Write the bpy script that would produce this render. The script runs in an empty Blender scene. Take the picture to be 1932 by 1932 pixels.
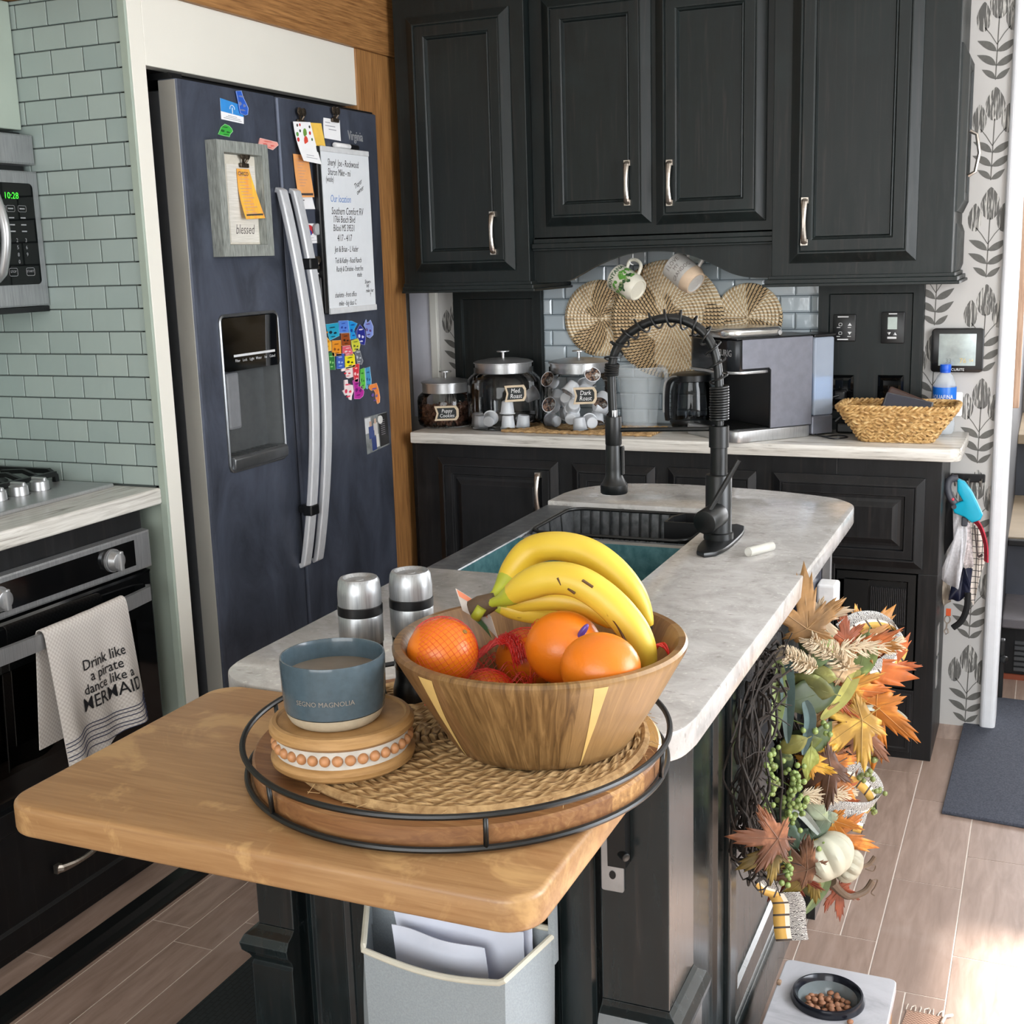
import bpy, bmesh, math, random
from math import pi, sin, cos, radians, atan2, sqrt
from mathutils import Vector as V, Matrix as M4
sc = bpy.context.scene
COL = sc.collection
R = random.Random(7)

# ---------------------------------------------------------------- camera
cam = bpy.data.cameras.new('camera'); cam_o = bpy.data.objects.new('camera', cam); COL.objects.link(cam_o)
cam.sensor_fit = 'HORIZONTAL'; cam.sensor_width = 36; cam.lens = 2343.6/1932*36; cam.clip_start = .02
yaw, pitch, roll = 0.41024515, 0.20369906, -0.02952124
F = V((-sin(yaw)*cos(pitch), cos(yaw)*cos(pitch), -sin(pitch)))
R0 = V((cos(yaw), sin(yaw), 0)); U0 = R0.cross(F)
RR = cos(roll)*R0 + sin(roll)*U0; UU = -sin(roll)*R0 + cos(roll)*U0
m = M4.Identity(4)
for i in range(3):
    m[i][0] = RR[i]; m[i][1] = UU[i]; m[i][2] = -F[i]
m.translation = V((0, 0, 1.48))
cam_o.matrix_world = m
sc.camera = cam_o
# ---------------------------------------------------------------- world, sun, lights, exposure
sc.view_settings.view_transform = 'Standard'; sc.view_settings.look = 'None'
sc.view_settings.gamma = 1; sc.view_settings.exposure = 0.75
sc.view_settings.use_curve_mapping = False
w = bpy.data.worlds.new('sky'); sc.world = w; w.use_nodes = True
bg = w.node_tree.nodes['Background']
bg.inputs[0].default_value = (.80, .90, 1.0, 1); bg.inputs[1].default_value = 1.7
def area_light(name, loc, direction, sx, sy, power, color):
    l = bpy.data.lights.new(name, 'AREA'); l.shape = 'RECTANGLE'; l.size = sx; l.size_y = sy
    l.energy = power; l.color = color
    o = bpy.data.objects.new(name, l); COL.objects.link(o); o.location = loc
    o.rotation_euler = V(direction).to_track_quat('-Z', 'Y').to_euler()
    return o
area_light('daylight_side_window', (1.50, 2.5, 1.40), (-1, 0, -.12), 2.6, 1.35, 74, (.95, .97, 1.0))
area_light('rear_daylight_lamp', (-.3, -1.75, 1.45), (0, 1, -.05), 2.6, 1.5, 43, (.95, .98, 1.0))  # unseen lamp before the closed rear wall, standing in for daylight
area_light('hall_fill_lamp', (.80, 6.12, 1.45), (-.10, -1, -.05), 1.2, 1.3, 42, (.96, .97, 1.0))  # added lamp to brighten hall, floor and island side; no window built
sun = bpy.data.lights.new('sun', 'SUN'); sun.energy = 14; sun.angle = radians(4.0); sun.color = (1, .95, .88)
sun_o = bpy.data.objects.new('sun', sun); COL.objects.link(sun_o)
sun_o.rotation_euler = V((-.805, .10, -1)).to_track_quat('-Z', 'Y').to_euler()

# ---------------------------------------------------------------- materials
def lin(c):
    def f(v):
        v /= 255.0
        return v/12.92 if v <= .04045 else ((v+.055)/1.055)**2.4
    return (f(c[0]), f(c[1]), f(c[2]), 1)
class NT:
    def __init__(s, name):
        s.m = bpy.data.materials.new(name); s.m.use_nodes = True
        s.t = s.m.node_tree; s.b = s.t.nodes['Principled BSDF']
    def n(s, typ, **k):
        x = s.t.nodes.new(typ)
        for a, v in k.items():
            if a.startswith('i_'):
                x.inputs[a[2:].replace('_', ' ')].default_value = v
            else: setattr(x, a, v)
        return x
    def l(s, a, b): s.t.links.new(a, b)
    def coord(s, scale=(1, 1, 1), out='Object', rot=(0, 0, 0)):
        tc = s.n('ShaderNodeTexCoord'); mp = s.n('ShaderNodeMapping')
        mp.inputs['Scale'].default_value = scale; mp.inputs['Rotation'].default_value = rot
        s.l(tc.outputs[out], mp.inputs['Vector']); return mp.outputs['Vector']
    def noise(s, vec, scale=5, detail=3, rough=.55, dist=0):
        x = s.n('ShaderNodeTexNoise'); x.inputs['Scale'].default_value = scale
        x.inputs['Detail'].default_value = detail; x.inputs['Roughness'].default_value = rough
        x.inputs['Distortion'].default_value = dist
        if vec is not None: s.l(vec, x.inputs['Vector'])
        return x.outputs['Fac']
    def ramp(s, fac, stops, interp='LINEAR'):
        x = s.n('ShaderNodeValToRGB'); x.color_ramp.interpolation = interp
        e = x.color_ramp.elements
        while len(e) < len(stops): e.new(.5)
        for q, (p, c) in zip(e, stops): q.position = p; q.color = c
        s.l(fac, x.inputs['Fac']); return x.outputs['Color']
    def mix(s, a, b, fac, blend='MIX'):
        x = s.n('ShaderNodeMix', data_type='RGBA', blend_type=blend)
        for sock, v in ((x.inputs[0], fac), (x.inputs[6], a), (x.inputs[7], b)):
            if hasattr(v, 'links'): s.l(v, sock)
            else: sock.default_value = v
        return x.outputs[2]
    def math(s, op, a, b=0.0):
        x = s.n('ShaderNodeMath', operation=op)
        for sock, v in zip(x.inputs, (a, b)):
            if hasattr(v, 'links'): s.l(v, sock)
            else: sock.default_value = v
        return x.outputs[0]
    def bump(s, h, strength=.3, dist=.002):
        x = s.n('ShaderNodeBump'); x.inputs['Strength'].default_value = strength
        x.inputs['Distance'].default_value = dist
        s.l(h, x.inputs['Height']); s.l(x.outputs[0], s.b.inputs['Normal'])
    def col(s, c):
        if hasattr(c, 'links'): s.l(c, s.b.inputs['Base Color'])
        else: s.b.inputs['Base Color'].default_value = c
    def set(s, **k):
        for a, v in k.items():
            sock = s.b.inputs[a.replace('_', ' ')]
            if hasattr(v, 'links'): s.l(v, sock)
            else: sock.default_value = v
        return s
PM = {}
def plain(name, rgb, rough=.5, metal=0.0, var=.08, scale=40, **k):
    """one colour with a little procedural mottling"""
    if name in PM: return PM[name]
    t = NT(name); c = lin(rgb)
    f = t.noise(t.coord(), scale, 3)
    lo = tuple(x*(1-var) for x in c[:3])+(1,); hi = tuple(min(1, x*(1+var)) for x in c[:3])+(1,)
    t.col(t.ramp(f, [(.3, lo), (.7, hi)])); t.set(Roughness=rough, Metallic=metal, **k)
    PM[name] = t.m; return t.m
def emit(name, rgb, strength):
    t = NT(name); t.col((0, 0, 0, 1)); t.set(Emission_Color=lin(rgb), Emission_Strength=strength, Roughness=.3); return t.m
def streaky(name, c1, c2, scale=(6, 6, 60), rough=.4, rough2=.55, metal=0, bump=.1, extra=None, nscale=6, coat=0, ramp=(.35, .7)):
    t = NT(name); v = t.coord(scale)
    f = t.noise(v, nscale, 4, .6, .3)
    c = t.ramp(f, [(ramp[0], lin(c1)), (ramp[1], lin(c2))])
    if extra:
        f2 = t.noise(t.coord((1, 1, 1)), extra[1], 3, .6, .6)
        c = t.mix(c, lin(extra[0]), t.ramp(f2, [(extra[2], (0, 0, 0, 1)), (min(1, extra[2]+.2), (1, 1, 1, 1))]))
    t.col(c); t.set(Metallic=metal, Roughness=t.math('ADD', t.math('MULTIPLY', f, rough2-rough), rough), Coat_Weight=coat)
    if bump: t.bump(f, bump, .001)
    return t.m
def glass(name, tint=(1, 1, 1), rough=0.0, ior=1.45):
    """thin clear glass or plastic wall: mostly see-through with a fresnel reflection"""
    t = NT(name); out = t.t.nodes['Material Output']
    tr = t.n('ShaderNodeBsdfTransparent'); tr.inputs[0].default_value = (*tint, 1)
    gl = t.n('ShaderNodeBsdfGlossy'); gl.inputs['Roughness'].default_value = rough+.02
    fr = t.n('ShaderNodeFresnel'); fr.inputs['IOR'].default_value = ior
    f = t.noise(t.coord(), 12, 2); sc_ = t.math('MULTIPLY', fr.outputs[0], t.math('ADD', t.math('MULTIPLY', f, .3), .85))
    mx = t.n('ShaderNodeMixShader'); t.l(sc_, mx.inputs[0]); t.l(tr.outputs[0], mx.inputs[1]); t.l(gl.outputs[0], mx.inputs[2])
    t.l(mx.outputs[0], out.inputs['Surface']); return t.m

def milky(name, rgb, alpha, rough=.12):
    """clear plastic that catches a little light"""
    t = NT(name); f = t.noise(t.coord(), 14, 2)
    t.col(lin(rgb)); t.set(Roughness=rough, Alpha=t.math('ADD', t.math('MULTIPLY', f, .1), alpha-.05)); return t.m

# ---------------------------------------------------------------- mesh builder
class MB:
    def __init__(s): s.bm = bmesh.new(); s.mi = 0
    def _tag(s, faces):
        for f in faces: f.material_index = s.mi
    def box(s, x0, x1, y0, y1, z0, z1, bev=0, seg=2, T=None):
        b = bmesh.new(); bmesh.ops.create_cube(b, size=1)
        for v in b.verts: v.co = V(((x0+x1)/2+v.co.x*(x1-x0), (y0+y1)/2+v.co.y*(y1-y0), (z0+z1)/2+v.co.z*(z1-z0)))
        if bev: bmesh.ops.bevel(b, geom=b.edges[:], offset=bev, segments=seg, profile=.5, affect='EDGES')
        return s.merge(b, T)
    def merge(s, b, T=None):
        if T is not None: bmesh.ops.transform(b, matrix=T, verts=b.verts)
        mp = [s.bm.verts.new(v.co) for v in b.verts]
        b.verts.index_update(); fs = []
        for f in b.faces:
            try: g = s.bm.faces.new([mp[v.index] for v in f.verts]); g.smooth = f.smooth; fs.append(g)
            except ValueError: pass
        s._tag(fs); b.free(); return s
    def lathe(s, prof, c=(0, 0, 0), n=32, T=None, cap=False, smooth=True):
        """profile of (radius, z)"""
        b = bmesh.new(); rings = []
        for r, z in prof:
            if r < 1e-6: rings.append([b.verts.new((c[0], c[1], c[2]+z))])
            else: rings.append([b.verts.new((c[0]+r*cos(2*pi*i/n), c[1]+r*sin(2*pi*i/n), c[2]+z)) for i in range(n)])
        for a, d in zip(rings, rings[1:]):
            for i in range(n):
                j = (i+1) % n
                if len(a) == 1 and len(d) == 1: continue
                if len(a) == 1: q = [a[0], d[j], d[i]]
                elif len(d) == 1: q = [a[i], a[j], d[0]]
                else: q = [a[i], a[j], d[j], d[i]]
                b.faces.new(q).smooth = smooth
        if cap:
            if len(rings[0]) > 1: b.faces.new(rings[0][::-1])
            if len(rings[-1]) > 1: b.faces.new(rings[-1])
        return s.merge(b, T)
    def cyl(s, p0, p1, r, r2=None, n=20, bev=0):
        p0, p1 = V(p0), V(p1); d = p1-p0; L = d.length; r2 = r if r2 is None else r2
        T = M4.Translation(p0) @ d.to_track_quat('Z', 'Y').to_matrix().to_4x4()
        if bev: prof = [(0, 0), (r-bev, 0), (r-bev*.3, bev*.3), (r, bev), (r2, L-bev), (r2-bev*.3, L-bev*.3), (r2-bev, L), (0, L)]
        else: prof = [(0, 0), (r, 0), (r, 0), (r2, L), (r2, L), (0, L)]
        b = bmesh.new()
        t = MB(); t.lathe(prof, n=n)
        bb = t.bm
        return s.merge(bb, T)
    def tube(s, pts, r, n=8, closed=False, cap=True, flat=None, up=None):
        """sweep a round (or flat: (w,h)) section along points; r may be a list"""
        pts = [V(p) for p in pts]; N = len(pts); b = bmesh.new(); rings = []
        prev = None
        for i, p in enumerate(pts):
            if closed: d = pts[(i+1) % N]-pts[i-1]
            else: d = pts[min(i+1, N-1)]-pts[max(i-1, 0)]
            d = d.normalized() if d.length > 1e-9 else V((0, 0, 1))
            if prev is None:
                a = V(up) if up else (V((0, 0, 1)) if abs(d.z) < .9 else V((1, 0, 0)))
            else: a = prev
            a = (a-d*a.dot(d))
            a = a.normalized() if a.length > 1e-6 else d.orthogonal().normalized()
            if up:
                a = V(up)-d*V(up).dot(d); a = a.normalized() if a.length > 1e-6 else prev
            prev = a; c = d.cross(a)
            rr = r[i] if isinstance(r, (list, tuple)) else r
            if flat:
                w_, h_ = flat[0]*rr/2, flat[1]*rr/2
                q = [(-w_, -h_), (w_, -h_), (w_, h_), (-w_, h_)]
                rings.append([b.verts.new(p+c*x+a*y) for x, y in q])
            else: rings.append([b.verts.new(p+(a*cos(2*pi*k/n)+c*sin(2*pi*k/n))*rr) for k in range(n)])
        k = len(rings[0])
        for i in range(N if closed else N-1):
            A, B = rings[i], rings[(i+1) % N]
            for j in range(k):
                f = b.faces.new([A[j], A[(j+1) % k], B[(j+1) % k], B[j]]); f.smooth = not flat
        if cap and not closed: b.faces.new(rings[0][::-1]); b.faces.new(rings[-1])
        return s.merge(b)
    def sphere(s, c, r, seg=16, ring=10, sc_=(1, 1, 1), T=None):
        b = bmesh.new(); bmesh.ops.create_uvsphere(b, u_segments=seg, v_segments=ring, radius=r)
        for v in b.verts: v.co = V((v.co.x*sc_[0], v.co.y*sc_[1], v.co.z*sc_[2]))
        for f in b.faces: f.smooth = True
        TT = M4.Translation(V(c))
        if T is not None: TT = TT @ T
        return s.merge(b, TT)
    def prism(s, poly, d0, d1, mp=None, bev=0, seg=2):
        """polygon (u,v) extruded from depth d0 to d1; mp(u,v,d) -> point"""
        mp = mp or (lambda u, v, d: V((u, v, d)))
        b = bmesh.new(); n = len(poly); P = [V((u, v)) for u, v in poly]
        ar = sum(P[k-1].x*P[k].y-P[k].x*P[k-1].y for k in range(n)); sg = 1 if ar > 0 else -1
        nr = []
        for k in range(n):
            e0, e1 = (P[k]-P[k-1]).normalized(), (P[(k+1) % n]-P[k]).normalized()
            n0, n1 = V((e0.y, -e0.x))*sg, V((e1.y, -e1.x))*sg; q = n0+n1
            nr.append(q*(1/max(.35, q.dot(n0))) if q.length > 1e-6 else n0)
        lv = [(0, d0), (0, d1)]
        if bev:
            D = 1 if d1 > d0 else -1; st = [(bev*(1-sin(pi/2*k/seg)), bev*(1-cos(pi/2*k/seg))) for k in range(seg+1)]
            lv = [(i_, d0+D*h_) for i_, h_ in st]+[(i_, d1-D*h_) for i_, h_ in st[::-1]]
        L = [[b.verts.new((P[k].x-nr[k].x*i_, P[k].y-nr[k].y*i_, d_)) for k in range(n)] for i_, d_ in lv]
        b.faces.new(L[0][::-1]); b.faces.new(L[-1])
        for A, B in zip(L, L[1:]):
            for k in range(n): b.faces.new([A[k], A[(k+1) % n], B[(k+1) % n], B[k]])
        for v in b.verts: v.co = mp(*v.co)
        for f in b.faces: f.smooth = True
        return s.merge(b)
    def rings(s, u0, u1, v0, v1, prof, mp, back=True):
        """stepped rectangular panel: prof = [(inset, depth)...] from the outside in"""
        b = bmesh.new(); L = []
        for i, d in prof:
            L.append([b.verts.new(mp(u, v, d)) for u, v in ((u0+i, v0+i), (u1-i, v0+i), (u1-i, v1-i), (u0+i, v1-i))])
        for A, B in zip(L, L[1:]):
            for j in range(4): b.faces.new([A[j], A[(j+1) % 4], B[(j+1) % 4], B[j]])
        b.faces.new(L[-1])
        if back: b.faces.new(L[0][::-1])
        return s.merge(b)
    def grid(s, fn, nu, nv, thick=0, smooth=True):
        """surface fn(u,v) u,v in 0..1, optional thickness along the normal"""
        b = bmesh.new(); G = [[b.verts.new(fn(i/nu, j/nv)) for j in range(nv+1)] for i in range(nu+1)]
        for i in range(nu):
            for j in range(nv):
                b.faces.new([G[i][j], G[i+1][j], G[i+1][j+1], G[i][j+1]]).smooth = smooth
        if thick:
            b.normal_update()
            bmesh.ops.solidify(b, geom=b.faces[:], thickness=thick)
            for f in b.faces: f.smooth = smooth
        return s.merge(b)
    def poly(s, pts):
        f = s.bm.faces.new([s.bm.verts.new(V(p)) for p in pts]); f.material_index = s.mi; return s

def WM(o):
    m_ = o.matrix_basis.copy()
    while o.parent: o = o.parent; m_ = o.matrix_basis @ m_
    return m_
def obj(name, mb, mat, parent=None, local=False, recalc=True, bev=0, sub=0, origin=None):
    bm = mb.bm
    if recalc: bmesh.ops.recalc_face_normals(bm, faces=bm.faces)
    for e in bm.edges:
        if len(e.link_faces) == 2 and e.calc_face_angle(0) > radians(38): e.smooth = False
    me = bpy.data.meshes.new(name); bm.to_mesh(me); bm.free()
    for x in (mat if isinstance(mat, (list, tuple)) else [mat]): me.materials.append(x)
    o = bpy.data.objects.new(name, me); COL.objects.link(o)
    if parent is not None:
        o.parent = parent
        if not local: me.transform(WM(parent).inverted())
    elif not local and len(me.vertices):
        xs = [v.co for v in me.vertices]
        c = V(((min(v.x for v in xs)+max(v.x for v in xs))/2, (min(v.y for v in xs)+max(v.y for v in xs))/2, min(v.z for v in xs)))
        me.transform(M4.Translation(-c)); o.location = c
    if bev:
        b = o.modifiers.new('bevel', 'BEVEL'); b.width = bev; b.segments = 2; b.limit_method = 'ANGLE'; b.angle_limit = radians(40)
    if sub:
        q = o.modifiers.new('sub', 'SUBSURF'); q.levels = sub; q.render_levels = sub
    return o
def tag(o, label, cat, group=None):
    o['label'] = label; o['category'] = cat
    if group: o['group'] = group
    return o
def thing(name, label, cat, loc, rotz=0, group=None, rot=None):
    o = bpy.data.objects.new(name, None); COL.objects.link(o); o.empty_display_size = .05
    o.location = loc; o.rotation_euler = rot if rot else (0, 0, rotz)
    return tag(o, label, cat, group)
def struct(name, mb, mat, **k):
    o = obj(name, mb, mat, **k); o['kind'] = 'structure'; return o
def copy_tree(o, parent=None):
    c = o.copy(); COL.objects.link(c); c.parent = parent
    for ch in [x for x in o.children]: copy_tree(ch, c)
    return c
def text_bm(body, size, align='CENTER', ext=0.0, bold=0.0, spacing=1.0, shear=0.0, line=1.0):
    cu = bpy.data.curves.new('t', 'FONT'); cu.body = body; cu.size = size; cu.align_x = align; cu.align_y = 'CENTER'
    cu.extrude = ext; cu.offset = bold; cu.space_character = spacing; cu.shear = shear; cu.resolution_u = 2; cu.space_line = line
    o = bpy.data.objects.new('t', cu); COL.objects.link(o)
    dg = bpy.context.evaluated_depsgraph_get(); me = bpy.data.meshes.new_from_object(o.evaluated_get(dg))
    b = bmesh.new(); b.from_mesh(me)
    bpy.data.objects.remove(o); bpy.data.curves.remove(cu); bpy.data.meshes.remove(me)
    return b
def text(name, body, size, T, mat, parent, bend=None, local=False, sx=1.0, **k):
    """flat lettering laid on a surface; T maps text XY(Z out) to the place; bend(p) curls it first"""
    b = text_bm(body, size, **k)
    if sx != 1: 
        for v in b.verts: v.co.x *= sx
    if bend:
        bmesh.ops.subdivide_edges(b, edges=[e for e in b.edges if e.calc_length() > size*.3], cuts=2)
        bmesh.ops.triangulate(b, faces=b.faces[:])
        for v in b.verts: v.co = bend(v.co)
    mb = MB(); mb.merge(b, T)
    return obj(name, mb, mat, parent, local=local, recalc=False)
def frame(o, x, y):
    """matrix with origin o, text-right x, text-up y"""
    x = V(x).normalized(); y = V(y); y = (y-x*y.dot(x)).normalized(); z = x.cross(y)
    t = M4((( x.x, y.x, z.x, o[0]), (x.y, y.y, z.y, o[1]), (x.z, y.z, z.z, o[2]), (0, 0, 0, 1)))
    return t
def arc(c, r, a0, a1, n, ax=(1, 0, 0), ay=(0, 0, 1)):
    c, ax, ay = V(c), V(ax), V(ay)
    return [c+ax*(r*cos(a0+(a1-a0)*i/n))+ay*(r*sin(a0+(a1-a0)*i/n)) for i in range(n+1)]
def spline(pts, n=8, closed=False):
    """Catmull-Rom through points"""
    P = [V(p) for p in pts]; out = []; N = len(P)
    for i in range(N if closed else N-1):
        if closed: a, b, c, d = P[i-1], P[i], P[(i+1) % N], P[(i+2) % N]
        else: a, b, c, d = P[max(i-1, 0)], P[i], P[i+1], P[min(i+2, N-1)]
        for k in range(n):
            t = k/n
            out.append(.5*((2*b)+(c-a)*t+(2*a-5*b+4*c-d)*t*t+(3*b-a-3*c+d)*t**3))
    if not closed: out.append(P[-1])
    return out
def rrect(u0, u1, v0, v1, r, n=5):
    out = []
    for cx, cy, a in ((u1-r, v1-r, 0), (u0+r, v1-r, pi/2), (u0+r, v0+r, pi), (u1-r, v0+r, 1.5*pi)):
        out += [(cx+r*cos(a+pi/2*i/n), cy+r*sin(a+pi/2*i/n)) for i in range(n+1)]
    return out
def cut(o, mb):
    """carve a cavity out of a mesh for good"""
    bmesh.ops.recalc_face_normals(mb.bm, faces=mb.bm.faces)
    me = bpy.data.meshes.new('cut'); mb.bm.to_mesh(me); mb.bm.free()
    c = bpy.data.objects.new('cut', me); COL.objects.link(c)
    md = o.modifiers.new('cut', 'BOOLEAN'); md.object = c; md.operation = 'DIFFERENCE'; md.solver = 'EXACT'
    bpy.context.view_layer.update()
    dg = bpy.context.evaluated_depsgraph_get(); new = bpy.data.meshes.new_from_object(o.evaluated_get(dg))
    o.modifiers.remove(md); o.data = new; bpy.data.objects.remove(c)
    for p in new.polygons: p.use_smooth = False
def FY(y): return lambda u, v, d: V((u, y-d, v))            # faces the camera side (-Y)
def FX(x): return lambda u, v, d: V((x+d, u, v))            # faces the aisle (+X)
def FZ(z): return lambda u, v, d: V((u, v, z+d))

# ---------------------------------------------------------------- shared materials
def cabinet_paint(name, base, worn, rough=.42, coat=0):
    t = NT(name); v = t.coord((14, 14, 1.6))
    f = t.noise(v, 5, 5, .62, .4); g = t.noise(t.coord(), 3.2, 4, .6, .8)
    c = t.ramp(f, [(.3, lin(base)), (.78, lin(tuple(int(b+(w_-b)*.5) for b, w_ in zip(base, worn))))])
    br_ = t.noise(t.coord((26, 26, 1.1)), 3.2, 4, .6, .5)
    c = t.mix(c, lin((54, 48, 45)), t.ramp(br_, [(.56, (0, 0, 0, 1)), (.76, (.5, .5, .5, 1))]))
    c = t.mix(c, lin(worn), t.ramp(g, [(.5, (0, 0, 0, 1)), (.8, (.6, .6, .6, 1))]))
    geo = t.n('ShaderNodeNewGeometry')
    bv = t.n('ShaderNodeBevel'); bv.samples = 4; bv.inputs['Radius'].default_value = .0035
    dt = t.n('ShaderNodeVectorMath', operation='DOT_PRODUCT'); t.l(bv.outputs[0], dt.inputs[0]); t.l(geo.outputs['Normal'], dt.inputs[1])
    edge = t.math('SUBTRACT', 1.0, dt.outputs['Value'])
    ef = t.math('MULTIPLY', t.ramp(edge, [(.01, (0, 0, 0, 1)), (.12, (1, 1, 1, 1))]), t.math('ADD', f, .1))
    g_ = sum(worn)/3; c = t.mix(c, lin(tuple(int(.5*x+.5*g_)*1.15+22 for x in worn)), t.math('MULTIPLY', ef, 1.1))
    t.col(c); t.set(Roughness=t.math('ADD', t.math('MULTIPLY', f, .25), rough-.1), Specular_IOR_Level=.38, Coat_Weight=coat, Coat_Roughness=.22); t.bump(f, .12, .001)
    return t.m
CAB = cabinet_paint('worn_black_green_paint', (8, 14, 14), (27, 38, 38))
CABL = cabinet_paint('worn_black_paint', (11, 12, 14), (36, 36, 38))
CABI = cabinet_paint('island_black_paint', (17, 23, 24), (34, 46, 49), .22, .5)
NICKEL = streaky('brushed_nickel', (176, 168, 158), (205, 198, 190), (4, 60, 4), .28, .4, 1, .02)
STEEL = streaky('brushed_steel', (172, 173, 174), (190, 191, 192), (3, 60, 3), .26, .40, .72, .02)
STEELV = streaky('steel_door_skin', (152, 154, 156), (180, 182, 184), (60, 60, 2), .3, .42, .7, .02)
BLACKP = plain('black_plastic', (14, 15, 17), .35)
BLACKM = plain('matte_black_metal', (13, 15, 16), .38, .0, .1)
GLOSSB = plain('gloss_black_glass', (6, 7, 8), .06)
WHITEP = plain('white_plastic', (236, 236, 236), .35)
WHITEPAINT = plain('white_wall_paint', (222, 220, 212), .6, var=.02, scale=6)
SAGE = plain('sage_paint', (164, 176, 164), .55, var=.04, scale=8)
PAPER = plain('white_paper', (238, 238, 240), .7, var=.02)
INK = plain('black_ink', (22, 22, 26), .6)
CHALK = plain('white_lettering', (225, 225, 225), .6)
GLASS = glass('clear_glass', (.985, .99, .99))
CLEAR = glass('clear_plastic', (.97, .98, .985), .03)
# ================================================================ the setting
YW = 3.907; ZC = 2.42
# floor: wood look tile planks over grout
def floor_mat():
    t = NT('wood_look_tile'); geo = t.n('ShaderNodeNewGeometry')
    f = t.noise(t.coord((9, 1.2, 9)), 5, 5, .6, .5); g = t.noise(t.coord(), 2.4, 4, .6)
    c = t.ramp(f, [(.25, lin((134, 113, 101))), (.55, lin((166, 143, 130))), (.8, lin((184, 162, 150)))])
    c = t.mix(c, lin((132, 110, 98)), t.math('MULTIPLY', geo.outputs['Random Per Island'], .55))
    c = t.mix(c, lin((188, 172, 162)), t.ramp(g, [(.55, (0, 0, 0, 1)), (.75, (.5, .5, .5, 1))]))
    t.col(c); t.set(Roughness=.42); t.bump(f, .06, .001); return t.m
fl = MB(); fl.mi = 1; fl.box(-2.75, 1.5, -1.75, 6.3, -.05, -.0012); fl.mi = 0
rows = []
x = -1.73-.105*10
while x < -1.25: rows.append((x, x+.105)); x += .105
left_end = x; x = -.275-.155*6; rows.append((left_end, x))
while x < 1.5: rows.append((x, x+.155)); x += .155
g = .0016; fr = random.Random(3)
for k, (a, b) in enumerate(rows):
    L = .47; off = {0: 2.375}.get(k, 0)
    i0 = min(range(len(rows)), key=lambda q: abs(rows[q][0]+.275))
    off = (2.375-.47*10) if k == i0 else (2.546-.47*10) if k == i0+1 else (2.782-.235-.47*10) if k == i0-1 else -2.2-fr.random()*.47
    y = off
    while y < 6.3:
        y1 = y+L
        if fr.random() < .3 and b-a > .12:
            mdl = a+(b-a)*.5
            sp = [(a, mdl), (mdl, b)]
        else: sp = [(a, b)]
        for p, q in sp:
            y0c, y1c = max(y, -1.75), min(y1, 6.3)
            if y1c > y0c: fl.box(p+g, q-g, y0c+g, y1c-g, -.006, 0)
        y = y1
fl_m = floor_mat()
struct('floor', fl, [fl_m, plain('pale_grout', (222, 212, 202), .8)])
c = MB(); c.box(-2.75, 1.5, -1.75, 6.3, ZC, ZC+.05); struct('ceiling', c, plain('ceiling_paint', (226, 224, 218), .7, var=.02))

# back wall with printed tulip wallpaper
PAPERW = plain('wallpaper_ground', (192, 190, 187), .6, var=.02, scale=8)
LEAFG = plain('wallpaper_grey_leaf', (98, 97, 93), .65, var=.1, scale=120)
def scribble():
    t = NT('wallpaper_scribble'); v = t.coord((210, 1, 14)); f = t.noise(v, 1.0, 3, .6, .6)
    t.col(t.ramp(f, [(.40, lin((200, 198, 192))), (.50, lin((92, 91, 88)))])); t.set(Roughness=.65); return t.m
wb = MB(); wb.box(-2.75, -.10, YW, YW+.09, 0, ZC)
E0 = .0006
def petal(pts, y=None):
    wb.poly([(px, YW-E0, pz) for px, pz in pts])
def leafshape(bx, bz, tx, tz, wd):
    """almond leaf from base to tip"""
    d = V((tx-bx, tz-bz)); n = V((-d.y, d.x)).normalized(); L = []
    for i in range(9):
        t = i/8; L.append((t, wd*sin(pi*t**.85)))
    up = [V((bx, bz))+d*t+n*(w_*.35) for t, w_ in L]; dn = [V((bx, bz))+d*t-n*(w_*.65) for t, w_ in L[1:-1]]
    petal([(p.x, p.y) for p in up+dn[::-1]])
def stem(p, q, wd=.0011):
    p, q = V(p), V(q); n = V((-(q-p).y, (q-p).x)).normalized()*wd
    petal([tuple(p+n), tuple(q+n), tuple(q-n), tuple(p-n)])
def bud(cx, cz, wx, wz):
    up = []
    for i in range(16):
        a = 2*pi*i/16
        px, pz = sin(a)*wx, -cos(a)*wz
        if pz > 0: px *= 1-.55*(pz/wz)**1.6; pz *= 1.0
        up.append((cx+px, cz+pz))
    petal(up)
def motif(x, z):
    wb.mi = 1
    for s in (-1, 1):
        leafshape(x, z+.002, x+s*.037, z+.030, .016)
        leafshape(x, z+.038, x+s*.052, z+.070, .020)
        leafshape(x, z+.076, x+s*.052, z+.108, .020)
        stem((x, z+.095), (x+s*.018, z+.123)); stem((x+s*.018, z+.123), (x+s*.034, z+.142))
    stem((x, z), (x+.003, z+.168), .0014)
    wb.mi = 2
    bud(x+.003, z+.208, .0265, .046); bud(x-.037, z+.170, .0195, .040); bud(x+.040, z+.168, .0195, .040)
for col in range(0, 14):
    xc = -.18-.137*col
    if -1.80 < xc < -.45: continue
    for k in range(-1, 9):
        z = .013+.2729*(k+(.5 if col % 2 else 0))
        if z < -.01 or z > 2.12: continue
        if xc < -1.93: continue
        motif(xc, z)
for k in range(1, 8): motif(-1.886, 1.092+.2729*(k-4))
struct('wall_back', wb, [PAPERW, LEAFG, scribble()], recalc=False)
# white panel and batten at the left end of the back wall
t_ = MB(); t_.box(-2.06, -1.982, YW-.012, YW-.001, .93, ZC); struct('trim_1', t_, plain('white_panel_lavender_light', (214, 214, 224), .5, var=.02))  # lavender daylight put into the white panel's colour
t_ = MB(); t_.box(-1.982, -1.952, YW-.02, YW-.001, 0, ZC, .004); struct('trim_2', t_, WHITEPAINT)
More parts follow.
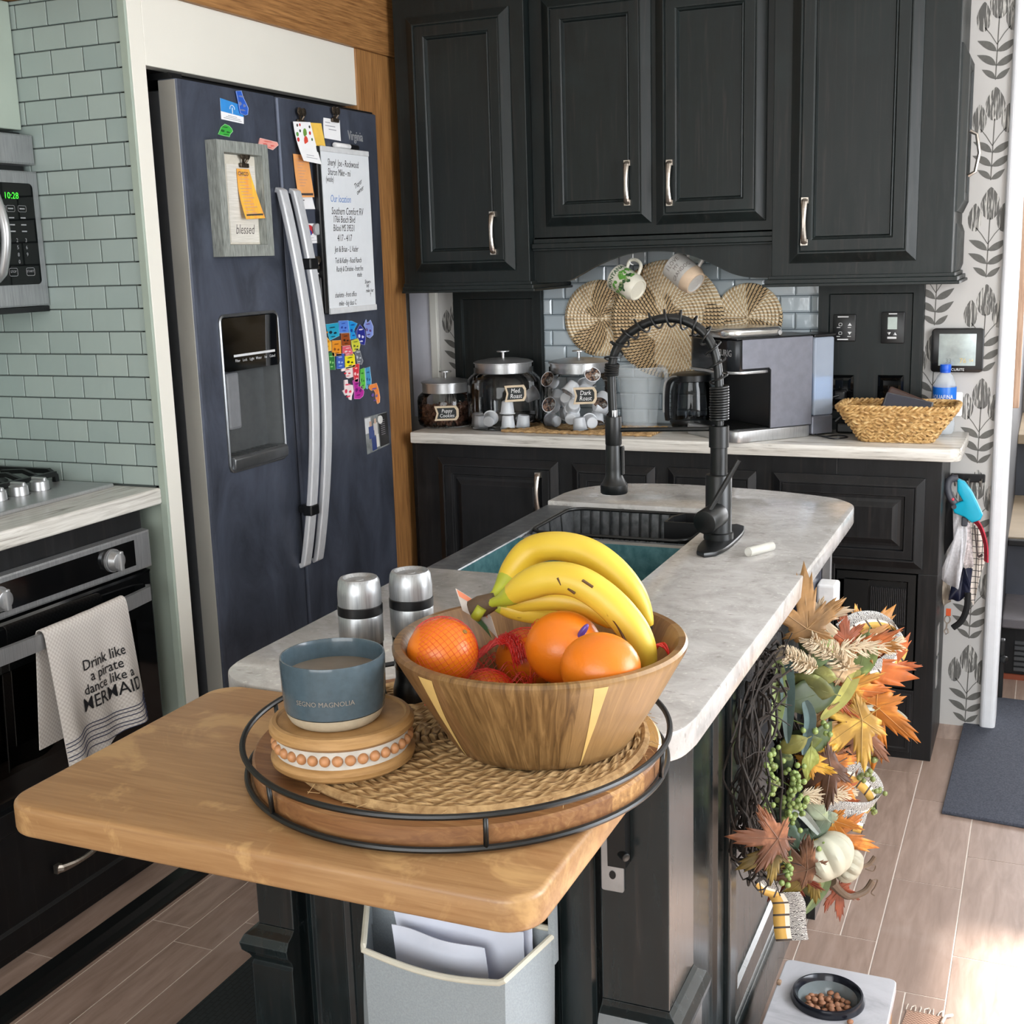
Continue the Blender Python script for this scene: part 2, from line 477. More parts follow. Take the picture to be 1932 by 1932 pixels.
# white rounded corner trim at the right end
t_ = MB(); t_.box(-.138, -.092, YW-.022, YW+.10, .0, ZC, .014, 4); struct('trim_3', t_, plain('white_gloss_trim', (232, 234, 238), .3, var=.02))

# sage tile wall beside the stove
def tile_mat(name, c1, c2, rough):
    t = NT(name); geo = t.n('ShaderNodeNewGeometry'); f = t.noise(t.coord(), 9, 3)
    c = t.mix(lin(c1), lin(c2), geo.outputs['Random Per Island']); c = t.mix(c, lin(c2), t.math('MULTIPLY', f, .5))
    t.col(c); t.set(Roughness=rough); t.bump(t.noise(t.coord(), 30, 2), .05, .001); return t.m
def tiles(u0, u1, v0, v1, tw, th, uoff, voff, gap, mk):
    """running-bond tiles clipped to a rectangle: mk(a,b,c,d) builds one"""
    j = 0; v = voff
    while v > v0: v -= th; j -= 1
    while v < v1:
        u = uoff+(tw/2 if j % 2 else 0)
        while u > u0: u -= tw
        while u < u1:
            a, b, c_, d = max(u, u0)+gap, min(u+tw, u1)-gap, max(v, v0)+gap, min(v+th, v1)-gap
            if b-a > .006 and d-c_ > .006: mk(a, b, c_, d)
            u += tw
        v += th; j += 1
XL = -2.58; YT = 2.387; XP = -1.948; ZB = 2.097
ws = MB(); ws.mi = 1; ws.box(XL, -1.967, YT+.004, 2.43, 0, ZB); ws.mi = 0
tiles(XL, -1.968, .955, ZB, .0947, .0542, -2.128, 1.545, .0014, lambda a, b, c_, d: ws.box(a, b, YT-.001, YT+.0045, c_, d, .0012, 1))
struct('wall_stove_side', ws, [tile_mat('sage_tile', (153, 168, 165), (166, 179, 174), .32), plain('grey_grout', (84, 92, 90), .8)])
t_ = MB(); t_.box(-1.968, XP, YT-.005, YT+.0035, 0, ZB, .001); t_.box(-2.30, -1.9675, YT-.0005, YT+.0035, 0, .912); struct('trim_4', t_, SAGE)
wl = MB(); wl.box(XL-.08, XL, -1.75, YW, 0, ZC); struct('wall_left', wl, SAGE)
# white surround of the refrigerator, dark niche behind it
wf = MB()
wf.box(-1.985, XP, YT+.004, 2.442, 0, ZB, .002); wf.box(-1.985, XP, 2.442, 3.405, 1.933, ZB, .002)
struct('wall_fridge_surround', wf, plain('warm_white_panel', (226, 223, 213), .45, var=.015, scale=4))
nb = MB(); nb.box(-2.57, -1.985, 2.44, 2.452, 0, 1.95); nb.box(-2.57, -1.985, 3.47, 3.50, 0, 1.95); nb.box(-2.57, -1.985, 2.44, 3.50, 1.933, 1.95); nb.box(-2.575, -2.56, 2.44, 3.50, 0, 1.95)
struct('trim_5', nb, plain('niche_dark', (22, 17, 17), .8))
WOODTRIM = streaky('honey_wood_trim', (116, 76, 40), (176, 128, 76), (30, 30, 1.3), .4, .55, 0, .2, ((104, 66, 36), 3.0, .66), 6, ramp=(.3, .7))
WOODBEAM = streaky('honey_wood_beam', (116, 76, 40), (176, 128, 76), (30, 1.3, 30), .4, .55, 0, .2, ((104, 66, 36), 3.0, .66), 6, ramp=(.3, .7))
t_ = MB(); t_.box(-2.10, -1.942, 3.402, 3.65, 0, ZB, .004); struct('trim_6', t_, WOODTRIM)
t_ = MB(); t_.box(XL, -1.935, -1.75, 3.9, ZB, ZC, .004); struct('trim_7', t_, WOODBEAM)
# raised slide-out floor with its black edge
t_ = MB()
for i in range(7):
    xa = -1.90-.105*(i+1)
    for j in range(-4, 8):
        y0 = j*.47+(.23 if i % 2 else 0)-.05
        if y0+.468 > YT-.002: continue
        t_.box(xa+g, xa+.105-g, y0+g, y0+.47-g, .012, .022)
t_.mi = 1; t_.box(XL, -1.90, -1.7, 3.5, 0, .0207)
struct('trim_9', t_, [fl_m, plain('pale_grout', (222, 212, 202), .8)])
t_ = MB(); t_.prism([(-1.90, 0), (-1.845, 0), (-1.845, .008), (-1.862, .012), (-1.868, .027), (-1.90, .029)], -1.6, 3.55, lambda u, v, d: V((u, d, v)))
struct('trim_8', t_, BLACKM)
# walls behind the camera and on the right, the right one with a window
wr = MB()
wr.box(1.45, 1.53, -1.75, .55, 0, ZC); wr.box(1.45, 1.53, 2.50, 6.3, 0, ZC); wr.box(1.45, 1.53, .55, 2.50, 0, .72); wr.box(1.45, 1.53, .55, 2.50, 2.04, ZC)
struct('wall_right', wr, WHITEPAINT)
wn = MB(); 
for a, b, c_, d in ((.55, 2.50, .72, .76), (.55, 2.50, 2.0, 2.04), (.55, .59, .72, 2.04), (2.46, 2.50, .72, 2.04)): wn.box(1.44, 1.54, a, b, c_, d)
struct('window_1', wn, WHITEP)
wq = MB(); wq.box(-2.75, 1.5, -1.88, -1.80, 0, ZC); struct('wall_rear', wq, WHITEPAINT)
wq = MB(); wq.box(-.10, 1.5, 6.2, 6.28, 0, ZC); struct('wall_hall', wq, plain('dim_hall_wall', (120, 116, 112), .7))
wq = MB(); wq.box(-.19, -.10, YW+.09, 6.2, 0, ZC); struct('wall_hall_side', wq, plain('dark_hall_panel', (40, 40, 44), .6))
# steps up to the hall beyond the wall
st = thing('entry_steps', 'black entry steps with tan tile landing beyond the wallpapered wall end', 'steps', (.25, 4.6, 0))
b = MB(); b.box(-.10, .7, 4.42, 4.5, .0, .188); obj('riser', b, CABL, st)
b = MB()
for i in range(6): b.box(-.055, .5, 4.412, 4.421, .03+.019*i, .042+.019*i)
obj('vent_slats', b, plain('vent_slat_grey', (66, 68, 70), .5), st)
b = MB(); b.box(-.10, .7, 4.405, 4.415, 0, .018); obj('wood_kick_strip', b, plain('reddish_wood_strip', (128, 62, 38), .5), st)
b = MB(); b.box(-.10, .7, 4.38, 4.76, .188, .225, .006); obj('tread', b, plain('grey_wood_tread', (104, 100, 104), .45, var=.15, scale=12), st)
b = MB(); b.box(-.10, .7, 4.70, 4.78, .225, .412); obj('riser', b, plain('dark_blue_riser', (60, 64, 74), .5, var=.2, scale=8), st)
b = MB(); b.box(-.10, .7, 4.66, 5.62, .412, .434, .004); obj('landing_edge', b, CABL, st)
b = MB(); b.box(-.10, .7, 4.69, 5.60, .434, .439); obj('landing_tile', b, plain('tan_stone_tile', (160, 144, 122), .5, var=.15, scale=6), st)
b = MB(); b.box(-.10, .7, 5.50, 5.58, .439, .66); obj('riser', b, plain('dark_blue_riser', (60, 64, 74), .5), st)
b = MB(); b.box(-.10, .7, 5.46, 6.18, .66, .70, .004); obj('tread', b, plain('tan_stone_tile', (160, 144, 122), .5), st)
b = MB(); b.box(-.098, -.075, 4.02, 4.06, .985, 2.35, .003)
tag(obj('door_jamb_board', b, streaky('pale_jamb_wood', (170, 136, 112), (200, 168, 142), (30, 30, 2), .5, .6)), 'narrow pale wood board hanging beside the white corner trim', 'board')
b = MB(); b.box(-.092, -.078, 4.005, 4.03, .07, .26, .003); b.cyl((-.085, 4.00, .20), (-.07, 3.99, .20), .012, n=14, bev=.003)
tag(obj('door_stop_bracket', b, BLACKM), 'small black bracket at the foot of the white corner trim', 'bracket')
# ================================================================ left: stove, microwave, refrigerator
ZS = .953; XC = -1.962
STONE = None
def travertine(name, axis):
    t = NT(name); sc_ = (2.2, 26, 40) if axis == 'x' else (26, 2.2, 40)
    f = t.noise(t.coord(sc_), 2.2, 5, .65, .8)
    c = t.ramp(f, [(.28, lin((128, 122, 114))), (.42, lin((196, 192, 184))), (.62, lin((222, 219, 212))), (.8, lin((178, 172, 162)))])
    t.col(c); t.set(Roughness=.22); return t.m
LAMX = travertine('streaked_laminate', 'x'); LAMY = travertine('streaked_laminate_lengthwise', 'y')
sc_ = thing('stove_base_cabinet', 'black base cabinet with built-in oven below the stove counter', 'cabinet', (-2.25, 1.2, .022))
b = MB(); b.box(XL+.005, -1.985, -.9, 2.326, .022, ZS-.04); obj('body', b, CABL, sc_)
b = MB(); b.rings(.78, 2.255, .045, .36, [(0, 0), (.004, .016), (.05, .016), (.056, .010), (.062, .010)], FX(-1.985)); dr = obj('drawer_front', b, CABL, sc_)
def arch_pull(mb, mp, c, L, along='v', out=.026, w0=.0092, w1=.0058, th=.0045):
    """bowed cabinet pull with flared square feet; mp(u,v,d)"""
    N = 14; b = bmesh.new(); rings = []
    for i in range(N+1):
        t = -1+2*i/N; d = out*(1-t*t)**.8*.62+.010; wv = w1+(w0-w1)*abs(t)**1.7
        if i in (0, N): d = .006
        q = []
        for du, dd in ((-wv, -th), (wv, -th), (wv, th*.2), (wv*.4, th), (-wv*.4, th), (-wv, th*.2)):
            a_ = t*L/2
            q.append(b.verts.new(mp(c[0]+du, c[1]+a_, d+dd) if along == 'v' else mp(c[0]+a_, c[1]+du, d+dd)))
        rings.append(q)
    for A, B in zip(rings, rings[1:]):
        for j in range(6): b.faces.new([A[j], A[(j+1) % 6], B[(j+1) % 6], B[j]])
    b.faces.new(rings[0]); b.faces.new(rings[-1][::-1]); mb.merge(b)
    for s in (-1, 1):
        a_ = s*(L/2-.006)
        T = (c[0], c[1]+a_) if along == 'v' else (c[0]+a_, c[1])
        hw, hh = (w0*1.05, .008) if along == 'v' else (.008, w0*1.05)
        mb.prism([(T[0]-hw, T[1]-hh), (T[0]+hw, T[1]-hh), (T[0]+hw, T[1]+hh), (T[0]-hw, T[1]+hh)], 0, .011, mp)
b = MB(); arch_pull(b, FX(-1.969), (1.985, .175), .128, 'u'); obj('handle', b, NICKEL, dr)
# counter top over the stove
b = MB(); b.box(XL+.003, XC, -.9, YT-.003, ZS-.04, ZS, .006, 3)
tag(obj('stove_countertop', b, LAMY), 'pale streaked laminate counter slab around the gas cooktop', 'countertop')
# gas cooktop
ct = thing('gas_cooktop', 'stainless gas cooktop with black grates set in the left counter', 'cooktop', (-2.25, 2.0, ZS))
b = MB(); b.box(-2.53, -2.085, 1.55, 2.36, ZS, ZS+.010, .004, 2); obj('tray', b, STEEL, ct)
for i, yk in enumerate((2.289, 2.222, 2.155, 2.088, 2.021)):
    b = MB(); c0 = (-2.205, yk-.05, ZS+.010)
    b.lathe([(0, .024), (.018, .024), (.0215, .021), (.023, .0), (.026, 0)][::-1], c0, 24)
    b.box(c0[0]-.021, c0[0]+.021, c0[1]-.005, c0[1]+.005, ZS+.03, ZS+.041, .003)
    obj('knob', b, STEEL, ct)
for gy in (2.28, 1.93):
    b = MB(); x0, x1, y0, y1 = -2.52, -2.25, gy-.15, gy+.06; zg = ZS+.036
    for q in (y0, y1): b.tube([(x0, q, ZS+.010), (x0, q, zg), (x1-.02, q, zg), (x1, q, zg-.012), (x1, q, ZS+.010)], .006, flat=(2, 2))
    for q in (x0, x1): b.tube([(q, y0, zg-.006), (q, y1, zg-.006)], .006, flat=(2, 2))
    for k in range(1, 4):
        yy = y0+(y1-y0)*k/4
        b.tube([(x0, yy, zg), (x0+.06, yy, zg+.007), (x0+.12, yy, zg+.002)], .005, flat=(2, 2)); b.tube([(x1-.12, yy, zg+.002), (x1-.05, yy, zg+.007), (x1, yy, zg-.008)], .005, flat=(2, 2))
    obj('burner_grate', b, BLACKM, ct)
    b = MB(); b.lathe([(0, .02), (.03, .02), (.036, .016), (.04, 0), (.05, 0)][::-1], (-2.35, gy-.045, ZS+.010), 24); obj('burner_cap', b, BLACKM, ct)
# oven
ov = thing('wall_oven', 'black glass oven with steel control panel under the stove counter', 'oven', (-1.97, 1.9, .38))
XO = -1.957
b = MB(); b.rings(1.45, 2.322, .772, .865, [(0, 0), (.002, .022), (.006, .024), (.016, .024)], FX(XO-.024), True); obj('control_panel', b, STEELV, ov)
b = MB(); b.box(XO-.001, XO+.0015, 1.50, 2.262, .789, .850); obj('black_control_strip', b, GLOSSB, ov)
for yk in (2.181, 1.838):
    b = MB(); b.cyl((XO, yk, .820), (XO+.008, yk, .820), .027, n=28); b.cyl((XO+.008, yk, .820), (XO+.026, yk, .820), .024, .020, n=28, bev=.003); b.box(XO+.010, XO+.034, yk-.006, yk+.006, .797, .843, .003); obj('knob', b, STEEL, ov)
b = MB(); b.rings(1.45, 2.318, .385, .768, [(0, 0), (.002, .018), (.008, .020), (.05, .020)], FX(XO-.022)); dr = obj('oven_door', b, GLOSSB, ov)
b = MB(); b.box(XO-.0015, XO, 1.56, 2.245, .44, .66); obj('oven_window', b, glass('smoked_oven_glass', (.25, .25, .27)), dr)
b = MB()
pts = [(XO+.004, 2.292, .718), (XO+.020, 2.275, .718)]+[(XO+.020+.030*sin(pi*i/16), 2.275-.80*i/16, .718-.002*i/16) for i in range(1, 16)]+[(XO+.02, 1.475, .716), (XO+.004, 1.458, .716)]
b.tube(pts, .010, flat=(1.1, 3.4), up=(0, 0, 1)); obj('handle', b, STEEL, ov)
# tea towel over the oven handle
def towel_mat():
    t = NT('waffle_weave_towel'); tc = t.n('ShaderNodeTexCoord'); sp = t.n('ShaderNodeSeparateXYZ'); t.l(tc.outputs['Object'], sp.inputs[0])
    ch = t.n('ShaderNodeTexChecker'); ch.inputs['Scale'].default_value = 1; mp = t.n('ShaderNodeMapping'); mp.inputs['Scale'].default_value = (0, 190, 190)
    t.l(tc.outputs['Object'], mp.inputs[0]); t.l(mp.outputs[0], ch.inputs['Vector'])
    c = t.mix(lin((214, 208, 202)), lin((196, 188, 182)), ch.outputs['Fac'])
    t.col(c); t.set(Roughness=.9); t.bump(ch.outputs['Fac'], .25, .002); return t.m
tw = thing('tea_towel', 'cream waffle tea towel with black lettering hung over the oven handle', 'towel', (-1.90, 2.04, .40))
zt = .736
def towel(u, v):
    # u across, v from the front hem up, over the bar and down behind
    y = 1.905+.262*u
    wob = .006*sin(u*9+.6)+.004*sin(u*17)
    Lf, Lb = .318+.014*sin(u*5+1)-.035*u, .25
    s = v*(Lf+Lb+.05)
    bx = XO+.020+.030*sin(pi*(2.275-y)/.80)
    if s < Lf: 
        k = s/Lf; return V((bx+.014+(1-k)*(.014+wob*2.2)+.004*(1-k), y+(1-k)*(.030*(u)-.006)-.012*k*(1-u), zt-Lf+s-.006))
    s -= Lf
    if s < .05:
        a = s/.05*pi; return V((bx+.013*cos(a), y-.012*(1-u), zt-.006+.013*sin(a)))
    s -= .05; k = min(1, s/Lb)
    return V((bx-.013-.006*k, y-.018*k*(1-u)-.012*(1-u), zt-.006-s))
b = MB(); b.grid(towel, 40, 60, .0022); obj('cloth', b, towel_mat(), tw)
def towel_pt(u, zz, off=.0016):
    lo, hi = 0, .55
    for _ in range(30):
        md = (lo+hi)/2
        if towel(u, md).z < zz: lo = md
        else: hi = md
    p = towel(u, lo); return p+V((off, 0, 0))
NAVY = plain('navy_stitching', (52, 58, 84), .9)
for zz in (.508, .500, .490, .478, .470, .456):
    b = MB(); b.tube([towel_pt(i/40, zz-.035*i/40*0+.006*sin(i*.16)-.018*(1-i/40)) for i in range(41)], .0010, n=4); obj('woven_stripe', b, NAVY, tw)
def towel_text(body, zz, size, y, sx=1.0):
    bm_ = text_bm(body, size, bold=.0002)
    bmesh.ops.subdivide_edges(bm_, edges=bm_.edges[:], cuts=1); bmesh.ops.triangulate(bm_, faces=bm_.faces[:])
    for v in bm_.verts:
        yy = y+v.co.x*sx; u = min(1, max(0, (yy-1.905-.006)/.285)); v.co = towel_pt(u, zz+v.co.y+.10*(yy-y)*0, .0022)
    mb = MB(); mb.merge(bm_); obj('lettering', mb, INK, tw, recalc=False)
towel_text('Drink like', .632, .034, 2.075); towel_text('a pirate', .604, .034, 2.077); towel_text('dance like a', .577, .032, 2.077); towel_text('MERMAID', .545, .042, 2.082)

# microwave and the cupboard above it
XM = -2.25
mw = thing('microwave', 'stainless over-the-range microwave with black keypad showing green digits', 'microwave', (-2.4, 2.0, 1.38))
b = MB(); b.box(XL+.005, XM-.03, 1.60, 2.375, 1.385, 1.80, .004); obj('body', b, BLACKP, mw)
b = MB(); b.rings(1.60, 2.383, 1.722, 1.794, [(0, 0), (.002, .028), (.006, .03)], FX(XM-.03)); obj('vent_grille', b, STEELV, mw)
b = MB(); b.rings(2.20, 2.385, 1.392, 1.710, [(0, 0), (.002, .028), (.006, .03)], FX(XM-.03)); cp = obj('control_panel', b, STEELV, mw)
b = MB(); b.prism(rrect(2.19, 2.362, 1.445, 1.680, .012), 0, .0012, FX(XM)); obj('keypad', b, GLOSSB, cp)
b = MB(); b.rings(1.60, 2.196, 1.392, 1.710, [(0, 0), (.002, .028), (.006, .03)], FX(XM-.03)); dr = obj('door', b, STEELV, mw)
b = MB(); b.prism(rrect(1.66, 2.12, 1.44, 1.67, .015), 0, .001, FX(XM)); obj('window', b, GLOSSB, dr)
b = MB(); b.tube([(XM, 2.222, 1.46), (XM+.02, 2.222, 1.475)]+[(XM+.02+.022*sin(pi*i/10), 2.222, 1.475+.18*i/10) for i in range(11)]+[(XM, 2.222, 1.67)], .011, 10); obj('handle', b, STEEL, dr)
b = MB(); b.box(XL+.01, XM-.004, 1.60, 2.383, 1.379, 1.392); obj('bottom_plate', b, BLACKP, mw)
TM = lambda y, z: frame((XM+.0016, y, z), (0, 1, 0), (0, 0, 1))
text('clock_digits', '10:28', .021, TM(2.292, 1.650), emit('green_display', (70, 255, 60), 1.2), mw)
KEYW = plain('keypad_print', (150, 152, 154), .5)
for r_, zz in enumerate((1.621, 1.600, 1.584, 1.569)):
    for k, yy in enumerate((2.258, 2.286, 2.322)):
        b = MB()
        if r_ == 0:
            ri = rrect(yy-.0125, yy+.0125, zz-.007, zz+.007, .003, 3)
            b.tube([(XM+.0016, p, q) for p, q in ri], .0005, 4, closed=True)
        b.prism([(yy-.008, zz-.0014), (yy+.008, zz-.0014), (yy+.008, zz+.0014), (yy-.008, zz+.0014)], .0012, .0016, FX(XM))
        obj('key_mark', b, KEYW, cp)
for k, ch in enumerate('1234567890'):
    r_, q = divmod(k, 3)
    if ch == '0': r_, q = 3, 1
    text('key_number', ch, .0125, TM(2.268+.028*q, 1.548-.0165*r_), KEYW, cp)
for body, yy in (('STOP', 2.274), ('START', 2.328)):
    b = MB(); b.tube([(XM+.0016, p, q) for p, q in rrect(yy-.013, yy+.013, 1.466, 1.484, .004, 3)], .0006, 4, closed=True); obj('key_mark', b, KEYW, cp)
    text('key_number', body, .008, TM(yy, 1.476), KEYW, cp)
b = MB(); b.box(XL+.003, -2.282, 1.55, 2.383, 1.806, ZB-.002, .003)
tag(obj('wall_cupboard', b, SAGE), 'sage painted cupboard above the microwave', 'cupboard')

# ---------------------------------------------------------------- refrigerator
XF = -1.905
fr_ = thing('refrigerator', 'dark stainless side-by-side refrigerator covered in magnets and papers', 'refrigerator', (-2.2, 2.97, .022))
def dark_steel():
    t = NT('dark_steel_front'); v = t.coord((1, 1, .5)); f = t.noise(v, 7, 6, .7, .6); g_ = t.noise(t.coord((1, 30, 1)), 5, 3)
    t.col(t.ramp(f, [(.3, lin((60, 64, 74))), (.75, lin((96, 103, 120)))])); t.set(Metallic=.45, Roughness=t.math('ADD', t.math('MULTIPLY', f, .2), .26)); t.bump(g_, .03, .001); return t.m
DST = dark_steel()
b = MB(); b.box(-2.50, -1.962, 2.50, 3.44, .03, 1.885, .004); obj('body', b, plain('fridge_case_grey', (70, 72, 76), .5), fr_)
def fridge_door(nm, y0, y1):
    b = MB(); b.prism([(-1.955, y0), (-1.912, y0), (-1.906, y0+.006), (XF, y0+.016), (XF, y1-.016), (-1.906, y1-.006), (-1.912, y1), (-1.955, y1)], .06, 1.907)
    return b
dl = obj('freezer_door', fridge_door('l', 2.490, 2.902), DST, fr_)
b = MB(); b.prism(rrect(2.584, 2.838, .958, 1.352, .016), -.0475, .03, FX(XF)); cut(dl, b)
b = MB()
def recess():
    y0, y1, z0, z1 = 2.584, 2.838, .958, 1.352
    bz = MB(); bz.tube([(XF+.002, p, q) for p, q in rrect(y0, y1, z0, z1, .018, 5)], .0045, 6, closed=True)
    return bz
disp = obj('dispenser_surround', recess(), plain('dispenser_trim_grey', (128, 130, 132), .3, .8), dl)
b = MB(); y0, y1, z0, z1 = 2.584, 2.838, .958, 1.352
dk = XF-.045
b.mi = 0
b.poly([(XF+.0012, y0, z0), (dk, y0+.012, z0+.03), (dk, y0+.012, 1.215), (XF+.0012, y0, 1.215)])
b.poly([(XF+.0012, y1, z0), (dk, y1-.012, z0+.03), (dk, y1-.012, 1.215), (XF+.0012, y1, 1.215)])
b.poly([(dk, y0+.012, z0+.03), (dk, y1-.012, z0+.03), (dk, y1-.012, 1.215), (dk, y0+.012, 1.215)])
b.poly([(XF+.0012, y0, z0), (XF+.0012, y1, z0), (dk, y1-.012, z0+.03), (dk, y0+.012, z0+.03)])
obj('dispenser_recess', b, plain('recess_grey', (96, 99, 100), .35, .5), dl)
b = MB(); b.prism(rrect(y0+.004, y1-.004, 1.212, 1.346, .012), -.047, .006, FX(XF)); dp = obj('dispenser_panel', b, GLOSSB, dl)
b = MB(); b.box(XF+.006, XF+.0068, 2.628, 2.812, 1.247, 1.253); obj('panel_light_bar', b, plain('panel_print_white', (210, 212, 214), .5), dp)
for k in range(6):
    text('panel_print', ('Filter', 'Lock', 'Light', 'Water', 'Ice', 'Cubed')[k], .010, frame((XF+.0068, 2.643+.031*k, 1.237), (0, 1, 0), (0, 0, 1)), plain('panel_print_white', (210, 212, 214), .5), dp)
b = MB(); b.box(XF-.035, XF-.010, 2.612, 2.668, 1.060, 1.208, .008, 2); obj('dispenser_paddle', b, plain('paddle_grey', (120, 122, 126), .35), dl)
b = MB(); b.prism([(XF-.05, .962), (XF+.012, .962), (XF+.016, .968), (XF+.016, .990), (XF+.010, .996), (XF-.05, .996)], 2.59, 2.832, lambda u, v, d: V((u, d, v))); b2 = obj('drip_tray', b, plain('dispenser_trim_grey', (128, 130, 132), .3, .8), dl, bev=.002)
b = MB()
for i in range(9):
    b.box(XF-.035, XF+.006, 2.62+.022*i, 2.628+.022*i, .9958, .997)
obj('drip_grate', b, plain('drip_grate_grey', (92, 94, 96), .4, .6), b2)
dr_ = obj('fridge_door', fridge_door('r', 2.909, 3.444), DST, fr_, bev=.003)
b = MB(); b.box(-1.9555, -1.9075, 2.4882, 2.4903, .06, 1.905, .0008); obj('door_side', b, plain('stainless_side', (150, 148, 142), .38, .35, .06, 6), dl)
b = MB(); b.box(-1.953, XF-.02, 2.9025, 2.9085, .07, 1.90); obj('door_gap_seal', b, plain('seal_grey', (170, 172, 176), .4), fr_)
b = MB(); b.box(-1.985, XF-.012, 2.492, 3.44, 1.907, 1.914); b.box(-1.98, XF-.02, 2.492, 2.54, 1.914, 1.922); obj('top_hinge_cover', b, BLACKP, fr_)
def bar_handle(y0, ym):
    pts = [(XF+.0, y0, 1.668), (XF+.012, y0, 1.664)]
    for i in range(1, 24):
        t = i/24; pts.append((XF+.012+.058*sin(pi*t)**.9, y0+(ym-y0)*sin(pi*t), 1.664-1.018*t))
    pts += [(XF+.012, y0, .646), (XF, y0, .642)]
    b = MB(); b.tube(pts, .016, flat=(2.2, 1.0), up=(1, .0, 0)); return b
HND = streaky('handle_silver', (208, 210, 214), (226, 228, 232), (40, 40, 2), .3, .4, .3, .01)
hl = obj('handle', bar_handle(2.886, 2.888), HND, dl, bev=.004)
hr = obj('handle', bar_handle(2.952, 2.952), HND, dr_, bev=.004)
for nm, yy, zz, par in (('strap', 2.888, .803, hl), ('strap', 2.952, 1.473, hr)):
    t = (1.664-zz)/1.018; xx = XF+.012+.058*sin(pi*t)**.9
    b = MB(); b.box(xx-.016, xx+.013, yy-.021, yy+.021, zz-.015, zz+.015, .004); b.box(XF+.001, xx-.012, yy-.006, yy+.03, zz-.010, zz+.010, .003)
    obj('handle_strap', b, BLACKP, par)
# ---------------------------------------------------------------- things stuck on the refrigerator
TFm = lambda y, z, x=XF: frame((x, y, z), (0, 1, 0), (0, 0, 1))
MET_DARK = streaky('aged_clip_metal', (60, 52, 44), (120, 108, 94), (40, 40, 40), .35, .5, .9, .02)
PRINT = plain('dark_print', (60, 56, 60), .6)
FAINT = plain('faint_print', (196, 150, 130), .7)
def sheet(name, pts, mat, label=None, cat='paper', curl=0.0, th=.0004, x0=XF+.0004, parent=None, group=None):
    """a paper hung on the door: four corners (y,z), bottom curling outwards"""
    A, B, C_, D = [V((p[0], p[1])) for p in pts]          # TL TR BR BL
    def f(u, v):
        p = (A*(1-u)+B*u)*(1-v)+(D*(1-u)+C_*u)*v
        return V((x0+curl*v*v+.35*curl*sin(pi*v)*(u-.5), p.x, p.y))
    b = MB(); b.grid(f, 6, 10, th)
    o = obj(name, b, mat, parent)
    if label: tag(o, label, cat, group)
    return o, f
def lines(parent, f, rows, mat, w=.0016, x=.0006):
    """printed lines on a sheet: rows of (v, u0, u1)"""
    b = MB()
    for v, u0, u1 in rows:
        n = max(2, int((u1-u0)*10)); P = [f(u0+(u1-u0)*i/n, v)+V((x, 0, 0)) for i in range(n+1)]
        for p, q in zip(P, P[1:]): b.poly([p-V((0, 0, w/2)), q-V((0, 0, w/2)), q+V((0, 0, w/2)), p+V((0, 0, w/2))])
    return obj('printed_lines', b, mat, parent)
def bulldog(y, z, s=1.0, label=None, x=XF, parent=None, tilt=0):
    t = thing('magnetic_clip', label, 'clip', (x, y, z)) if label else parent
    b = MB(); b.box(x+.002, x+.009, y-.016*s, y+.016*s, z-.006*s, z+.004*s, .002)
    o = obj('jaw', b, MET_DARK, t)
    for sg in (-1, 1):
        b = MB(); cx, cz = y+sg*.0085*s, z+.021*s
        b.tube([(x+.006, y+sg*.004*s, z+.004*s), (x+.010, cx, z+.012*s)], .003*s, 6)
        b.cyl((x+.008, cx, cz), (x+.012, cx, cz), .010*s, n=16, bev=.0015); obj('ear', b, MET_DARK, t)
    return t
# framed clip board
pf = thing('picture_frame', 'weathered grey wood frame on the freezer door reading blessed', 'frame', (XF, 2.70, 1.497))
GREYWOOD = streaky('weathered_grey_wood', (100, 104, 100), (160, 164, 158), (40, 40, 4), .6, .7, 0, .2, ramp=(.3, .7))
b = MB(); b.rings(2.583, 2.80, 1.497, 1.775, [(0, 0), (0, .033), (.028, .033), (.030, .010)], FX(XF+.0005)); obj('border', b, GREYWOOD, pf)
b = MB(); b.box(XF+.009, XF+.0112, 2.611, 2.772, 1.525, 1.747); obj('backing', b, plain('frame_backing_cream', (206, 200, 186), .7), pf)
b = MB(); b.box(XF+.0112, XF+.0125, 2.645, 2.765, 1.532, 1.722); wb_ = obj('plank_card', b, streaky('white_plank_card', (206, 202, 192), (226, 222, 214), (3, 3, 60), .6, .7, 0, .05), pf)
text('lettering', 'blessed', .034, TFm(2.706, 1.563, XF+.0127), plain('grey_script_ink', (92, 86, 84), .7), pf, shear=.25, sx=.8)
bulldog(2.715, 1.722, 1.1, None, XF+.012, pf)
o, f = sheet('gold_receipt', [(2.685, 1.712), (2.738, 1.713), (2.772, 1.592), (2.688, 1.588)], streaky('orange_yellow_receipt', (232, 150, 74), (236, 196, 60), (1, 9, 1), .6, .7, 0, .02), 'yellow and orange receipt clipped inside the grey picture frame', 'receipt', .016, x0=XF+.0150)
lines(o, f, [(.08+.062*i, .12, .55+.35*((i*7) % 3)/3) for i in range(14)], FAINT); lines(o, f, [(.93, .08, .95)], PRINT, .007)
text('printed_lines', 'CHICO', .014, TFm(2.708, 1.700, XF+.0182), PRINT, o)
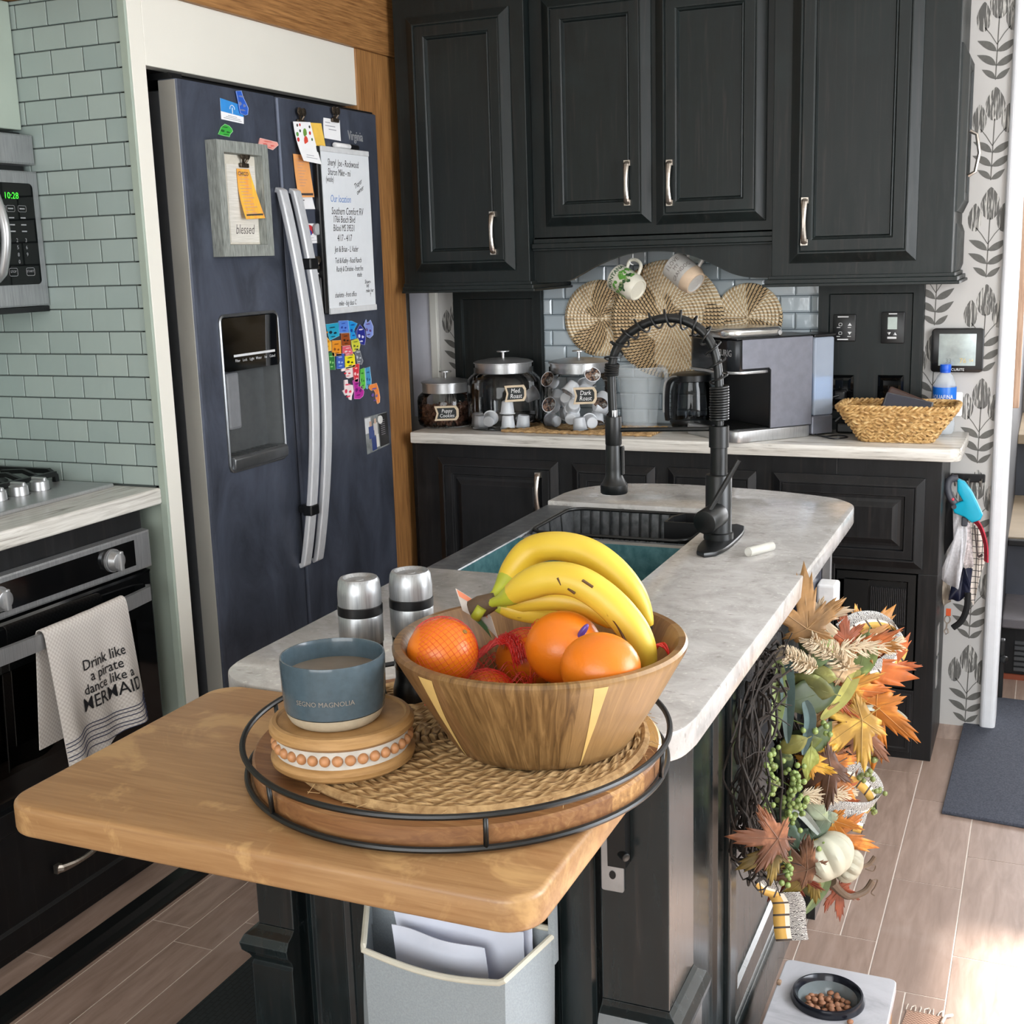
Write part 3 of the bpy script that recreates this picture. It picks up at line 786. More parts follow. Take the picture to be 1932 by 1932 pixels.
# card and state magnets on the freezer door
o, f = sheet('appointment_card', [(2.657, 1.879), (2.754, 1.869), (2.750, 1.825), (2.656, 1.829)], PAPER, 'blue and white card on the freezer door top', 'card')
b = MB(); b.poly([f(0, 0)+V((.0006, 0, 0)), f(0, .62)+V((.0006, 0, 0)), f(1, .62)+V((.0006, 0, 0)), f(1, 0)+V((.0006, 0, 0))]); obj('blue_band', b, plain('card_blue', (52, 140, 214), .5), o)
b = MB(); b.tube([(XF+.0014, p.x, p.z) for p in arc((2.704, 0, 1.856), .010, 0, pi, 10)], .0008, 4); b.tube([(XF+.0014, 2.704, 1.846), (XF+.0014, 2.704, 1.860)], .001, 4); obj('emblem', b, PAPER, o)
lines(o, f, [(.74, .3, .7), (.82, .2, .85), (.9, .1, .9)], plain('grey_print', (150, 150, 156), .7), .0014)
def magnet(name, outline, box, rgb, label, marks=None, mcol=(40, 40, 60), group='state shaped magnets', x=XF, th=.003):
    y0, y1, z0, z1 = box
    P = [(y0+u*(y1-y0), z0+v*(z1-z0)) for u, v in outline]
    b = MB(); b.prism(P, .0002, th, FX(x)); o = obj(name, b, plain('magnet_%d_%d_%d' % rgb, rgb, .35), bev=.0006)
    tag(o, label, 'magnet', group)
    edge = tuple(min(255, int(c*.5+128)) for c in rgb)
    b = MB(); b.tube([(x+th, p, q) for p, q in P], .0007, 4, closed=True); obj('pale_edge', b, plain('edge_%d_%d_%d' % edge, edge, .4), o)
    rr = random.Random(label); b = MB()
    for (mu, mv, mw_, mh) in (marks or [(.5, .76, .62, .09), (.32, .46, .30, .22), (.68, .40, .28, .16), (.5, .20, .5, .08)]):
        cy, cz, w_, h_ = y0+mu*(y1-y0), z0+mv*(z1-z0), mw_*(y1-y0)/2, mh*(z1-z0)/2
        n = 6; b.prism([(cy+cos(2*pi*i/n)*w_*rr.uniform(.6, 1.1), cz+sin(2*pi*i/n)*h_*rr.uniform(.6, 1.1)) for i in range(n)], th, th+.0004, FX(x))
    obj('printed_picture', b, plain('mark_%d_%d_%d' % mcol, mcol, .45), o)
    return o
SQ = [(.02, .05), (.98, 0), (1, .95), (.05, 1)]
GA = [(.05, .95), (.5, 1), (.62, .75), (.85, .5), (1, .32), (.92, .05), (.7, 0), (.3, .06), (.22, .3), (.2, .45)]
magnet('state_magnet', GA, (2.718, 1.0*2.768, 1.846, 1.904), (48, 96, 196), 'blue state magnet overlapping the card at the top of the freezer door', mcol=(120, 130, 170), x=XF+.002)
magnet('state_magnet', [(.0, .15), (.25, .75), (.5, 1), (.8, .9), (.95, .7), (1, .5), (.8, .25), (.75, .05), (.3, .1)], (2.636, 2.697, 1.787, 1.818), (62, 170, 66), 'green state magnet above the grey picture frame', mcol=(30, 90, 40))
magnet('state_magnet', [(0, .4), (.1, 1), (.95, .8), (1, .55), (.7, 0), (.45, .12), (.38, .45)], (2.806, 2.897, 1.769, 1.795), (232, 160, 150), 'pale pink state magnet at the top right corner of the grey frame', mcol=(214, 90, 80))
D = [
 ('CA', [(.0, .98), (.35, 1), (.42, .6), (1, .35), (.95, .02), (.1, 0), (.15, .4)], (3.061, 3.104, 1.225, 1.297), (240, 180, 50), 'yellow long bent state magnet at the left end of the magnet map', (190, 120, 30)),
 ('MT', [(0, .98), (1, 1), (1, .2), (.25, .0), (.15, .3)], (3.081, 3.151, 1.256, 1.303), (30, 160, 196), 'teal wide state magnet in the top row of the magnet map', (10, 40, 60)),
 ('ND', SQ, (3.150, 3.207, 1.271, 1.308), (84, 132, 220), 'light blue square state magnet between the teal and bright cyan ones', (30, 60, 160)),
 ('MN', [(0, 1), (.4, .97), (1, .8), (.6, .5), (.8, .02), (.1, 0)], (3.206, 3.258, 1.250, 1.305), (24, 150, 220), 'bright cyan state magnet left of the navy one in the magnet map', (20, 60, 150)),
 ('WI', [(.1, .75), (.45, 1), (.95, .7), (1, .3), (.85, 0), (.5, .05), (.05, .45)], (3.248, 3.303, 1.228, 1.290), (30, 40, 140), 'navy state magnet with white print near the top right of the magnet map', (220, 220, 236)),
 ('MI', [(.3, 1), (.4, .8), (.75, .95), (1, .6), (.95, .15), (.6, 0), (.3, .1), (.25, .5), (.05, .72)], (3.288, 3.346, 1.246, 1.303), (128, 148, 214), 'pale violet state magnet at the top right end of the magnet map', (90, 60, 120)),
 ('SD', SQ, (3.160, 3.214, 1.233, 1.271), (150, 72, 24), 'dark orange brown state magnet in the middle of the magnet map', (40, 20, 10)),
 ('WY', SQ, (3.105, 3.158, 1.207, 1.254), (232, 148, 36), 'orange square state magnet right of the yellow bent one', (150, 80, 20)),
 ('IA', [(.0, .9), (.8, 1), (1, .5), (.85, .1), (.15, 0)], (3.217, 3.268, 1.212, 1.250), (208, 206, 60), 'lime yellow rounded state magnet below the cyan one', (90, 100, 40)),
 ('NE', [(0, 1), (.75, .98), (1, .2), (.95, 0), (.3, .02), (.28, .3), (0, .35)], (3.165, 3.223, 1.203, 1.233), (222, 96, 110), 'pink red state magnet below the brown one', (240, 220, 220)),
 ('UT', SQ, (3.082, 3.118, 1.170, 1.222), (48, 128, 60), 'dark green tall state magnet at the lower left of the magnet map', (150, 210, 130)),
 ('CO', SQ, (3.126, 3.172, 1.169, 1.214), (58, 96, 190), 'royal blue square state magnet between the green and yellow ones', (170, 190, 230)),
 ('KS', [(0, .0), (1, .05), (1, .85), (.9, 1), (.02, .92)], (3.176, 3.232, 1.166, 1.207), (240, 226, 20), 'bright yellow state magnet below the pink red one', (60, 60, 30)),
 ('KY', [(0, .8), (.4, 1), (.7, .8), (.85, .4), (1, .2), (.8, 0), (.3, .1), (.2, .5)], (3.232, 3.280, 1.171, 1.222), (104, 108, 116), 'silver grey state magnet right of the bright yellow one', (200, 205, 210)),
 ('OK', [(0, .88), (.35, .95), (1, 1), (1, .05), (.6, 0), (.4, .1), (.38, .7), (.02, .7)], (3.152, 3.216, 1.138, 1.172), (240, 226, 224), 'white panhandle state magnet with red print', (214, 60, 70)),
 ('AR', [(.0, .95), (1, 1), (.85, .4), (.75, 0), (.2, .02), (.12, .4)], (3.216, 3.257, 1.122, 1.176), (214, 48, 62), 'red state magnet right of the white panhandle one', (250, 200, 200)),
 ('MS', [(.2, .95), (.9, 1), (1, .3), (.85, .05), (.5, 0), (.1, .12), (.15, .6)], (3.255, 3.288, 1.095, 1.160), (96, 190, 70), 'light green state magnet right of the red one', (50, 120, 50)),
 ('AL', [(.1, .97), (.85, 1), (1, .4), (.95, .2), (.4, .18), (.3, 0), (.1, .03)], (3.287, 3.324, 1.094, 1.160), (70, 150, 196), 'steel blue state magnet right of the light green one', (40, 90, 140)),
 ('TX', [(.2, 1), (.5, .98), (.52, .75), (.95, .68), (1, .4), (.8, .2), (.75, 0), (.55, .05), (.4, .3), (.2, .28), (0, .52), (.2, .55)], (3.152, 3.215, 1.072, 1.135), (244, 228, 228), 'white lone star state magnet with pink edge at the lower left', (226, 60, 90)),
 ('LA', [(.05, .95), (.55, 1), (.5, .6), (.85, .6), (1, .3), (.9, .1), (.6, .0), (.1, .05), (.15, .5)], (3.211, 3.276, 1.070, 1.131), (186, 42, 156), 'magenta state magnet right of the white lone star one', (110, 20, 110)),
 ('FL', [(0, .85), (.1, .98), (.75, 1), (.9, .7), (1, .3), (.95, .05), (.75, 0), (.62, .25), (.6, .55), (.45, .72), (.2, .7)], (3.307, 3.372, 1.042, 1.106), (238, 138, 66), 'orange peninsula state magnet alone at the lower right', (110, 90, 160)),
]
for k, (nm, ol, bx, rgb, lb, mc) in enumerate(D): magnet('state_magnet', ol, bx, rgb, lb, mcol=mc, x=XF+(.0035 if k % 2 and nm in ('WI', 'MI') else 0))
# papers on the fridge door
o, f = sheet('avocado_notepaper', [(2.964, 1.848), (3.050, 1.853), (3.077, 1.742), (2.986, 1.747)], PAPER, 'white notepaper with fruit print hanging at the top of the fridge door', 'note', .012, x0=XF+.010)
b = MB(); FR = [((.2, .12), .004, (70, 60, 50)), ((.35, .10), .004, (200, 60, 60)), ((.82, .35), .005, (190, 40, 50)), ((.55, .35), .009, (110, 150, 60)), ((.12, .42), .006, (90, 150, 70)), ((.5, .62), .010, (214, 70, 50)), ((.10, .6), .006, (200, 60, 60)), ((.88, .15), .004, (60, 60, 50)), ((.85, .55), .004, (70, 110, 60)), ((.3, .3), .004, (60, 70, 60))]
for (u, v), r_, cc in FR:
    b = MB(); p = f(u, v*.75); b.prism([(p.y+r_*cos(2*pi*i/10), p.z+r_*(1.3 if r_ > .008 else 1)*sin(2*pi*i/10)) for i in range(10)], 0, .0004, FX(p.x+.0006)); obj('fruit_print', b, plain('fruit_%d_%d_%d' % cc, cc, .7), o)
lines(o, f, [(.82, .3, .7), (.88, .25, .85)], plain('pencil_grey', (150, 150, 160), .8), .0014)
bulldog(3.010, 1.852, 1.15, 'aged metal clip holding the fruit notepaper')
o, f = sheet('yellow_note', [(3.050, 1.853), (3.120, 1.856), (3.130, 1.774), (3.066, 1.776)], plain('sticky_yellow', (240, 196, 84), .7), 'yellow sticky note beside the fruit notepaper', 'note', .008, x0=XF+.002)
o, f = sheet('orange_receipt', [(2.965, 1.765), (3.040, 1.765), (3.053, 1.654), (2.973, 1.651)], plain('orange_receipt_paper', (232, 164, 100), .7, var=.1, scale=14), 'orange receipt under the fruit notepaper on the fridge door', 'receipt', .004, x0=XF+.003)
lines(o, f, [(.10+.07*i, .2, .5+.3*((i*5) % 3)/3) for i in range(10)], FAINT); lines(o, f, [(.93, .1, .95)], PRINT, .006)
o, f = sheet('white_slip', [(2.972, 1.652), (3.052, 1.654), (3.060, 1.622), (2.984, 1.620)], PAPER, 'white slip showing below the orange receipt', 'paper', .002, x0=XF+.001)
lines(o, f, [(.25, .1, .45)], PRINT, .002)
o, f = sheet('small_white_note', [(3.136, 1.873), (3.224, 1.873), (3.218, 1.815), (3.129, 1.817)], PAPER, 'small white note at the top right of the fridge door', 'note', .004)
lines(o, f, [(.2, .1, .4), (.36, .1, .7), (.52, .3, .75)], plain('pencil_grey', (150, 150, 160), .8), .002)
bulldog(3.191, 1.871, 1.15, 'aged metal clip holding the small white note')
text_o = text('word_magnet', 'Virginia', .038, TFm(3.308, 1.834, XF+.0012), plain('silver_lettering', (190, 192, 196), .4, .5), None, ext=.0006, sx=.75)
tag(text_o, 'silver word Virginia at the top right of the fridge door', 'magnet')
# whiteboard with its pens
wbd = thing('whiteboard', 'white dry erase board covered in handwriting on the fridge door', 'whiteboard', (XF, 3.21, 1.33))
b = MB(); b.box(XF+.0005, XF+.018, 3.062, 3.345, 1.332, 1.792, .003); obj('back', b, BLACKP, wbd)
b = MB(); b.box(XF+.0175, XF+.020, 3.080, 3.345, 1.345, 1.780); obj('writing_surface', b, plain('whiteboard_surface', (226, 230, 234), .2, var=.01), wbd)
for bx_ in ((XF+.024, 1.330, 1.347), (XF+.0225, 1.778, 1.793)):
    b = MB(); b.box(XF+.016, bx_[0], 3.079, 3.346, bx_[1], bx_[2], .002); obj('end_rail', b, plain('rail_light_grey', (208, 210, 212), .4), wbd)
XB = XF+.0205
for body, y, z, s, sx in (('Sheryl  Joe - Rockwood', 3.197, 1.750, .027, .72), ('Sharon Mike - mi', 3.172, 1.724, .027, .72), ('(wade)', 3.118, 1.704, .023, .72), ('Southern Comfort RV', 3.207, 1.617, .029, .74), ('1766 Beach Blvd', 3.185, 1.594, .027, .74), ('Biloxi MS 39531', 3.182, 1.570, .027, .74), ('4/17 - 4/17', 3.182, 1.542, .027, .74), ('Jen & Brian - L Vader', 3.190, 1.511, .024, .70), ('Ted & Kathy - Road Ranch', 3.197, 1.479, .022, .68), ('Randy & Christine - front fire', 3.203, 1.455, .021, .66), ('made', 3.256, 1.437, .020, .7), ('charlotte - front office', 3.172, 1.382, .021, .70), ('mike - big class C', 3.180, 1.358, .021, .72)):
    text('handwriting', body, s, TFm(y, z, XB), INK, wbd, shear=.2, sx=sx*.92)
for body, y, z, s in (('Thayer', 3.275, 1.697, .021), ('owner', 3.285, 1.680, .021)):
    text('handwriting', body, s, frame((XB, y, z), (0, 1, .45), (0, -.45, 1)), INK, wbd, shear=.2, sx=.8)
for body, y, z in (('Shawn-', 3.303, 1.415), ('WI', 3.300, 1.402), ('mike her', 3.312, 1.389), ('!!', 3.315, 1.377)):
    text('handwriting', body, .016, TFm(y, z, XB), INK, wbd, shear=.2, sx=.8)
text('handwriting', 'Our location', .029, TFm(3.172, 1.651, XB), plain('blue_marker', (96, 140, 200), .6), wbd, shear=.2, sx=.75)
mk = thing('dry_erase_marker', 'white and black marker pen above the whiteboard', 'pen', (XF+.01, 3.235, 1.798))
b = MB(); b.cyl((XF+.010, 3.171, 1.801), (XF+.010, 3.255, 1.801), .0075, n=14, bev=.002); obj('barrel', b, WHITEP, mk)
b = MB(); b.cyl((XF+.010, 3.255, 1.801), (XF+.010, 3.300, 1.801), .0078, n=14, bev=.002); obj('cap', b, BLACKP, mk)
pn = thing('black_pen', 'slim black pen standing at the lower left edge of the whiteboard', 'pen', (XF+.008, 3.072, 1.335))
b = MB(); b.cyl((XF+.009, 3.056, 1.338), (XF+.009, 3.054, 1.435), .0055, n=12, bev=.002); obj('barrel', b, BLACKP, pn)
# card with red badge, round magnet, black card
o, f = sheet('badge_card', [(2.989, 1.582), (3.066, 1.583), (3.071, 1.530), (2.997, 1.527)], PAPER, 'white card with an oval red and blue badge on the fridge door', 'card', .001)
for r_, cc, dz in ((.026, (196, 50, 56), 0), (.016, (48, 60, 140), -.008)):
    p = f(.42, .32); b = MB(); b.prism([(p.y+r_*cos(2*pi*i/18), p.z+dz+r_*.55*sin(2*pi*i/18)) for i in range(18)], 0, .0003+.0002*(dz != 0), FX(p.x+.0006)); obj('badge', b, plain('badge_%d' % cc[0], cc, .6), o)
lines(o, f, [(.72, .35, .7), (.86, .1, .9)], plain('pencil_grey', (150, 150, 160), .8), .0012)
b = MB(); b.cyl((XF+.002, 3.056, 1.567), (XF+.012, 3.056, 1.567), .016, n=24, bev=.002); tag(obj('round_magnet', b, plain('clear_grey_magnet', (170, 174, 176), .2)), 'round grey magnet holding the badge card', 'magnet')
o, f = sheet('black_card', [(3.022, 1.460), (3.074, 1.455), (3.068, 1.403), (3.027, 1.404)], plain('black_card_stock', (18, 18, 20), .5), 'black card with white lines left of the whiteboard', 'card', .001)
lines(o, f, [(.2, .2, .9), (.52, .3, .95), (.66, .3, .9), (.80, .35, .95)], CHALK, .004)
bulldog(3.043, 1.463, 1.0, 'aged metal clip holding the black card')
# holiday photo card
o, f = sheet('photo_card', [(3.274, 1.009), (3.414, 1.010), (3.420, .906), (3.278, .895)], plain('photo_grey', (120, 124, 124), .4, var=.5, scale=30), 'photo card of two people low on the fridge door', 'photo', .001)
def onf(u0, u1, v0, v1, col, nm='photo_print', k=.0006):
    b = MB(); b.poly([f(u0, v0)+V((k, 0, 0)), f(u0, v1)+V((k, 0, 0)), f(u1, v1)+V((k, 0, 0)), f(u1, v0)+V((k, 0, 0))]); obj(nm, b, plain('photo_%d_%d_%d' % col, col, .4), o)
onf(.60, 1, .02, .96, (34, 34, 36), 'black_panel'); onf(0, .26, .03, .45, (206, 208, 210)); onf(.14, .38, .28, .62, (62, 78, 130), k=.0008); onf(.36, .54, .22, .56, (196, 192, 188), k=.0008)
onf(.24, .44, .60, .97, (50, 66, 120), k=.0008); onf(.44, .56, .56, .92, (214, 212, 206), k=.0008); onf(.19, .28, .14, .28, (196, 160, 140), k=.0009); onf(.40, .49, .10, .24, (200, 170, 150), k=.0009)
lines(o, f, [(.2+.06*i, .68, .86) for i in range(8)], plain('grey_print', (150, 150, 156), .7), .0014, .001)
b = MB(); b.cyl((XF+.002, 3.362, .992), (XF+.008, 3.362, .992), .013, n=22, bev=.0015); tag(obj('round_magnet', b, plain('pearl_magnet', (216, 216, 212), .3)), 'round pearl magnet holding the photo card', 'magnet')
# ================================================================ back wall: cabinets, counter, backsplash
YU = 3.58
DOORP = [(0, .003), (.001, .006), (.026, .020), (.029, .020), (.031, .016), (.034, .018), (.062, .018), (.066, .014), (.069, .016), (.073, .008)]
def cab_door(parent, x0, x1, z0, z1, yf, hx=None, hz=None, mat=CAB, prof=DOORP, name='door', hlen=.125):
    b = MB(); b.rings(x0, x1, z0, z1, prof, FY(yf)); d = obj(name, b, mat, parent)
    if hx is not None:
        b = MB(); arch_pull(b, lambda u, v, dd: V((u, yf-.018-dd, v)), (hx, hz), hlen); obj('handle', b, NICKEL, d)
    return d
def crown(mb, x0, x1, y0, y1, z, sides):
    """small stepped foot moulding; sides: which returns to wrap"""
    prof = [(0, .030), (.006, .030), (.008, .020), (.018, .010), (.022, .004), (.022, 0), (0, 0)]
    L = x0-(.022 if 'l' in sides else 0); Rr = x1+(.022 if 'r' in sides else 0)
    for k in range(3):
        e = (.008, .016, .022)[k]; za, zb_ = ((.020, .030), (.008, .020), (0, .008))[k]
        mb.box(x0-(e if 'l' in sides else 0), x1+(e if 'r' in sides else 0), y0-e, y1, z+za, z+zb_, .0015, 1)
uc = thing('upper_cabinet', 'black upper cabinet with one tall door nearest the refrigerator', 'cabinet', (-1.69, 3.75, 1.372))
b = MB(); b.box(-1.908, -1.474, YU, YW-.002, 1.38, 2.40, .002); obj('body', b, CAB, uc)
b = MB(); crown(b, -1.908, -1.474, YU, YW-.004, 1.371, 'r'); obj('foot_moulding', b, CAB, uc)
cab_door(uc, -1.862, -1.519, 1.435, 2.20, YU, -1.582, 1.548)
uc = thing('upper_cabinet', 'black double-door upper cabinet with arched valance over the mugs', 'cabinet', (-1.1, 3.77, 1.40))
YM = 3.62
b = MB(); b.box(-1.474, -.735, YM, YW-.003, 1.52, 2.40, .002); obj('body', b, CAB, uc)
cab_door(uc, -1.432, -1.096, 1.562, 2.215, YM, -1.164, 1.678)
cab_door(uc, -1.083, -.760, 1.556, 2.212, YM, -1.036, 1.672)
b = MB()
for e, za, zb_ in ((.012, 1.512, 1.526), (.026, 1.497, 1.512), (.020, 1.490, 1.497)): b.box(-1.472, -.733, YM-e, YM+.02, za, zb_, .002, 1)
obj('ledge_moulding', b, CAB, uc)
va = [(-1.474, 1.396), (-1.373, 1.397), (-1.326, 1.415), (-1.28, 1.438), (-1.225, 1.459), (-1.172, 1.473), (-1.101, 1.479), (-1.031, 1.475), (-.971, 1.461), (-.919, 1.439), (-.864, 1.412), (-.823, 1.400), (-.785, 1.396), (-.735, 1.395)]
cur = [(p.x, p.y) for p in spline([(a, c_, 0) for a, c_ in va], 5)]
b = MB(); b.prism(cur+[(-.735, 1.53), (-1.474, 1.53)], 0, .022, lambda u, v, d: V((u, YM+.022-d, v))); obj('arched_valance', b, CAB, uc)
uc = thing('upper_cabinet', 'black upper cabinet with one tall door beside the wallpaper', 'cabinet', (-.49, 3.75, 1.372))
b = MB(); b.box(-.735, -.252, YU, YW-.004, 1.38, 2.40, .002); obj('body', b, CAB, uc)
b = MB(); crown(b, -.735, -.252, YU, YW-.005, 1.371, 'lr'); obj('foot_moulding', b, CAB, uc)
cab_door(uc, -.685, -.343, 1.435, 2.20, YU, -.640, 1.548)
b = MB(); b.rings(3.605, 3.86, 1.56, 1.99, [(0, 0), (.001, .005), (.03, .020), (.05, .020), (.053, .015)], FX(-.252)); sd = obj('end_door', b, CAB, uc)
b = MB(); b.tube([(-.252+.018, 3.79, 1.78), (-.252+.036, 3.79, 1.77), (-.252+.045, 3.79, 1.72), (-.252+.036, 3.79, 1.67), (-.252+.018, 3.79, 1.66)], .005, 8); obj('handle', b, NICKEL, sd)
b = MB(); b.rings(3.66, 3.86, 1.40, 1.53, [(0, 0), (.001, .004), (.02, .012), (.04, .012)], FX(-.252)); obj('end_panel', b, CAB, uc)

# base cabinets
YB = 3.587; ZT = .926
bc = thing('base_cabinet', 'black base cabinet with doors and drawers under the back counter', 'cabinet', (-1.07, 3.75, 0))
b = MB(); b.box(-1.90, -.54, YB, YW-.004, .0, ZT-.036, .002); b.box(-.54, -.255, YB, YW-.004, .56, ZT-.036, .002); b.box(-.309, -.255, YB, YW-.004, 0, .56, .002); b.box(-.54, -.309, YB, YW-.004, 0, .21, .001); b.box(-.54, -.309, 3.68, YW-.004, .21, .56)
obj('body', b, CABL, bc)
BP = [(0, .002), (.001, .007), (.022, .020), (.025, .020), (.027, .015), (.030, .018), (.052, .018), (.056, .008), (.064, .008)]
RP = BP+[(.072, .010), (.086, .018)]
cab_door(bc, -1.816, -1.394, .12, .844, YB, -1.457, .745, CABL, RP)
cab_door(bc, -1.350, -1.079, .60, .840, YB, None, None, CABL, BP, 'drawer_front')
cab_door(bc, -1.040, -.771, .60, .840, YB, None, None, CABL, BP, 'drawer_front')
cab_door(bc, -1.350, -1.079, .12, .58, YB, None, None, CABL, BP)
cab_door(bc, -1.040, -.771, .12, .58, YB, None, None, CABL, BP)
cab_door(bc, -.722, -.297, .575, .838, YB, None, None, CABL, RP, 'drawer_front')
b = MB(); b.rings(-.50, -.315, .02, .20, [(0, .0005), (.002, .004), (.012, .004), (.014, .0015)], FY(YB)); obj('toe_panel', b, CABL, bc)
b = MB(); 
for z_ in (.30, .20): b.box(-.2555, -.2525, 3.66, 3.70, z_, z_+.09)
obj('hinge_plate', b, STEEL, bc)
hv = thing('furnace_grille', 'dark furnace grille with fine vertical slats low in the base cabinet', 'vent', (-.43, 3.6, .22))
b = MB(); b.rings(-.538, -.311, .212, .558, [(0, -.02), (.003, -.004), (.024, -.004), (.028, -.012)], FY(YB)); obj('grille_frame', b, BLACKM, hv)
b = MB(); b.box(-.53, -.445, YB+.004, YB+.012, .25, .53); obj('blank_panel', b, BLACKM, hv)
b = MB()
for z0, z1 in ((.405, .512), (.27, .395)):
    for i in range(19): b.box(-.437+.0052*i, -.4345+.0052*i, YB+.002, YB+.012, z0, z1)
obj('slats', b, plain('grille_slat', (46, 46, 48), .4), hv)
b = MB(); b.cyl((-.352, YB+.003, .528), (-.352, YB+.010, .528), .006, n=12); obj('screw', b, BLACKP, hv)

# countertop with a rounded front corner
P = [(-1.90, YW-.004), (-1.90, 3.557)]+[(p.x, p.y) for p in arc((-.245, 3.595, 0), .038, -pi/2, 0, 8, (1, 0, 0), (0, 1, 0))]+[(-.207, YW-.004)]
b = MB(); b.prism(P, ZT-.037, ZT, bev=.004); tag(obj('back_countertop', b, LAMX), 'pale streaked laminate counter slab below the black upper cabinets', 'countertop')

# backsplash tiles
bs = MB(); bs.mi = 1; bs.box(-1.56, -.65, YW-.008, YW-.002, ZT, 1.52); bs.mi = 0
tr = random.Random(11)
def btile(a, b, c_, d):
    T = M4.Translation(V(((a+b)/2, YW-.0105, (c_+d)/2))) @ M4.Rotation(tr.gauss(0, .012), 4, 'X') @ M4.Rotation(tr.gauss(0, .015), 4, 'Z')
    w_, h_ = (b-a)/2, (d-c_)/2
    bs.rings(-w_, w_, -h_, h_, [(0, -.004), (.0, .001), (.006, .0035), (.008, .0038)], lambda u, v, dd: V((u, -dd, v)), False) if False else None
    q = MB(); q.rings(-w_, w_, -h_, h_, [(0, -.003), (.0, .0005), (.004, .0032), (.006, .0036)], lambda u, v, dd: V((u, -dd, v))); bs.merge(q.bm, T)
tiles(-1.56, -.65, ZT+.001, 1.52, .0945, .0515, -1.434, 1.3855-.0515*0, .0012, btile)
def back_tile():
    t = NT('glazed_blue_grey_tile'); geo = t.n('ShaderNodeNewGeometry')
    t.col(t.mix(lin((164, 177, 184)), lin((188, 197, 202)), geo.outputs['Random Per Island'])); t.set(Roughness=.08, Coat_Weight=.3)
    t.bump(t.noise(t.coord((1, 1, 1)), 38, 2), .22, .002); return t.m
o = struct('trim_10', bs, [back_tile(), plain('slate_grout', (92, 104, 110), .8)])

# raised black panels left and right of the tiles
def wall_panel(name, x0, x1, label):
    t = thing(name, label, 'panel', ((x0+x1)/2, 3.88, ZT))
    b = MB(); b.rings(x0, x1, ZT+.0005, 1.369, [(0, 0), (0, .036), (.030, .036), (.034, .028)], FY(YW-.001)); obj('board', b, CAB, t); return t
wall_panel('splash_panel', -1.880, -1.558, 'plain black panel behind the jar of white coffee pods by the wallpaper sliver')
wall_panel('splash_panel', -.650, -.345, 'black panel carrying the switches and sockets behind the woven basket')
YPn = YW-.001-.028
def device(name, label, cat, x0, x1, z0, z1, d=.010, r=.004, mat=GLOSSB):
    t = thing(name, label, cat, ((x0+x1)/2, YPn, z0)); b = MB(); b.prism(rrect(x0, x1, z0, z1, r, 3), .0002, d, FY(YPn), bev=.0015); obj('housing', b, BLACKP, t); return t
yt = YPn-.0106
t = device('wall_control', 'black fan control with printed arrows on the black panel', 'control', -.606, -.539, 1.196, 1.277)
b = MB()
for cx in (-.590, -.558):
    for cz in (1.246, 1.219): b.box(cx-.004, cx+.006, yt, yt+.0005, cz-.009, cz-.007)
for cz, s in ((1.247, 1), (1.221, -1)): b.prism([(-.562, cz-.004*s), (-.550, cz-.004*s), (-.556, cz+.005*s)], 0, .0005, FY(yt+.0005))
for cz in (1.247, 1.221): b.tube([(p, yt, q) for p, q in rrect(-.588, -.579, cz-.004, cz+.004, .002, 2)], .0007, 4, closed=True)
b.box(-.592, -.560, yt, yt+.0005, 1.268, 1.2715); b.box(-.592, -.560, yt, yt+.0005, 1.2005, 1.204); obj('markings', b, CHALK, t)
t = device('thermostat', 'black thermostat with a pale screen on the black panel', 'thermostat', -.465, -.398, 1.190, 1.283)
b = MB(); b.box(-.446, -.419, yt-.0008, yt+.0005, 1.232, 1.268); obj('screen', b, plain('lcd_grey_green', (178, 190, 182), .2), t)
b = MB(); b.prism([(-.447, 1.2235), (-.436, 1.2235), (-.4415, 1.2145)], 0, .0005, FY(yt+.0005)); b.prism([(-.430, 1.2145), (-.419, 1.2145), (-.4245, 1.2235)], 0, .0005, FY(yt+.0005)); b.box(-.446, -.420, yt, yt+.0005, 1.204, 1.210); b.box(-.444, -.420, yt, yt+.0005, 1.276, 1.279); obj('markings', b, CHALK, t)
def socket(x0, x1, z0, z1, label):
    t = thing('wall_socket', label, 'socket', ((x0+x1)/2, YPn, z0))
    b = MB(); b.rings(x0, x1, z0, z1, [(0, 0), (.001, .003), (.008, .008), (.016, .006), (.017, .004)], FY(YPn)); obj('plate', b, GLOSSB, t)
    b = MB()
    for cz in ((z0+z1)/2+.018, (z0+z1)/2-.018):
        for dx in (-.006, .006): b.box((x0+x1)/2+dx-.001, (x0+x1)/2+dx+.001, YPn-.0062, YPn-.005, cz-.004, cz+.004)
    obj('slots', b, plain('slot_dark', (2, 2, 2), .8), t)
socket(-.612, -.541, .985, 1.094, 'black wall socket with the coffee maker cord plugged in')
socket(-.471, -.395, .985, 1.095, 'black wall socket behind the wallet in the woven basket')
ph = thing('power_plug', 'black plug and cord running from the socket to the coffee maker', 'cord', (-.58, 3.86, 1.03))
b = MB(); b.box(-.595, -.560, YPn-.045, YPn-.0066, 1.02, 1.05, .006); obj('plug_head', b, BLACKP, ph)
b = MB(); b.tube(spline([(-.578, YPn-.044, 1.036), (-.60, YPn-.06, 1.03), (-.65, 3.80, 1.01), (-.70, 3.79, 1.0)], 8), .0035, 8); obj('cord', b, BLACKP, ph)
b = MB(); b.tube(spline([(-.540, 3.815, .972), (-.560, 3.80, .978), (-.580, 3.795, .962)], 8), .006, 8); b.cyl((-.545, 3.80, .972), (-.540, 3.835, .985), .016, n=18, bev=.003); b.box(-.578, -.525, 3.792, 3.84, ZT+.001, .958, .006)
tag(obj('charger_brick', b, BLACKP), 'black charger brick with thick lead beside the coffee maker', 'charger')
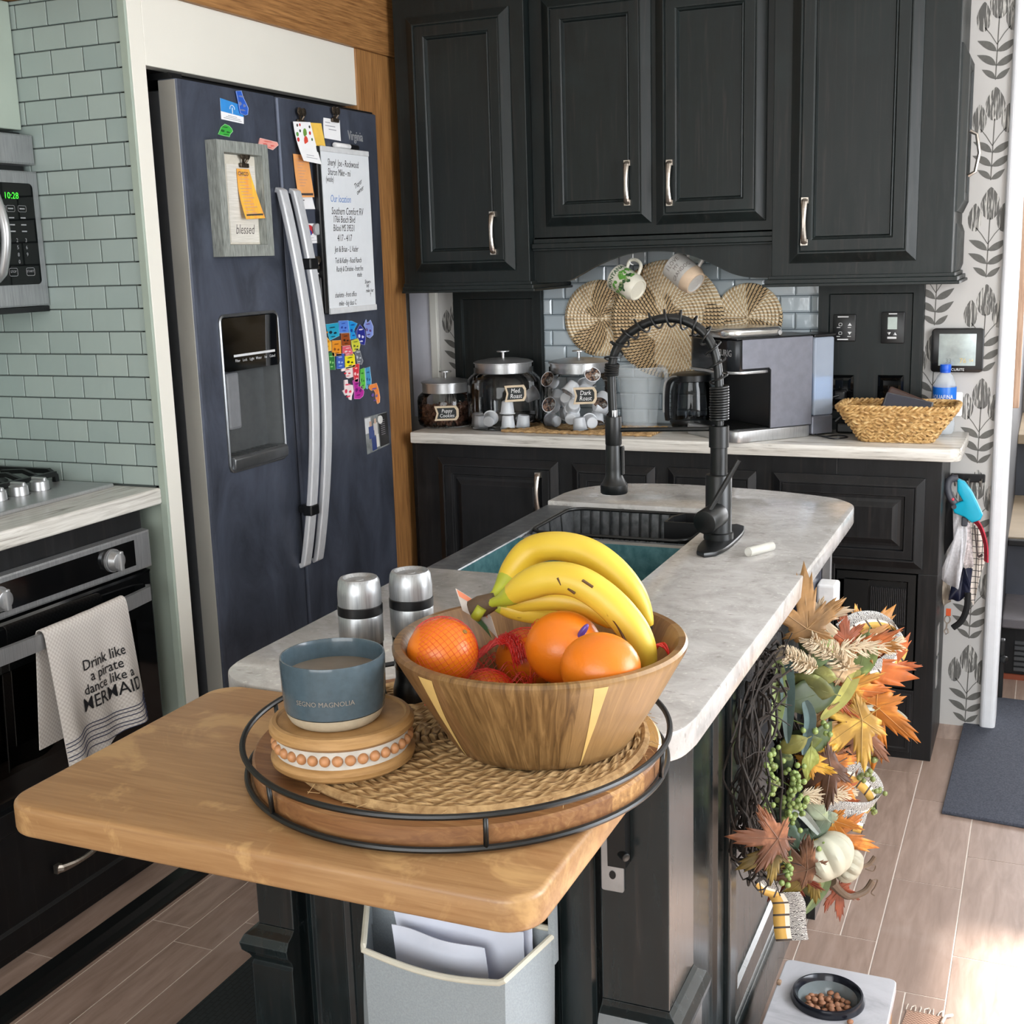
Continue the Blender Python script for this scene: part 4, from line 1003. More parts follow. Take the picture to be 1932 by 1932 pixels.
b = MB(); b.tube(spline([(-.64, 3.75, ZT+.004), (-.60, 3.70, ZT+.004), (-.56, 3.73, ZT+.004), (-.53, 3.70, ZT+.004), (-.56, 3.66, ZT+.004), (-.60, 3.69, ZT+.004)], 8), .0022, 6)
tag(obj('charging_cable', b, BLACKP), 'thin dark charging cable lying between coffee maker and basket', 'cable')
# weather station and white switch plate on the wallpaper
t = thing('weather_station', 'black square weather station with pale reflecting screen on the wallpaper', 'display', (-.249, YW, 1.104))
b = MB(); b.prism(rrect(-.322, -.176, 1.104, 1.233, .012), .001, .022, FY(YW), bev=.003); obj('housing', b, plain('satin_black_case', (18, 18, 20), .25), t)
b = MB(); b.box(-.300, -.197, YW-.0232, YW-.0222, 1.124, 1.217); obj('screen', b, plain('screen_with_reflection', (176, 188, 188), .1, .3, var=.22, scale=22), t)  # bright room reflection put into the screen's colour
text('screen_digits', '76', .020, frame((-.232, YW-.0236, 1.138), (1, 0, 0), (0, 0, 1)), plain('amber_digit', (214, 190, 120), .4), t)
text('screen_digits', '33', .018, frame((-.272, YW-.0236, 1.138), (1, 0, 0), (0, 0, 1)), plain('faint_digit', (110, 116, 116), .4), t)
text('screen_digits', '54', .012, frame((-.209, YW-.0236, 1.139), (1, 0, 0), (0, 0, 1)), plain('amber_digit', (214, 190, 120), .4), t)
text('maker_name', 'ACURITE', .011, frame((-.249, YW-.0226, 1.112), (1, 0, 0), (0, 0, 1)), CHALK, t)
t = thing('switch_plate', 'white switch plate on the wallpaper behind the water bottle', 'switch', (-.262, YW, .972))
b = MB(); b.prism(rrect(-.297, -.229, .972, 1.044, .005), .0005, .006, FY(YW), bev=.001); obj('plate', b, WHITEP, t)
b = MB(); b.box(-.278, -.250, YW-.0095, YW-.005, .988, 1.028, .001); obj('rocker', b, WHITEP, t)

# ---------------------------------------------------------------- on the back counter
# woven seagrass discs on the tiles
def seagrass(name, cx, cz, r, y, label, seed, dark=.6):
    t = NT('seagrass_'+name); tc = t.n('ShaderNodeTexCoord'); sp = t.n('ShaderNodeSeparateXYZ'); t.l(tc.outputs['Object'], sp.inputs[0])
    th = t.math('ARCTAN2', sp.outputs[2], sp.outputs[0]); rad = t.math('SQRT', t.math('ADD', t.math('MULTIPLY', sp.outputs[0], sp.outputs[0]), t.math('MULTIPLY', sp.outputs[2], sp.outputs[2])))
    pitch = .0118; ringf = t.math('DIVIDE', rad, pitch); ring = t.math('FLOOR', ringf); fr = t.math('FRACT', ringf)
    # stitches: more per ring further out, twisted a little
    ns = t.math('ADD', t.math('MULTIPLY', ring, 6.0), 8.0)
    ns = t.math('FLOOR', ns)
    a = t.math('ADD', t.math('MULTIPLY', t.math('DIVIDE', t.math('ADD', th, pi), 2*pi), ns), t.math('MULTIPLY', fr, .42))
    st_ = t.math('LESS_THAN', t.math('FRACT', a), .30)
    # sectors of dark and white stitching
    n1 = t.n('ShaderNodeTexNoise'); n1.inputs['Scale'].default_value = 1.0; n1.inputs['Detail'].default_value = 0
    cb = t.n('ShaderNodeCombineXYZ'); t.l(t.math('MULTIPLY', th, 1.15), cb.inputs[0]); t.l(t.math('MULTIPLY', rad, 9.0), cb.inputs[1]); cb.inputs[2].default_value = seed
    t.l(cb.outputs[0], n1.inputs['Vector'])
    dk = t.ramp(n1.outputs['Fac'], [(dark-.02, (.008, .006, .006, 1)), (dark, lin((250, 244, 228)))])
    nb_ = t.noise(t.coord((1, 1, 1)), 60, 3)
    straw = t.ramp(nb_, [(.3, lin((190, 160, 118))), (.7, lin((226, 200, 158)))])
    t.col(t.mix(straw, dk, st_)); t.set(Roughness=.75)
    prof = t.math('SINE', t.math('MULTIPLY', fr, pi)); t.bump(t.math('SUBTRACT', prof, t.math('MULTIPLY', st_, .35)), .5, .002)
    b = MB(); n = int(r/.0118); pr = [(0, .004)]
    for i in range(1, n+1): pr += [((i-.5)*.0118, .0062+.006*(i/n)**2), (i*.0118, .0035+.006*(i/n)**2)]
    pr += [(r, .003), (r-.004, 0), (0, 0)]
    b.lathe(pr, n=64, T=M4.Rotation(pi/2, 4, 'X'))
    o = obj('woven_disc', b, t.m, local=True); o.location = (cx, y, cz); return tag(o, label, 'wall basket')
seagrass('left', -1.356, 1.270, .124, YW-.015, 'medium woven seagrass disc above the jar of dark roast pods', 3.3, .54)
seagrass('right', -.868, 1.268, .107, YW-.015, 'smaller woven seagrass disc behind the coffee maker', 8.9, .52)
seagrass('centre', -1.127, 1.266, .186, YW-.031, 'largest woven seagrass disc framed by the black faucet arch', 21.7, .55)
# mugs on hooks under the valance
def mug(name, label, base, axis, hdir, L, r, mat, mat2=None, band=None):
    """mug whose local z runs from rim(0) to foot(L) along axis"""
    t = thing(name, label, 'mug', base); z = V(axis).normalized(); x = V(hdir); x = (x-z*x.dot(z)).normalized(); y = z.cross(x)
    t.rotation_mode = 'QUATERNION'; t.rotation_quaternion = M4(((x.x, y.x, z.x), (x.y, y.y, z.y), (x.z, y.z, z.z))).to_3x3().to_quaternion() if False else __import__('mathutils').Matrix(((x.x, y.x, z.x), (x.y, y.y, z.y), (x.z, y.z, z.z))).to_quaternion()
    b = MB(); prof = [(r-.004, .004), (r-.002, 0), (r, .002), (r, L*.72), (r*.99, L*.8), (r*.86, L*.95), (r*.80, L), (r*.7, L), (r*.66, L-.004), (0, L-.004)]
    b.lathe(prof+[(0, L-.008), (r*.8, L-.01), (r-.004, L*.75), (r-.004, .004)], n=36)
    obj('body', b, mat, t, local=True)
    if band:
        b = MB(); b.lathe([(r+.0002, band[0]), (r+.0003, L*.72), (r*.99+.0003, L*.8), (r*.86+.0003, L*.95), (r*.80+.0003, L+.0002), (r*.7, L+.0003)], n=36); obj('clay_foot', b, mat2, t, local=True)
    b = MB(); b.tube(spline([(r-.001, 0, L*.22), (r+.022, 0, L*.2), (r+.033, 0, L*.42), (r+.026, 0, L*.66), (r-.001, 0, L*.72)], 6), .0055, 8); obj('handle', b, mat, t, local=True)
    return t
def on_mug(t, nm, body, size, th0, zc, r, mat, updir=1, **k):
    """lettering wrapped round a mug: reads along z when vertical"""
    def bend(p):
        a = th0+p.y/r*updir; return V(((r+.0006)*cos(a), (r+.0006)*sin(a), zc+p.x))
    return text(nm, body, size, M4.Identity(4), mat, t, bend=bend, local=True, **k)
CREAM = plain('cream_glaze', (224, 220, 204), .2, var=.03)
m1 = mug('hanging_mug', 'cream mug with green Montana landscape print hanging tilted under the valance', (-1.243, 3.72, 1.406), (.78, -.30, -.40), (.3, .1, .9), .096, .042, CREAM)
GREEN1 = plain('print_dark_green', (58, 92, 56), .5); GREEN2 = plain('print_leaf_green', (96, 158, 66), .5); GREEN3 = plain('print_sage', (146, 160, 112), .5)
bpy.context.view_layer.update()
def mug_angle(t):
    """angle (in the mug's own frame) that faces the room"""
    q = WM(t).to_3x3().inverted() @ V((.18, -1, .05)); return atan2(q.y, q.x)
a1 = mug_angle(m1)
def mug_text_round(t, nm, body, size, th0, zc, r, mat, sgn, **k):
    """lettering that runs round the mug, letters standing along its axis"""
    def bend(p):
        a = th0+sgn*p.x/r; return V(((r+.0006)*cos(a), (r+.0006)*sin(a), zc+p.y*sgn2))
    sgn2 = k.pop('sgn2', 1)
    return text(nm, body, size, M4.Identity(4), mat, t, bend=bend, local=True, **k)
mug_text_round(m1, 'lettering', 'MONTANA', .0185, a1, .016, .042, GREEN1, -1, sgn2=-1, bold=.0004) 
pr_ = random.Random(5)
for i in range(34):
    a = a1+pr_.uniform(-1.3, 1.3); z = pr_.uniform(.032, .074); n = 7; s = pr_.uniform(.005, .011)
    b = MB(); b.poly([((.0426)*cos(a+cos(2*pi*j/n)*s/.042*pr_.uniform(.6, 1.2)), .0426*sin(a+cos(2*pi*j/n)*s/.042*pr_.uniform(.6, 1.2)), z+sin(2*pi*j/n)*s*pr_.uniform(.6, 1.2)) for j in range(n)])
    obj('landscape_print', b, (GREEN1, GREEN2, GREEN3, GREEN2)[i % 4], m1, local=True, recalc=False)
m2 = mug('hanging_mug', 'grey speckled mug lettered I LOVE MY GRANDOG hanging tilted under the valance', (-1.060, 3.72, 1.440), (.76, -.28, -.58), (.55, .1, .8), .100, .044, plain('grey_speckle_glaze', (196, 193, 188), .35, var=.06, scale=160), plain('tan_clay', (206, 182, 156), .7), (.072,))
a2 = mug_angle(m2)
for body, z, s in (('I LOVE', .018, .020), ('MY', .036, .018), ('GRANDOG', .054, .018)):
    mug_text_round(m2, 'lettering', body, s, a2, z, .044, plain('warm_grey_letter', (120, 112, 106), .6), -1, sgn2=-1, sx=.85)
for m_ in (m1, m2):
    p = WM(m_) @ V((.066, 0, .03))
    b = MB(); b.tube([(p.x, p.y, 1.5195), (p.x, p.y, p.z+.012)]+[V((p.x, p.y, p.z))+V((-.010*sin(a), 0, .010*cos(a)))*1 for a in [pi*.15*i for i in range(8)]], .0018, 6)
    tag(obj('cup_hook', b, WHITEP), 'small hook under the cabinet holding the %s mug' % ('green print' if m_ is m1 else 'grey lettered'), 'hook')

# glass jars with steel lids
def jar(label, x, y, r, h, lid_r, name='glass_jar'):
    t = thing(name, label, 'jar', (x, y, ZT+.0005))
    b = MB(); rs = r*.80
    prof = [(0, .004), (r*.9, .004), (r*.97, .012), (r, .03), (r, h*.66), (r*.97, h*.78), (rs+.006, h*.86), (rs, h*.89), (rs, h*.97)]
    b.lathe(prof, n=48); b.lathe([(0, 0), (r*.88, 0), (r*.96, .006), (r*1.0, .02)], n=48)
    obj('glass_body', b, GLASS, t, local=True)
    b = MB(); z = h*.88; L = lid_r
    b.lathe([(L*.94, z), (L*.95, z), (L*.95, z+.030), (L*1.0, z+.031), (L*1.0, z+.034), (L*.9, z+.038), (L*.55, z+.044), (0, z+.046)], n=48); ld = obj('lid', b, STEEL, t, local=True)
    b = MB(); zt = z+.046; b.lathe([(.005, zt-.002), (.005, zt+.019), (.021, zt+.020), (.021, zt+.0235), (0, zt+.024)], n=24); obj('knob', b, STEEL, ld, local=True)
    return t
def jar_tag(t, r, ang, z, w_, h_, words, s, lean=0):
    """chalkboard tag standing against the jar"""
    a = ang; c = V((cos(a), sin(a), 0)); rt = V((-sin(a), cos(a), 0)); o0 = c*(r+.003)+V((0, 0, z))
    T = frame(o0, rt, (0, 0, 1)) @ M4.Rotation(lean, 4, 'Z')
    Pn = [(-w_, -h_), (w_*.8, -h_), (w_, -h_*.5), (w_, h_*.5), (w_*.8, h_), (-w_, h_), (-w_*.82, 0)]
    b = MB(); b.prism(Pn, 0, .003); bmesh.ops.transform(b.bm, matrix=T, verts=b.bm.verts); g_ = obj('wooden_tag', b, plain('tag_wood', (198, 180, 152), .6), t, local=True)
    b = MB(); b.prism([(p*.80, q*.74) for p, q in Pn], .003, .0036); bmesh.ops.transform(b.bm, matrix=T, verts=b.bm.verts); obj('chalkboard', b, plain('chalkboard', (30, 34, 34), .7), g_, local=True)
    for i, w in enumerate(words): text('chalk_lettering', w, s, T @ M4.Translation(V((.001, h_*.32-i*h_*.66, .004))), CHALK, g_, local=True, sx=.85, shear=.15)
    b = MB(); b.tube([tuple(T @ V((-w_*1.0, h_*.1, .001))), tuple(T @ V((-w_*1.6, h_*.8, -.004)))], .0012, 5)
j1 = jar('small glass jar of brown treats next to the refrigerator post', -1.853, 3.735, .097, .128, .083)
jar_tag(j1, .097, radians(-64), .052, .040, .024, ['Puppy', 'Cookies'], .017)
j2 = jar('large glass jar holding a few white coffee pods, second jar from the left', -1.640, 3.735, .1225, .205, .098)
jar_tag(j2, .1225, radians(-50), .122, .036, .026, ['Med.', 'Roast'], .020)
j3 = jar('large glass jar packed with white coffee pods beside the pitcher', -1.384, 3.755, .121, .205, .098)
jar_tag(j3, .121, radians(-62), .118, .037, .026, ['Dark', 'Roast'], .020)
# treats: too many to count
tb = MB(); rr = random.Random(4)
for i in range(420):
    a = rr.uniform(0, 2*pi); q = .088*sqrt(rr.random()); z = rr.uniform(.012, .068)
    if q < .055 and z < .055: continue
    T = M4.Translation(V((-1.853+q*cos(a), 3.735+q*sin(a), ZT+z))) @ M4.Rotation(rr.uniform(0, 6), 4, V((rr.random(), rr.random(), rr.random()+.01)).normalized())
    q_ = MB(); q_.box(-.007, .007, -.006, .006, -.004, .004, .002, 1); tb.merge(q_.bm, T)
o = obj('dog_treats', tb, plain('brown_treat', (96, 62, 46), .6, var=.45, scale=25)); o['kind'] = 'stuff'; tag(o, 'small brown dog treats filling the short glass jar', 'treats')
# coffee pods
PODW = plain('pod_white', (226, 228, 232), .35, var=.02)
FOILL = NT('pod_foil_label'); _f = FOILL.noise(FOILL.coord((1, 1, 1)), 60, 1); FOILL.col(FOILL.ramp(_f, [(.42, lin((44, 34, 34))), (.5, lin((150, 120, 100))), (.56, lin((40, 34, 36))), (.66, lin((200, 196, 190)))])); FOILL.set(Roughness=.3); FOILL = FOILL.m
pod0 = None
def pod(jr, x, y, z, rot, label, group):
    global pod0
    if pod0 is None:
        t = thing('coffee_pod', label, 'coffee pod', (0, 0, 0))
        b = MB(); b.lathe([(0, 0), (.0165, 0), (.0185, .002), (.0225, .036), (.0225, .038), (.0255, .0385), (.0255, .0405), (.022, .0405)], n=24); obj('cup', b, PODW, t, local=True)
        b = MB(); b.lathe([(.0235, .0406), (0, .0408)], n=24); obj('foil_lid', b, FOILL, t, local=True)
        pod0 = t; o = t
    else: o = copy_tree(pod0)
    o.location = (jr[0]+x, jr[1]+y, ZT+z); o.rotation_euler = rot; tag(o, label, 'coffee pod', group)
J2, J3 = (-1.640, 3.735), (-1.384, 3.755)
# jar 2: seven pods as they lie
for k, (x, y, z, rot, lb) in enumerate([
    (-.088, -.02, .010, (0, pi, 0), 'white coffee pod leaning at the left wall of the medium roast jar'),
    (-.055, -.075, .012, (pi, 0, 0), 'upside-down white coffee pod at the front left of the medium roast jar'),
    (-.018, -.092, .028, (-1.35, .35, .3), 'white coffee pod lying on its side at the front middle of the medium roast jar'),
    (.035, -.055, .046, (pi, 0, 0), 'white coffee pod at the bottom of the stacked pair in the medium roast jar'),
    (.034, -.053, .092, (pi, .03, 0), 'white coffee pod on top of the stacked pair in the medium roast jar'),
    (.085, -.04, .046, (pi, .1, 0), 'white coffee pod at the right wall on the floor of the medium roast jar'),
    (.068, .02, .095, (-1.2, .0, -.7), 'white coffee pod lying above the right wall pod in the medium roast jar')]):
    if z < .02: z = .046
    pod(J2, x, y, z, rot, lb, 'coffee pods in the medium roast jar')
J3P = [(-.070, -.035, .148, (1.15, .0, -.35), 'coffee pod showing its dark foil lid at the upper left of the dark roast jar'),
 (.055, -.045, .160, (1.0, .2, .4), 'coffee pod showing its dark foil lid at the upper right of the dark roast jar'),
 (-.060, -.062, .072, (1.2, .0, -.2), 'coffee pod showing its dark foil lid at the middle left of the dark roast jar'),
 (-.030, -.050, .105, (-2.2, -.5, .3), 'white coffee pod tilted left of the dark roast tag'),
 (.004, -.062, .085, (-2.1, .6, .2), 'white coffee pod tilted below left of the dark roast tag'),
 (.000, -.040, .150, (2.6, .5, 0), 'white coffee pod top middle of the dark roast jar'),
 (-.010, -.060, .035, (-1.35, .0, .2), 'round-ended white coffee pod at the middle of the dark roast jar'),
 (.028, -.085, .046, (pi, -.1, 0), 'upside-down white coffee pod at the front of the dark roast jar'),
 (.062, -.030, .078, (-1.8, .4, -.9), 'white coffee pod on its side below the dark roast tag'),
 (.060, -.050, .024, (-1.5, .3, .6), 'white coffee pod on its side at the lower right of the dark roast jar'),
 (-.065, -.040, .024, (-1.5, .0, .9), 'white coffee pod on its side at the lower left of the dark roast jar'),
 (.085, -.010, .110, (2.2, .4, .3), 'white coffee pod behind the dark roast tag at the right wall'),
 (.020, -.02, .115, (-1.7, .3, 1.0), 'white coffee pod in the centre of the dark roast jar'),
 (-.05, .03, .05, (-1.9, .2, .5), 'white coffee pod at the back left of the dark roast jar'),
 (.05, .03, .05, (2.6, .2, .5), 'white coffee pod at the back right of the dark roast jar'),
 (-.075, -.0, .112, (-2.4, .3, .2), 'white coffee pod against the left wall of the dark roast jar'),
 (.0, .04, .12, (-1.2, .2, .3), 'white coffee pod at the upper back of the dark roast jar')]
for x, y, z, rot, lb in J3P: pod(J3, x, y, z, rot, lb, 'coffee pods in the dark roast jar')
# jute runner under the jars
def jute_mat_mat(name, scale=70):
    t = NT(name); f = t.noise(t.coord(), scale, 3, .6, .5)
    t.col(t.ramp(f, [(.3, lin((140, 106, 66))), (.7, lin((196, 162, 114)))])); t.set(Roughness=.85); t.bump(f, .3, .002); return t.m
JUTE = jute_mat_mat('braided_jute')
b = MB()
for i in range(9):
    yy = 3.612+.022*i; n = 60
    b.tube([(-1.60+.50*k/n+(.025 if i in (0, 8) else 0)*0, yy+.002*sin(k*1.7+i), ZT+.0045+.0012*sin(k*2.4)) for k in range(n+1)], [.004+.0008*sin(k*1.3) for k in range(n+1)], 6)
tag(obj('jute_runner', b, JUTE), 'braided jute runner under the coffee pod jars', 'runner')
for q in (j2, j3): pass
# clear pitcher
t = thing('clear_pitcher', 'clear fluted plastic pitcher between pod jar and coffee carafe', 'pitcher', (-1.196, 3.802, ZT+.0005))
b = MB(); n = 48; L = []
for z, r in ((0, .050), (.004, .054), (.10, .062), (.150, .068), (.160, .073), (.195, .076)):
    L.append([V(((r*(1+(.018*cos(12*2*pi*i/n) if z < .155 else 0)))*cos(2*pi*i/n), (r*(1+(.018*cos(12*2*pi*i/n) if z < .155 else 0)))*sin(2*pi*i/n), z)) for i in range(n)])
for A, B in zip(L, L[1:]):
    vs = [b.bm.verts.new(p) for p in A], [b.bm.verts.new(p) for p in B]
    for i in range(n): b.bm.faces.new([vs[0][i], vs[0][(i+1) % n], vs[1][(i+1) % n], vs[1][i]]).smooth = True
b.lathe([(0, .003), (.050, .003)], n=48); PITCH = milky('pitcher_plastic', (226, 234, 238), .28, .06); obj('body', b, PITCH, t, local=True)
b = MB(); b.tube(spline([(.070, -.02, .185), (.088, -.028, .190), (.098, -.033, .165), (.100, -.034, .09), (.097, -.033, .07)], 6), .008, 8); obj('handle', b, PITCH, t, local=True)
b = MB(); b.tube(arc((0, 0, .195), .0765, 0, 2*pi, 40, (1, 0, 0), (0, 1, 0)), .0018, 6); obj('rim', b, PITCH, t, local=True)

# coffee maker, turned towards the sink
THM = radians(-43.5)
cm = thing('coffee_maker', 'black and silver coffee maker with water tank on the back counter', 'coffee maker', (-.838, 3.525, ZT+.0005), THM)
# local frame: origin at the front right corner, x along the front (to the left is negative), y to the rear
W_, D_, H_ = .265, .285, .295
DGREY = plain('maker_dark_silver', (122, 124, 134), .42, .4)
b = MB(); b.prism(rrect(-W_, .012, .006, D_, .03, 5), 0, .034, bev=.003); obj('drip_base', b, STEEL, cm, local=True)
b = MB(); b.prism(rrect(-W_+.02, -.01, .02, .15, .02), .034, .037); obj('drip_tray', b, BLACKM, cm, local=True)
b = MB(); b.box(-W_+.006, .004, .135, D_-.005, .034, H_-.002, .006); obj('tower', b, BLACKP, cm, local=True)
b = MB(); b.prism([(.135, .036), (D_-.005, .036), (D_-.005, .297), (.036, .297), (.036, .213), (.128, .213), (.135, .206)], 0, .0045, lambda u, v, d: V((.0035+d, u, v))); sp_ = obj('silver_side_panel', b, DGREY, cm, local=True, bev=.001)
b = MB(); b.prism(rrect(-W_+.004, .004, .010, .17, .045, 6), .205, .296, bev=.004); hd = obj('brew_head', b, plain('maker_graphite', (36, 39, 43), .22, .3), cm, local=True)
b = MB(); b.prism(rrect(-W_+.002, .0055, .0085, .15, .046, 6), .198, .206, bev=.001); obj('head_trim', b, STEEL, cm, local=True)
b = MB(); b.prism(rrect(-W_*.72, -.012, .0, .205, .045, 6), .300, .328, bev=.010, seg=3); lv = obj('lift_handle', b, streaky('polished_silver', (196, 196, 194), (226, 226, 224), (3, 3, 60), .16, .22, .85, .0), cm, local=True)
b = MB(); b.cyl((-.0125, .178, .311), (-.0115, .178, .311), .007, n=18); obj('pivot', b, STEEL, lv, local=True)
b = MB(); b.box(-W_+.006, .003, .02, D_-.006, .296, .301, .002); obj('top_plate', b, BLACKP, cm, local=True)
# brand lettering wraps the front
text('maker_name', 'KEURIG', .026, frame((-.052, .0095, .258), (1, 0, 0), (0, 0, 1)), plain('silver_lettering', (190, 192, 196), .4, .5), hd, local=True, bold=.0006)
b = MB(); b.box(-.085, .010, D_+.001, D_+.072, .060, .292, .006); obj('water_tank', b, milky('tank_plastic', (206, 218, 236), .45), cm, local=True)
b = MB(); b.box(-.080, .006, D_+.004, D_+.068, .105, .175, .004); obj('tank_water', b, milky('blue_tint_water', (120, 170, 226), .6), cm, local=True)
b = MB(); b.box(-.088, .0125, D_-.003, D_+.075, .292, .301, .003); obj('tank_lid', b, BLACKP, cm, local=True)
b = MB(); b.box(-.25, -.09, D_-.004, D_+.06, .02, .297, .004); obj('rear_housing', b, BLACKP, cm, local=True)
b = MB(); b.box(-.09, .009, D_-.003, D_+.072, .004, .059, .004); obj('rear_base', b, DGREY, cm, local=True)
# carafe under the left half
ca = thing('coffee_carafe', 'glass coffee carafe with black handle and lid at the coffee maker', 'carafe', (-1.030, 3.818, ZT+.001), radians(-120))
b = MB(); b.lathe([(0, .003), (.060, .003), (.066, .010), (.068, .05), (.066, .12), (.056, .150), (.058, .160)], n=36); obj('glass_body', b, glass('carafe_glass', (.42, .44, .46)), ca, local=True)
b = MB(); b.lathe([(.060, .150), (.062, .152), (.062, .170), (.05, .176), (0, .176)], n=36); obj('lid', b, BLACKP, ca, local=True)
b = MB(); b.tube(spline([(.055, 0, .163), (.088, 0, .160), (.105, 0, .135), (.108, 0, .06), (.104, 0, .035)], 6), .010, 8, flat=(1.4, .9)); hn = obj('handle', b, BLACKP, ca, local=True)
b = MB(); b.tube(spline([(.062, -.006, .167), (.090, -.008, .165), (.110, -.009, .138), (.113, -.009, .06)], 6), .004, 6); obj('silver_trim', b, STEEL, hn, local=True)
b = MB(); b.lathe([(.069, .02), (.0695, .022), (.0695, .03), (.069, .032)], n=36); obj('base_ring', b, BLACKP, ca, local=True)
for k in range(6):
    b = MB(); b.box(-.002, .002, -.006, .006, 0, .002); T = M4.Rotation(-.55, 4, 'Z') @ M4.Translation(V((.0685, 0, .04+.014*k)))
    bmesh.ops.transform(b.bm, matrix=T, verts=b.bm.verts); obj('cup_mark', b, BLACKP, ca, local=True)

# wicker basket with wallet and phone
bk = thing('wicker_basket', 'golden woven rectangular basket on the right end of the back counter', 'basket', (-.390, 3.70, ZT+.0005))
WICK = NT('golden_rope'); _f = WICK.noise(WICK.coord((1, 1, 1)), 90, 3); WICK.col(WICK.ramp(_f, [(.3, lin((150, 110, 60))), (.55, lin((206, 166, 106))), (.75, lin((236, 210, 156)))])); WICK.set(Roughness=.55); WICK = WICK.m
def bask_pt(s, k):
    """perimeter s in 0..1 of a rounded rectangle that flares with height k"""
    hw, hd = .100+.058*k, .062+.030*k
    P_ = rrect(-hw, hw, -hd, hd, .03+.01*k, 6)
    n = len(P_); per = [0]
    for i in range(n): 
        a, b_ = P_[i], P_[(i+1) % n]; per.append(per[-1]+math.hypot(b_[0]-a[0], b_[1]-a[1]))
    d = (s % 1)*per[-1]
    for i in range(n):
        if per[i+1] >= d:
            t_ = (d-per[i])/(per[i+1]-per[i]+1e-9); a, b_ = P_[i], P_[(i+1) % n]; return a[0]+(b_[0]-a[0])*t_, a[1]+(b_[1]-a[1])*t_
    return P_[0]
b = MB(); rows_ = 9; NS = 26
for r_ in range(rows_):
    k = r_/(rows_-1); z = .008+.082*k
    for ph_ in (0, 1):
        pts = []
        for i in range(NS*4):
            s = i/(NS*4); w_ = sin(2*pi*NS/2*s+pi*ph_+pi*r_)
            x, y = bask_pt(s, k); L = math.hypot(x, y); nx, ny = x/L, y/L
            pts.append((x+nx*.0042*w_, y+ny*.0042*w_, z+.0036*sin(2*pi*NS*s+pi*ph_+r_*1.7)))
        b.tube(pts, .0042, 5, closed=True)
obj('woven_wall', b, WICK, bk, local=True)
b = MB()
for ph_ in (0, 1, 2):
    pts = []
    for i in range(200):
        s = i/200; x, y = bask_pt(s, 1.06); a = 2*pi*(22*s)+2*pi*ph_/3; L = math.hypot(x, y)
        pts.append((x+x/L*.0055*cos(a), y+y/L*.0055*cos(a), .100+.0055*sin(a)))
    b.tube(pts, .0046, 5, closed=True)
obj('braided_rim', b, WICK, bk, local=True)
b = MB(); b.prism(rrect(-.10, .10, -.062, .062, .03), .0005, .006); obj('base', b, WICK, bk, local=True)
wl_ = thing('wallet', 'dark brown leather wallet leaning in the wicker basket', 'wallet', (-.375, 3.71, .96))
T = M4.Translation(V((-.378, 3.715, 1.028))) @ M4.Rotation(radians(22), 4, 'Y') @ M4.Rotation(radians(-22), 4, 'X')
b = MB(); b.box(-.055, .055, -.010, .010, -.034, .034, .006, 3, T=T); obj('leather_body', b, plain('brown_leather', (58, 38, 32), .5, var=.2, scale=30), wl_)
b = MB(); b.tube([tuple(T @ V((x, -.0105, z))) for x, z in rrect(-.052, .052, -.031, .031, .006, 3)], .0005, 4, closed=True); obj('stitching', b, plain('brown_thread', (96, 66, 52), .7), wl_)
pn = thing('smartphone', 'grey phone with dark screen lying in the wicker basket', 'phone', (-.36, 3.69, .97))
T = M4.Translation(V((-.362, 3.664, 1.026))) @ M4.Rotation(radians(12), 4, 'Y') @ M4.Rotation(radians(-35), 4, 'X')
b = MB(); b.box(-.066, .066, -.004, .004, -.032, .032, .0035, 3, T=T); obj('case', b, plain('phone_rim_grey', (120, 122, 126), .3, .6), pn)
b = MB(); b.box(-.062, .062, -.0047, -.0041, -.028, .028, T=T); obj('screen', b, plain('phone_screen', (48, 50, 60), .12), pn)
# water bottle
wb2 = thing('water_bottle', 'clear water bottle with blue cap and label behind the basket', 'bottle', (-.276, 3.845, ZT+.0005))
b = MB(); b.lathe([(0, .004), (.026, .002), (.031, .010), (.032, .03), (.0305, .045), (.032, .06), (.0305, .075), (.0325, .09), (.0325, .135), (.030, .150), (.022, .172), (.0125, .183), (.0125, .190)], n=32); obj('body', b, milky('bottle_plastic', (226, 234, 242), .38), wb2, local=True)
b = MB(); b.lathe([(.0330, .090), (.0333, .091), (.0333, .139), (.0330, .140)], n=32); lbm = obj('label', b, plain('label_blue', (20, 110, 214), .35, var=.15, scale=14), wb2, local=True)
def bend_b(p):
    a = radians(-100)+p.x/.0338; return V((.0338*cos(a), .0338*sin(a), .112+p.y))
text('label_lettering', 'AQUAFINA', .017, M4.Identity(4), PAPER, lbm, bend=bend_b, local=True, sx=.8)
b = MB(); b.lathe([(.0150, .186), (.0155, .188), (.0155, .203), (.0145, .205), (0, .205)], n=24); b.lathe([(.0145, .181), (.0148, .182), (.0148, .185), (.0145, .186)], n=24); obj('cap', b, plain('cap_blue', (24, 92, 214), .35), wb2, local=True)
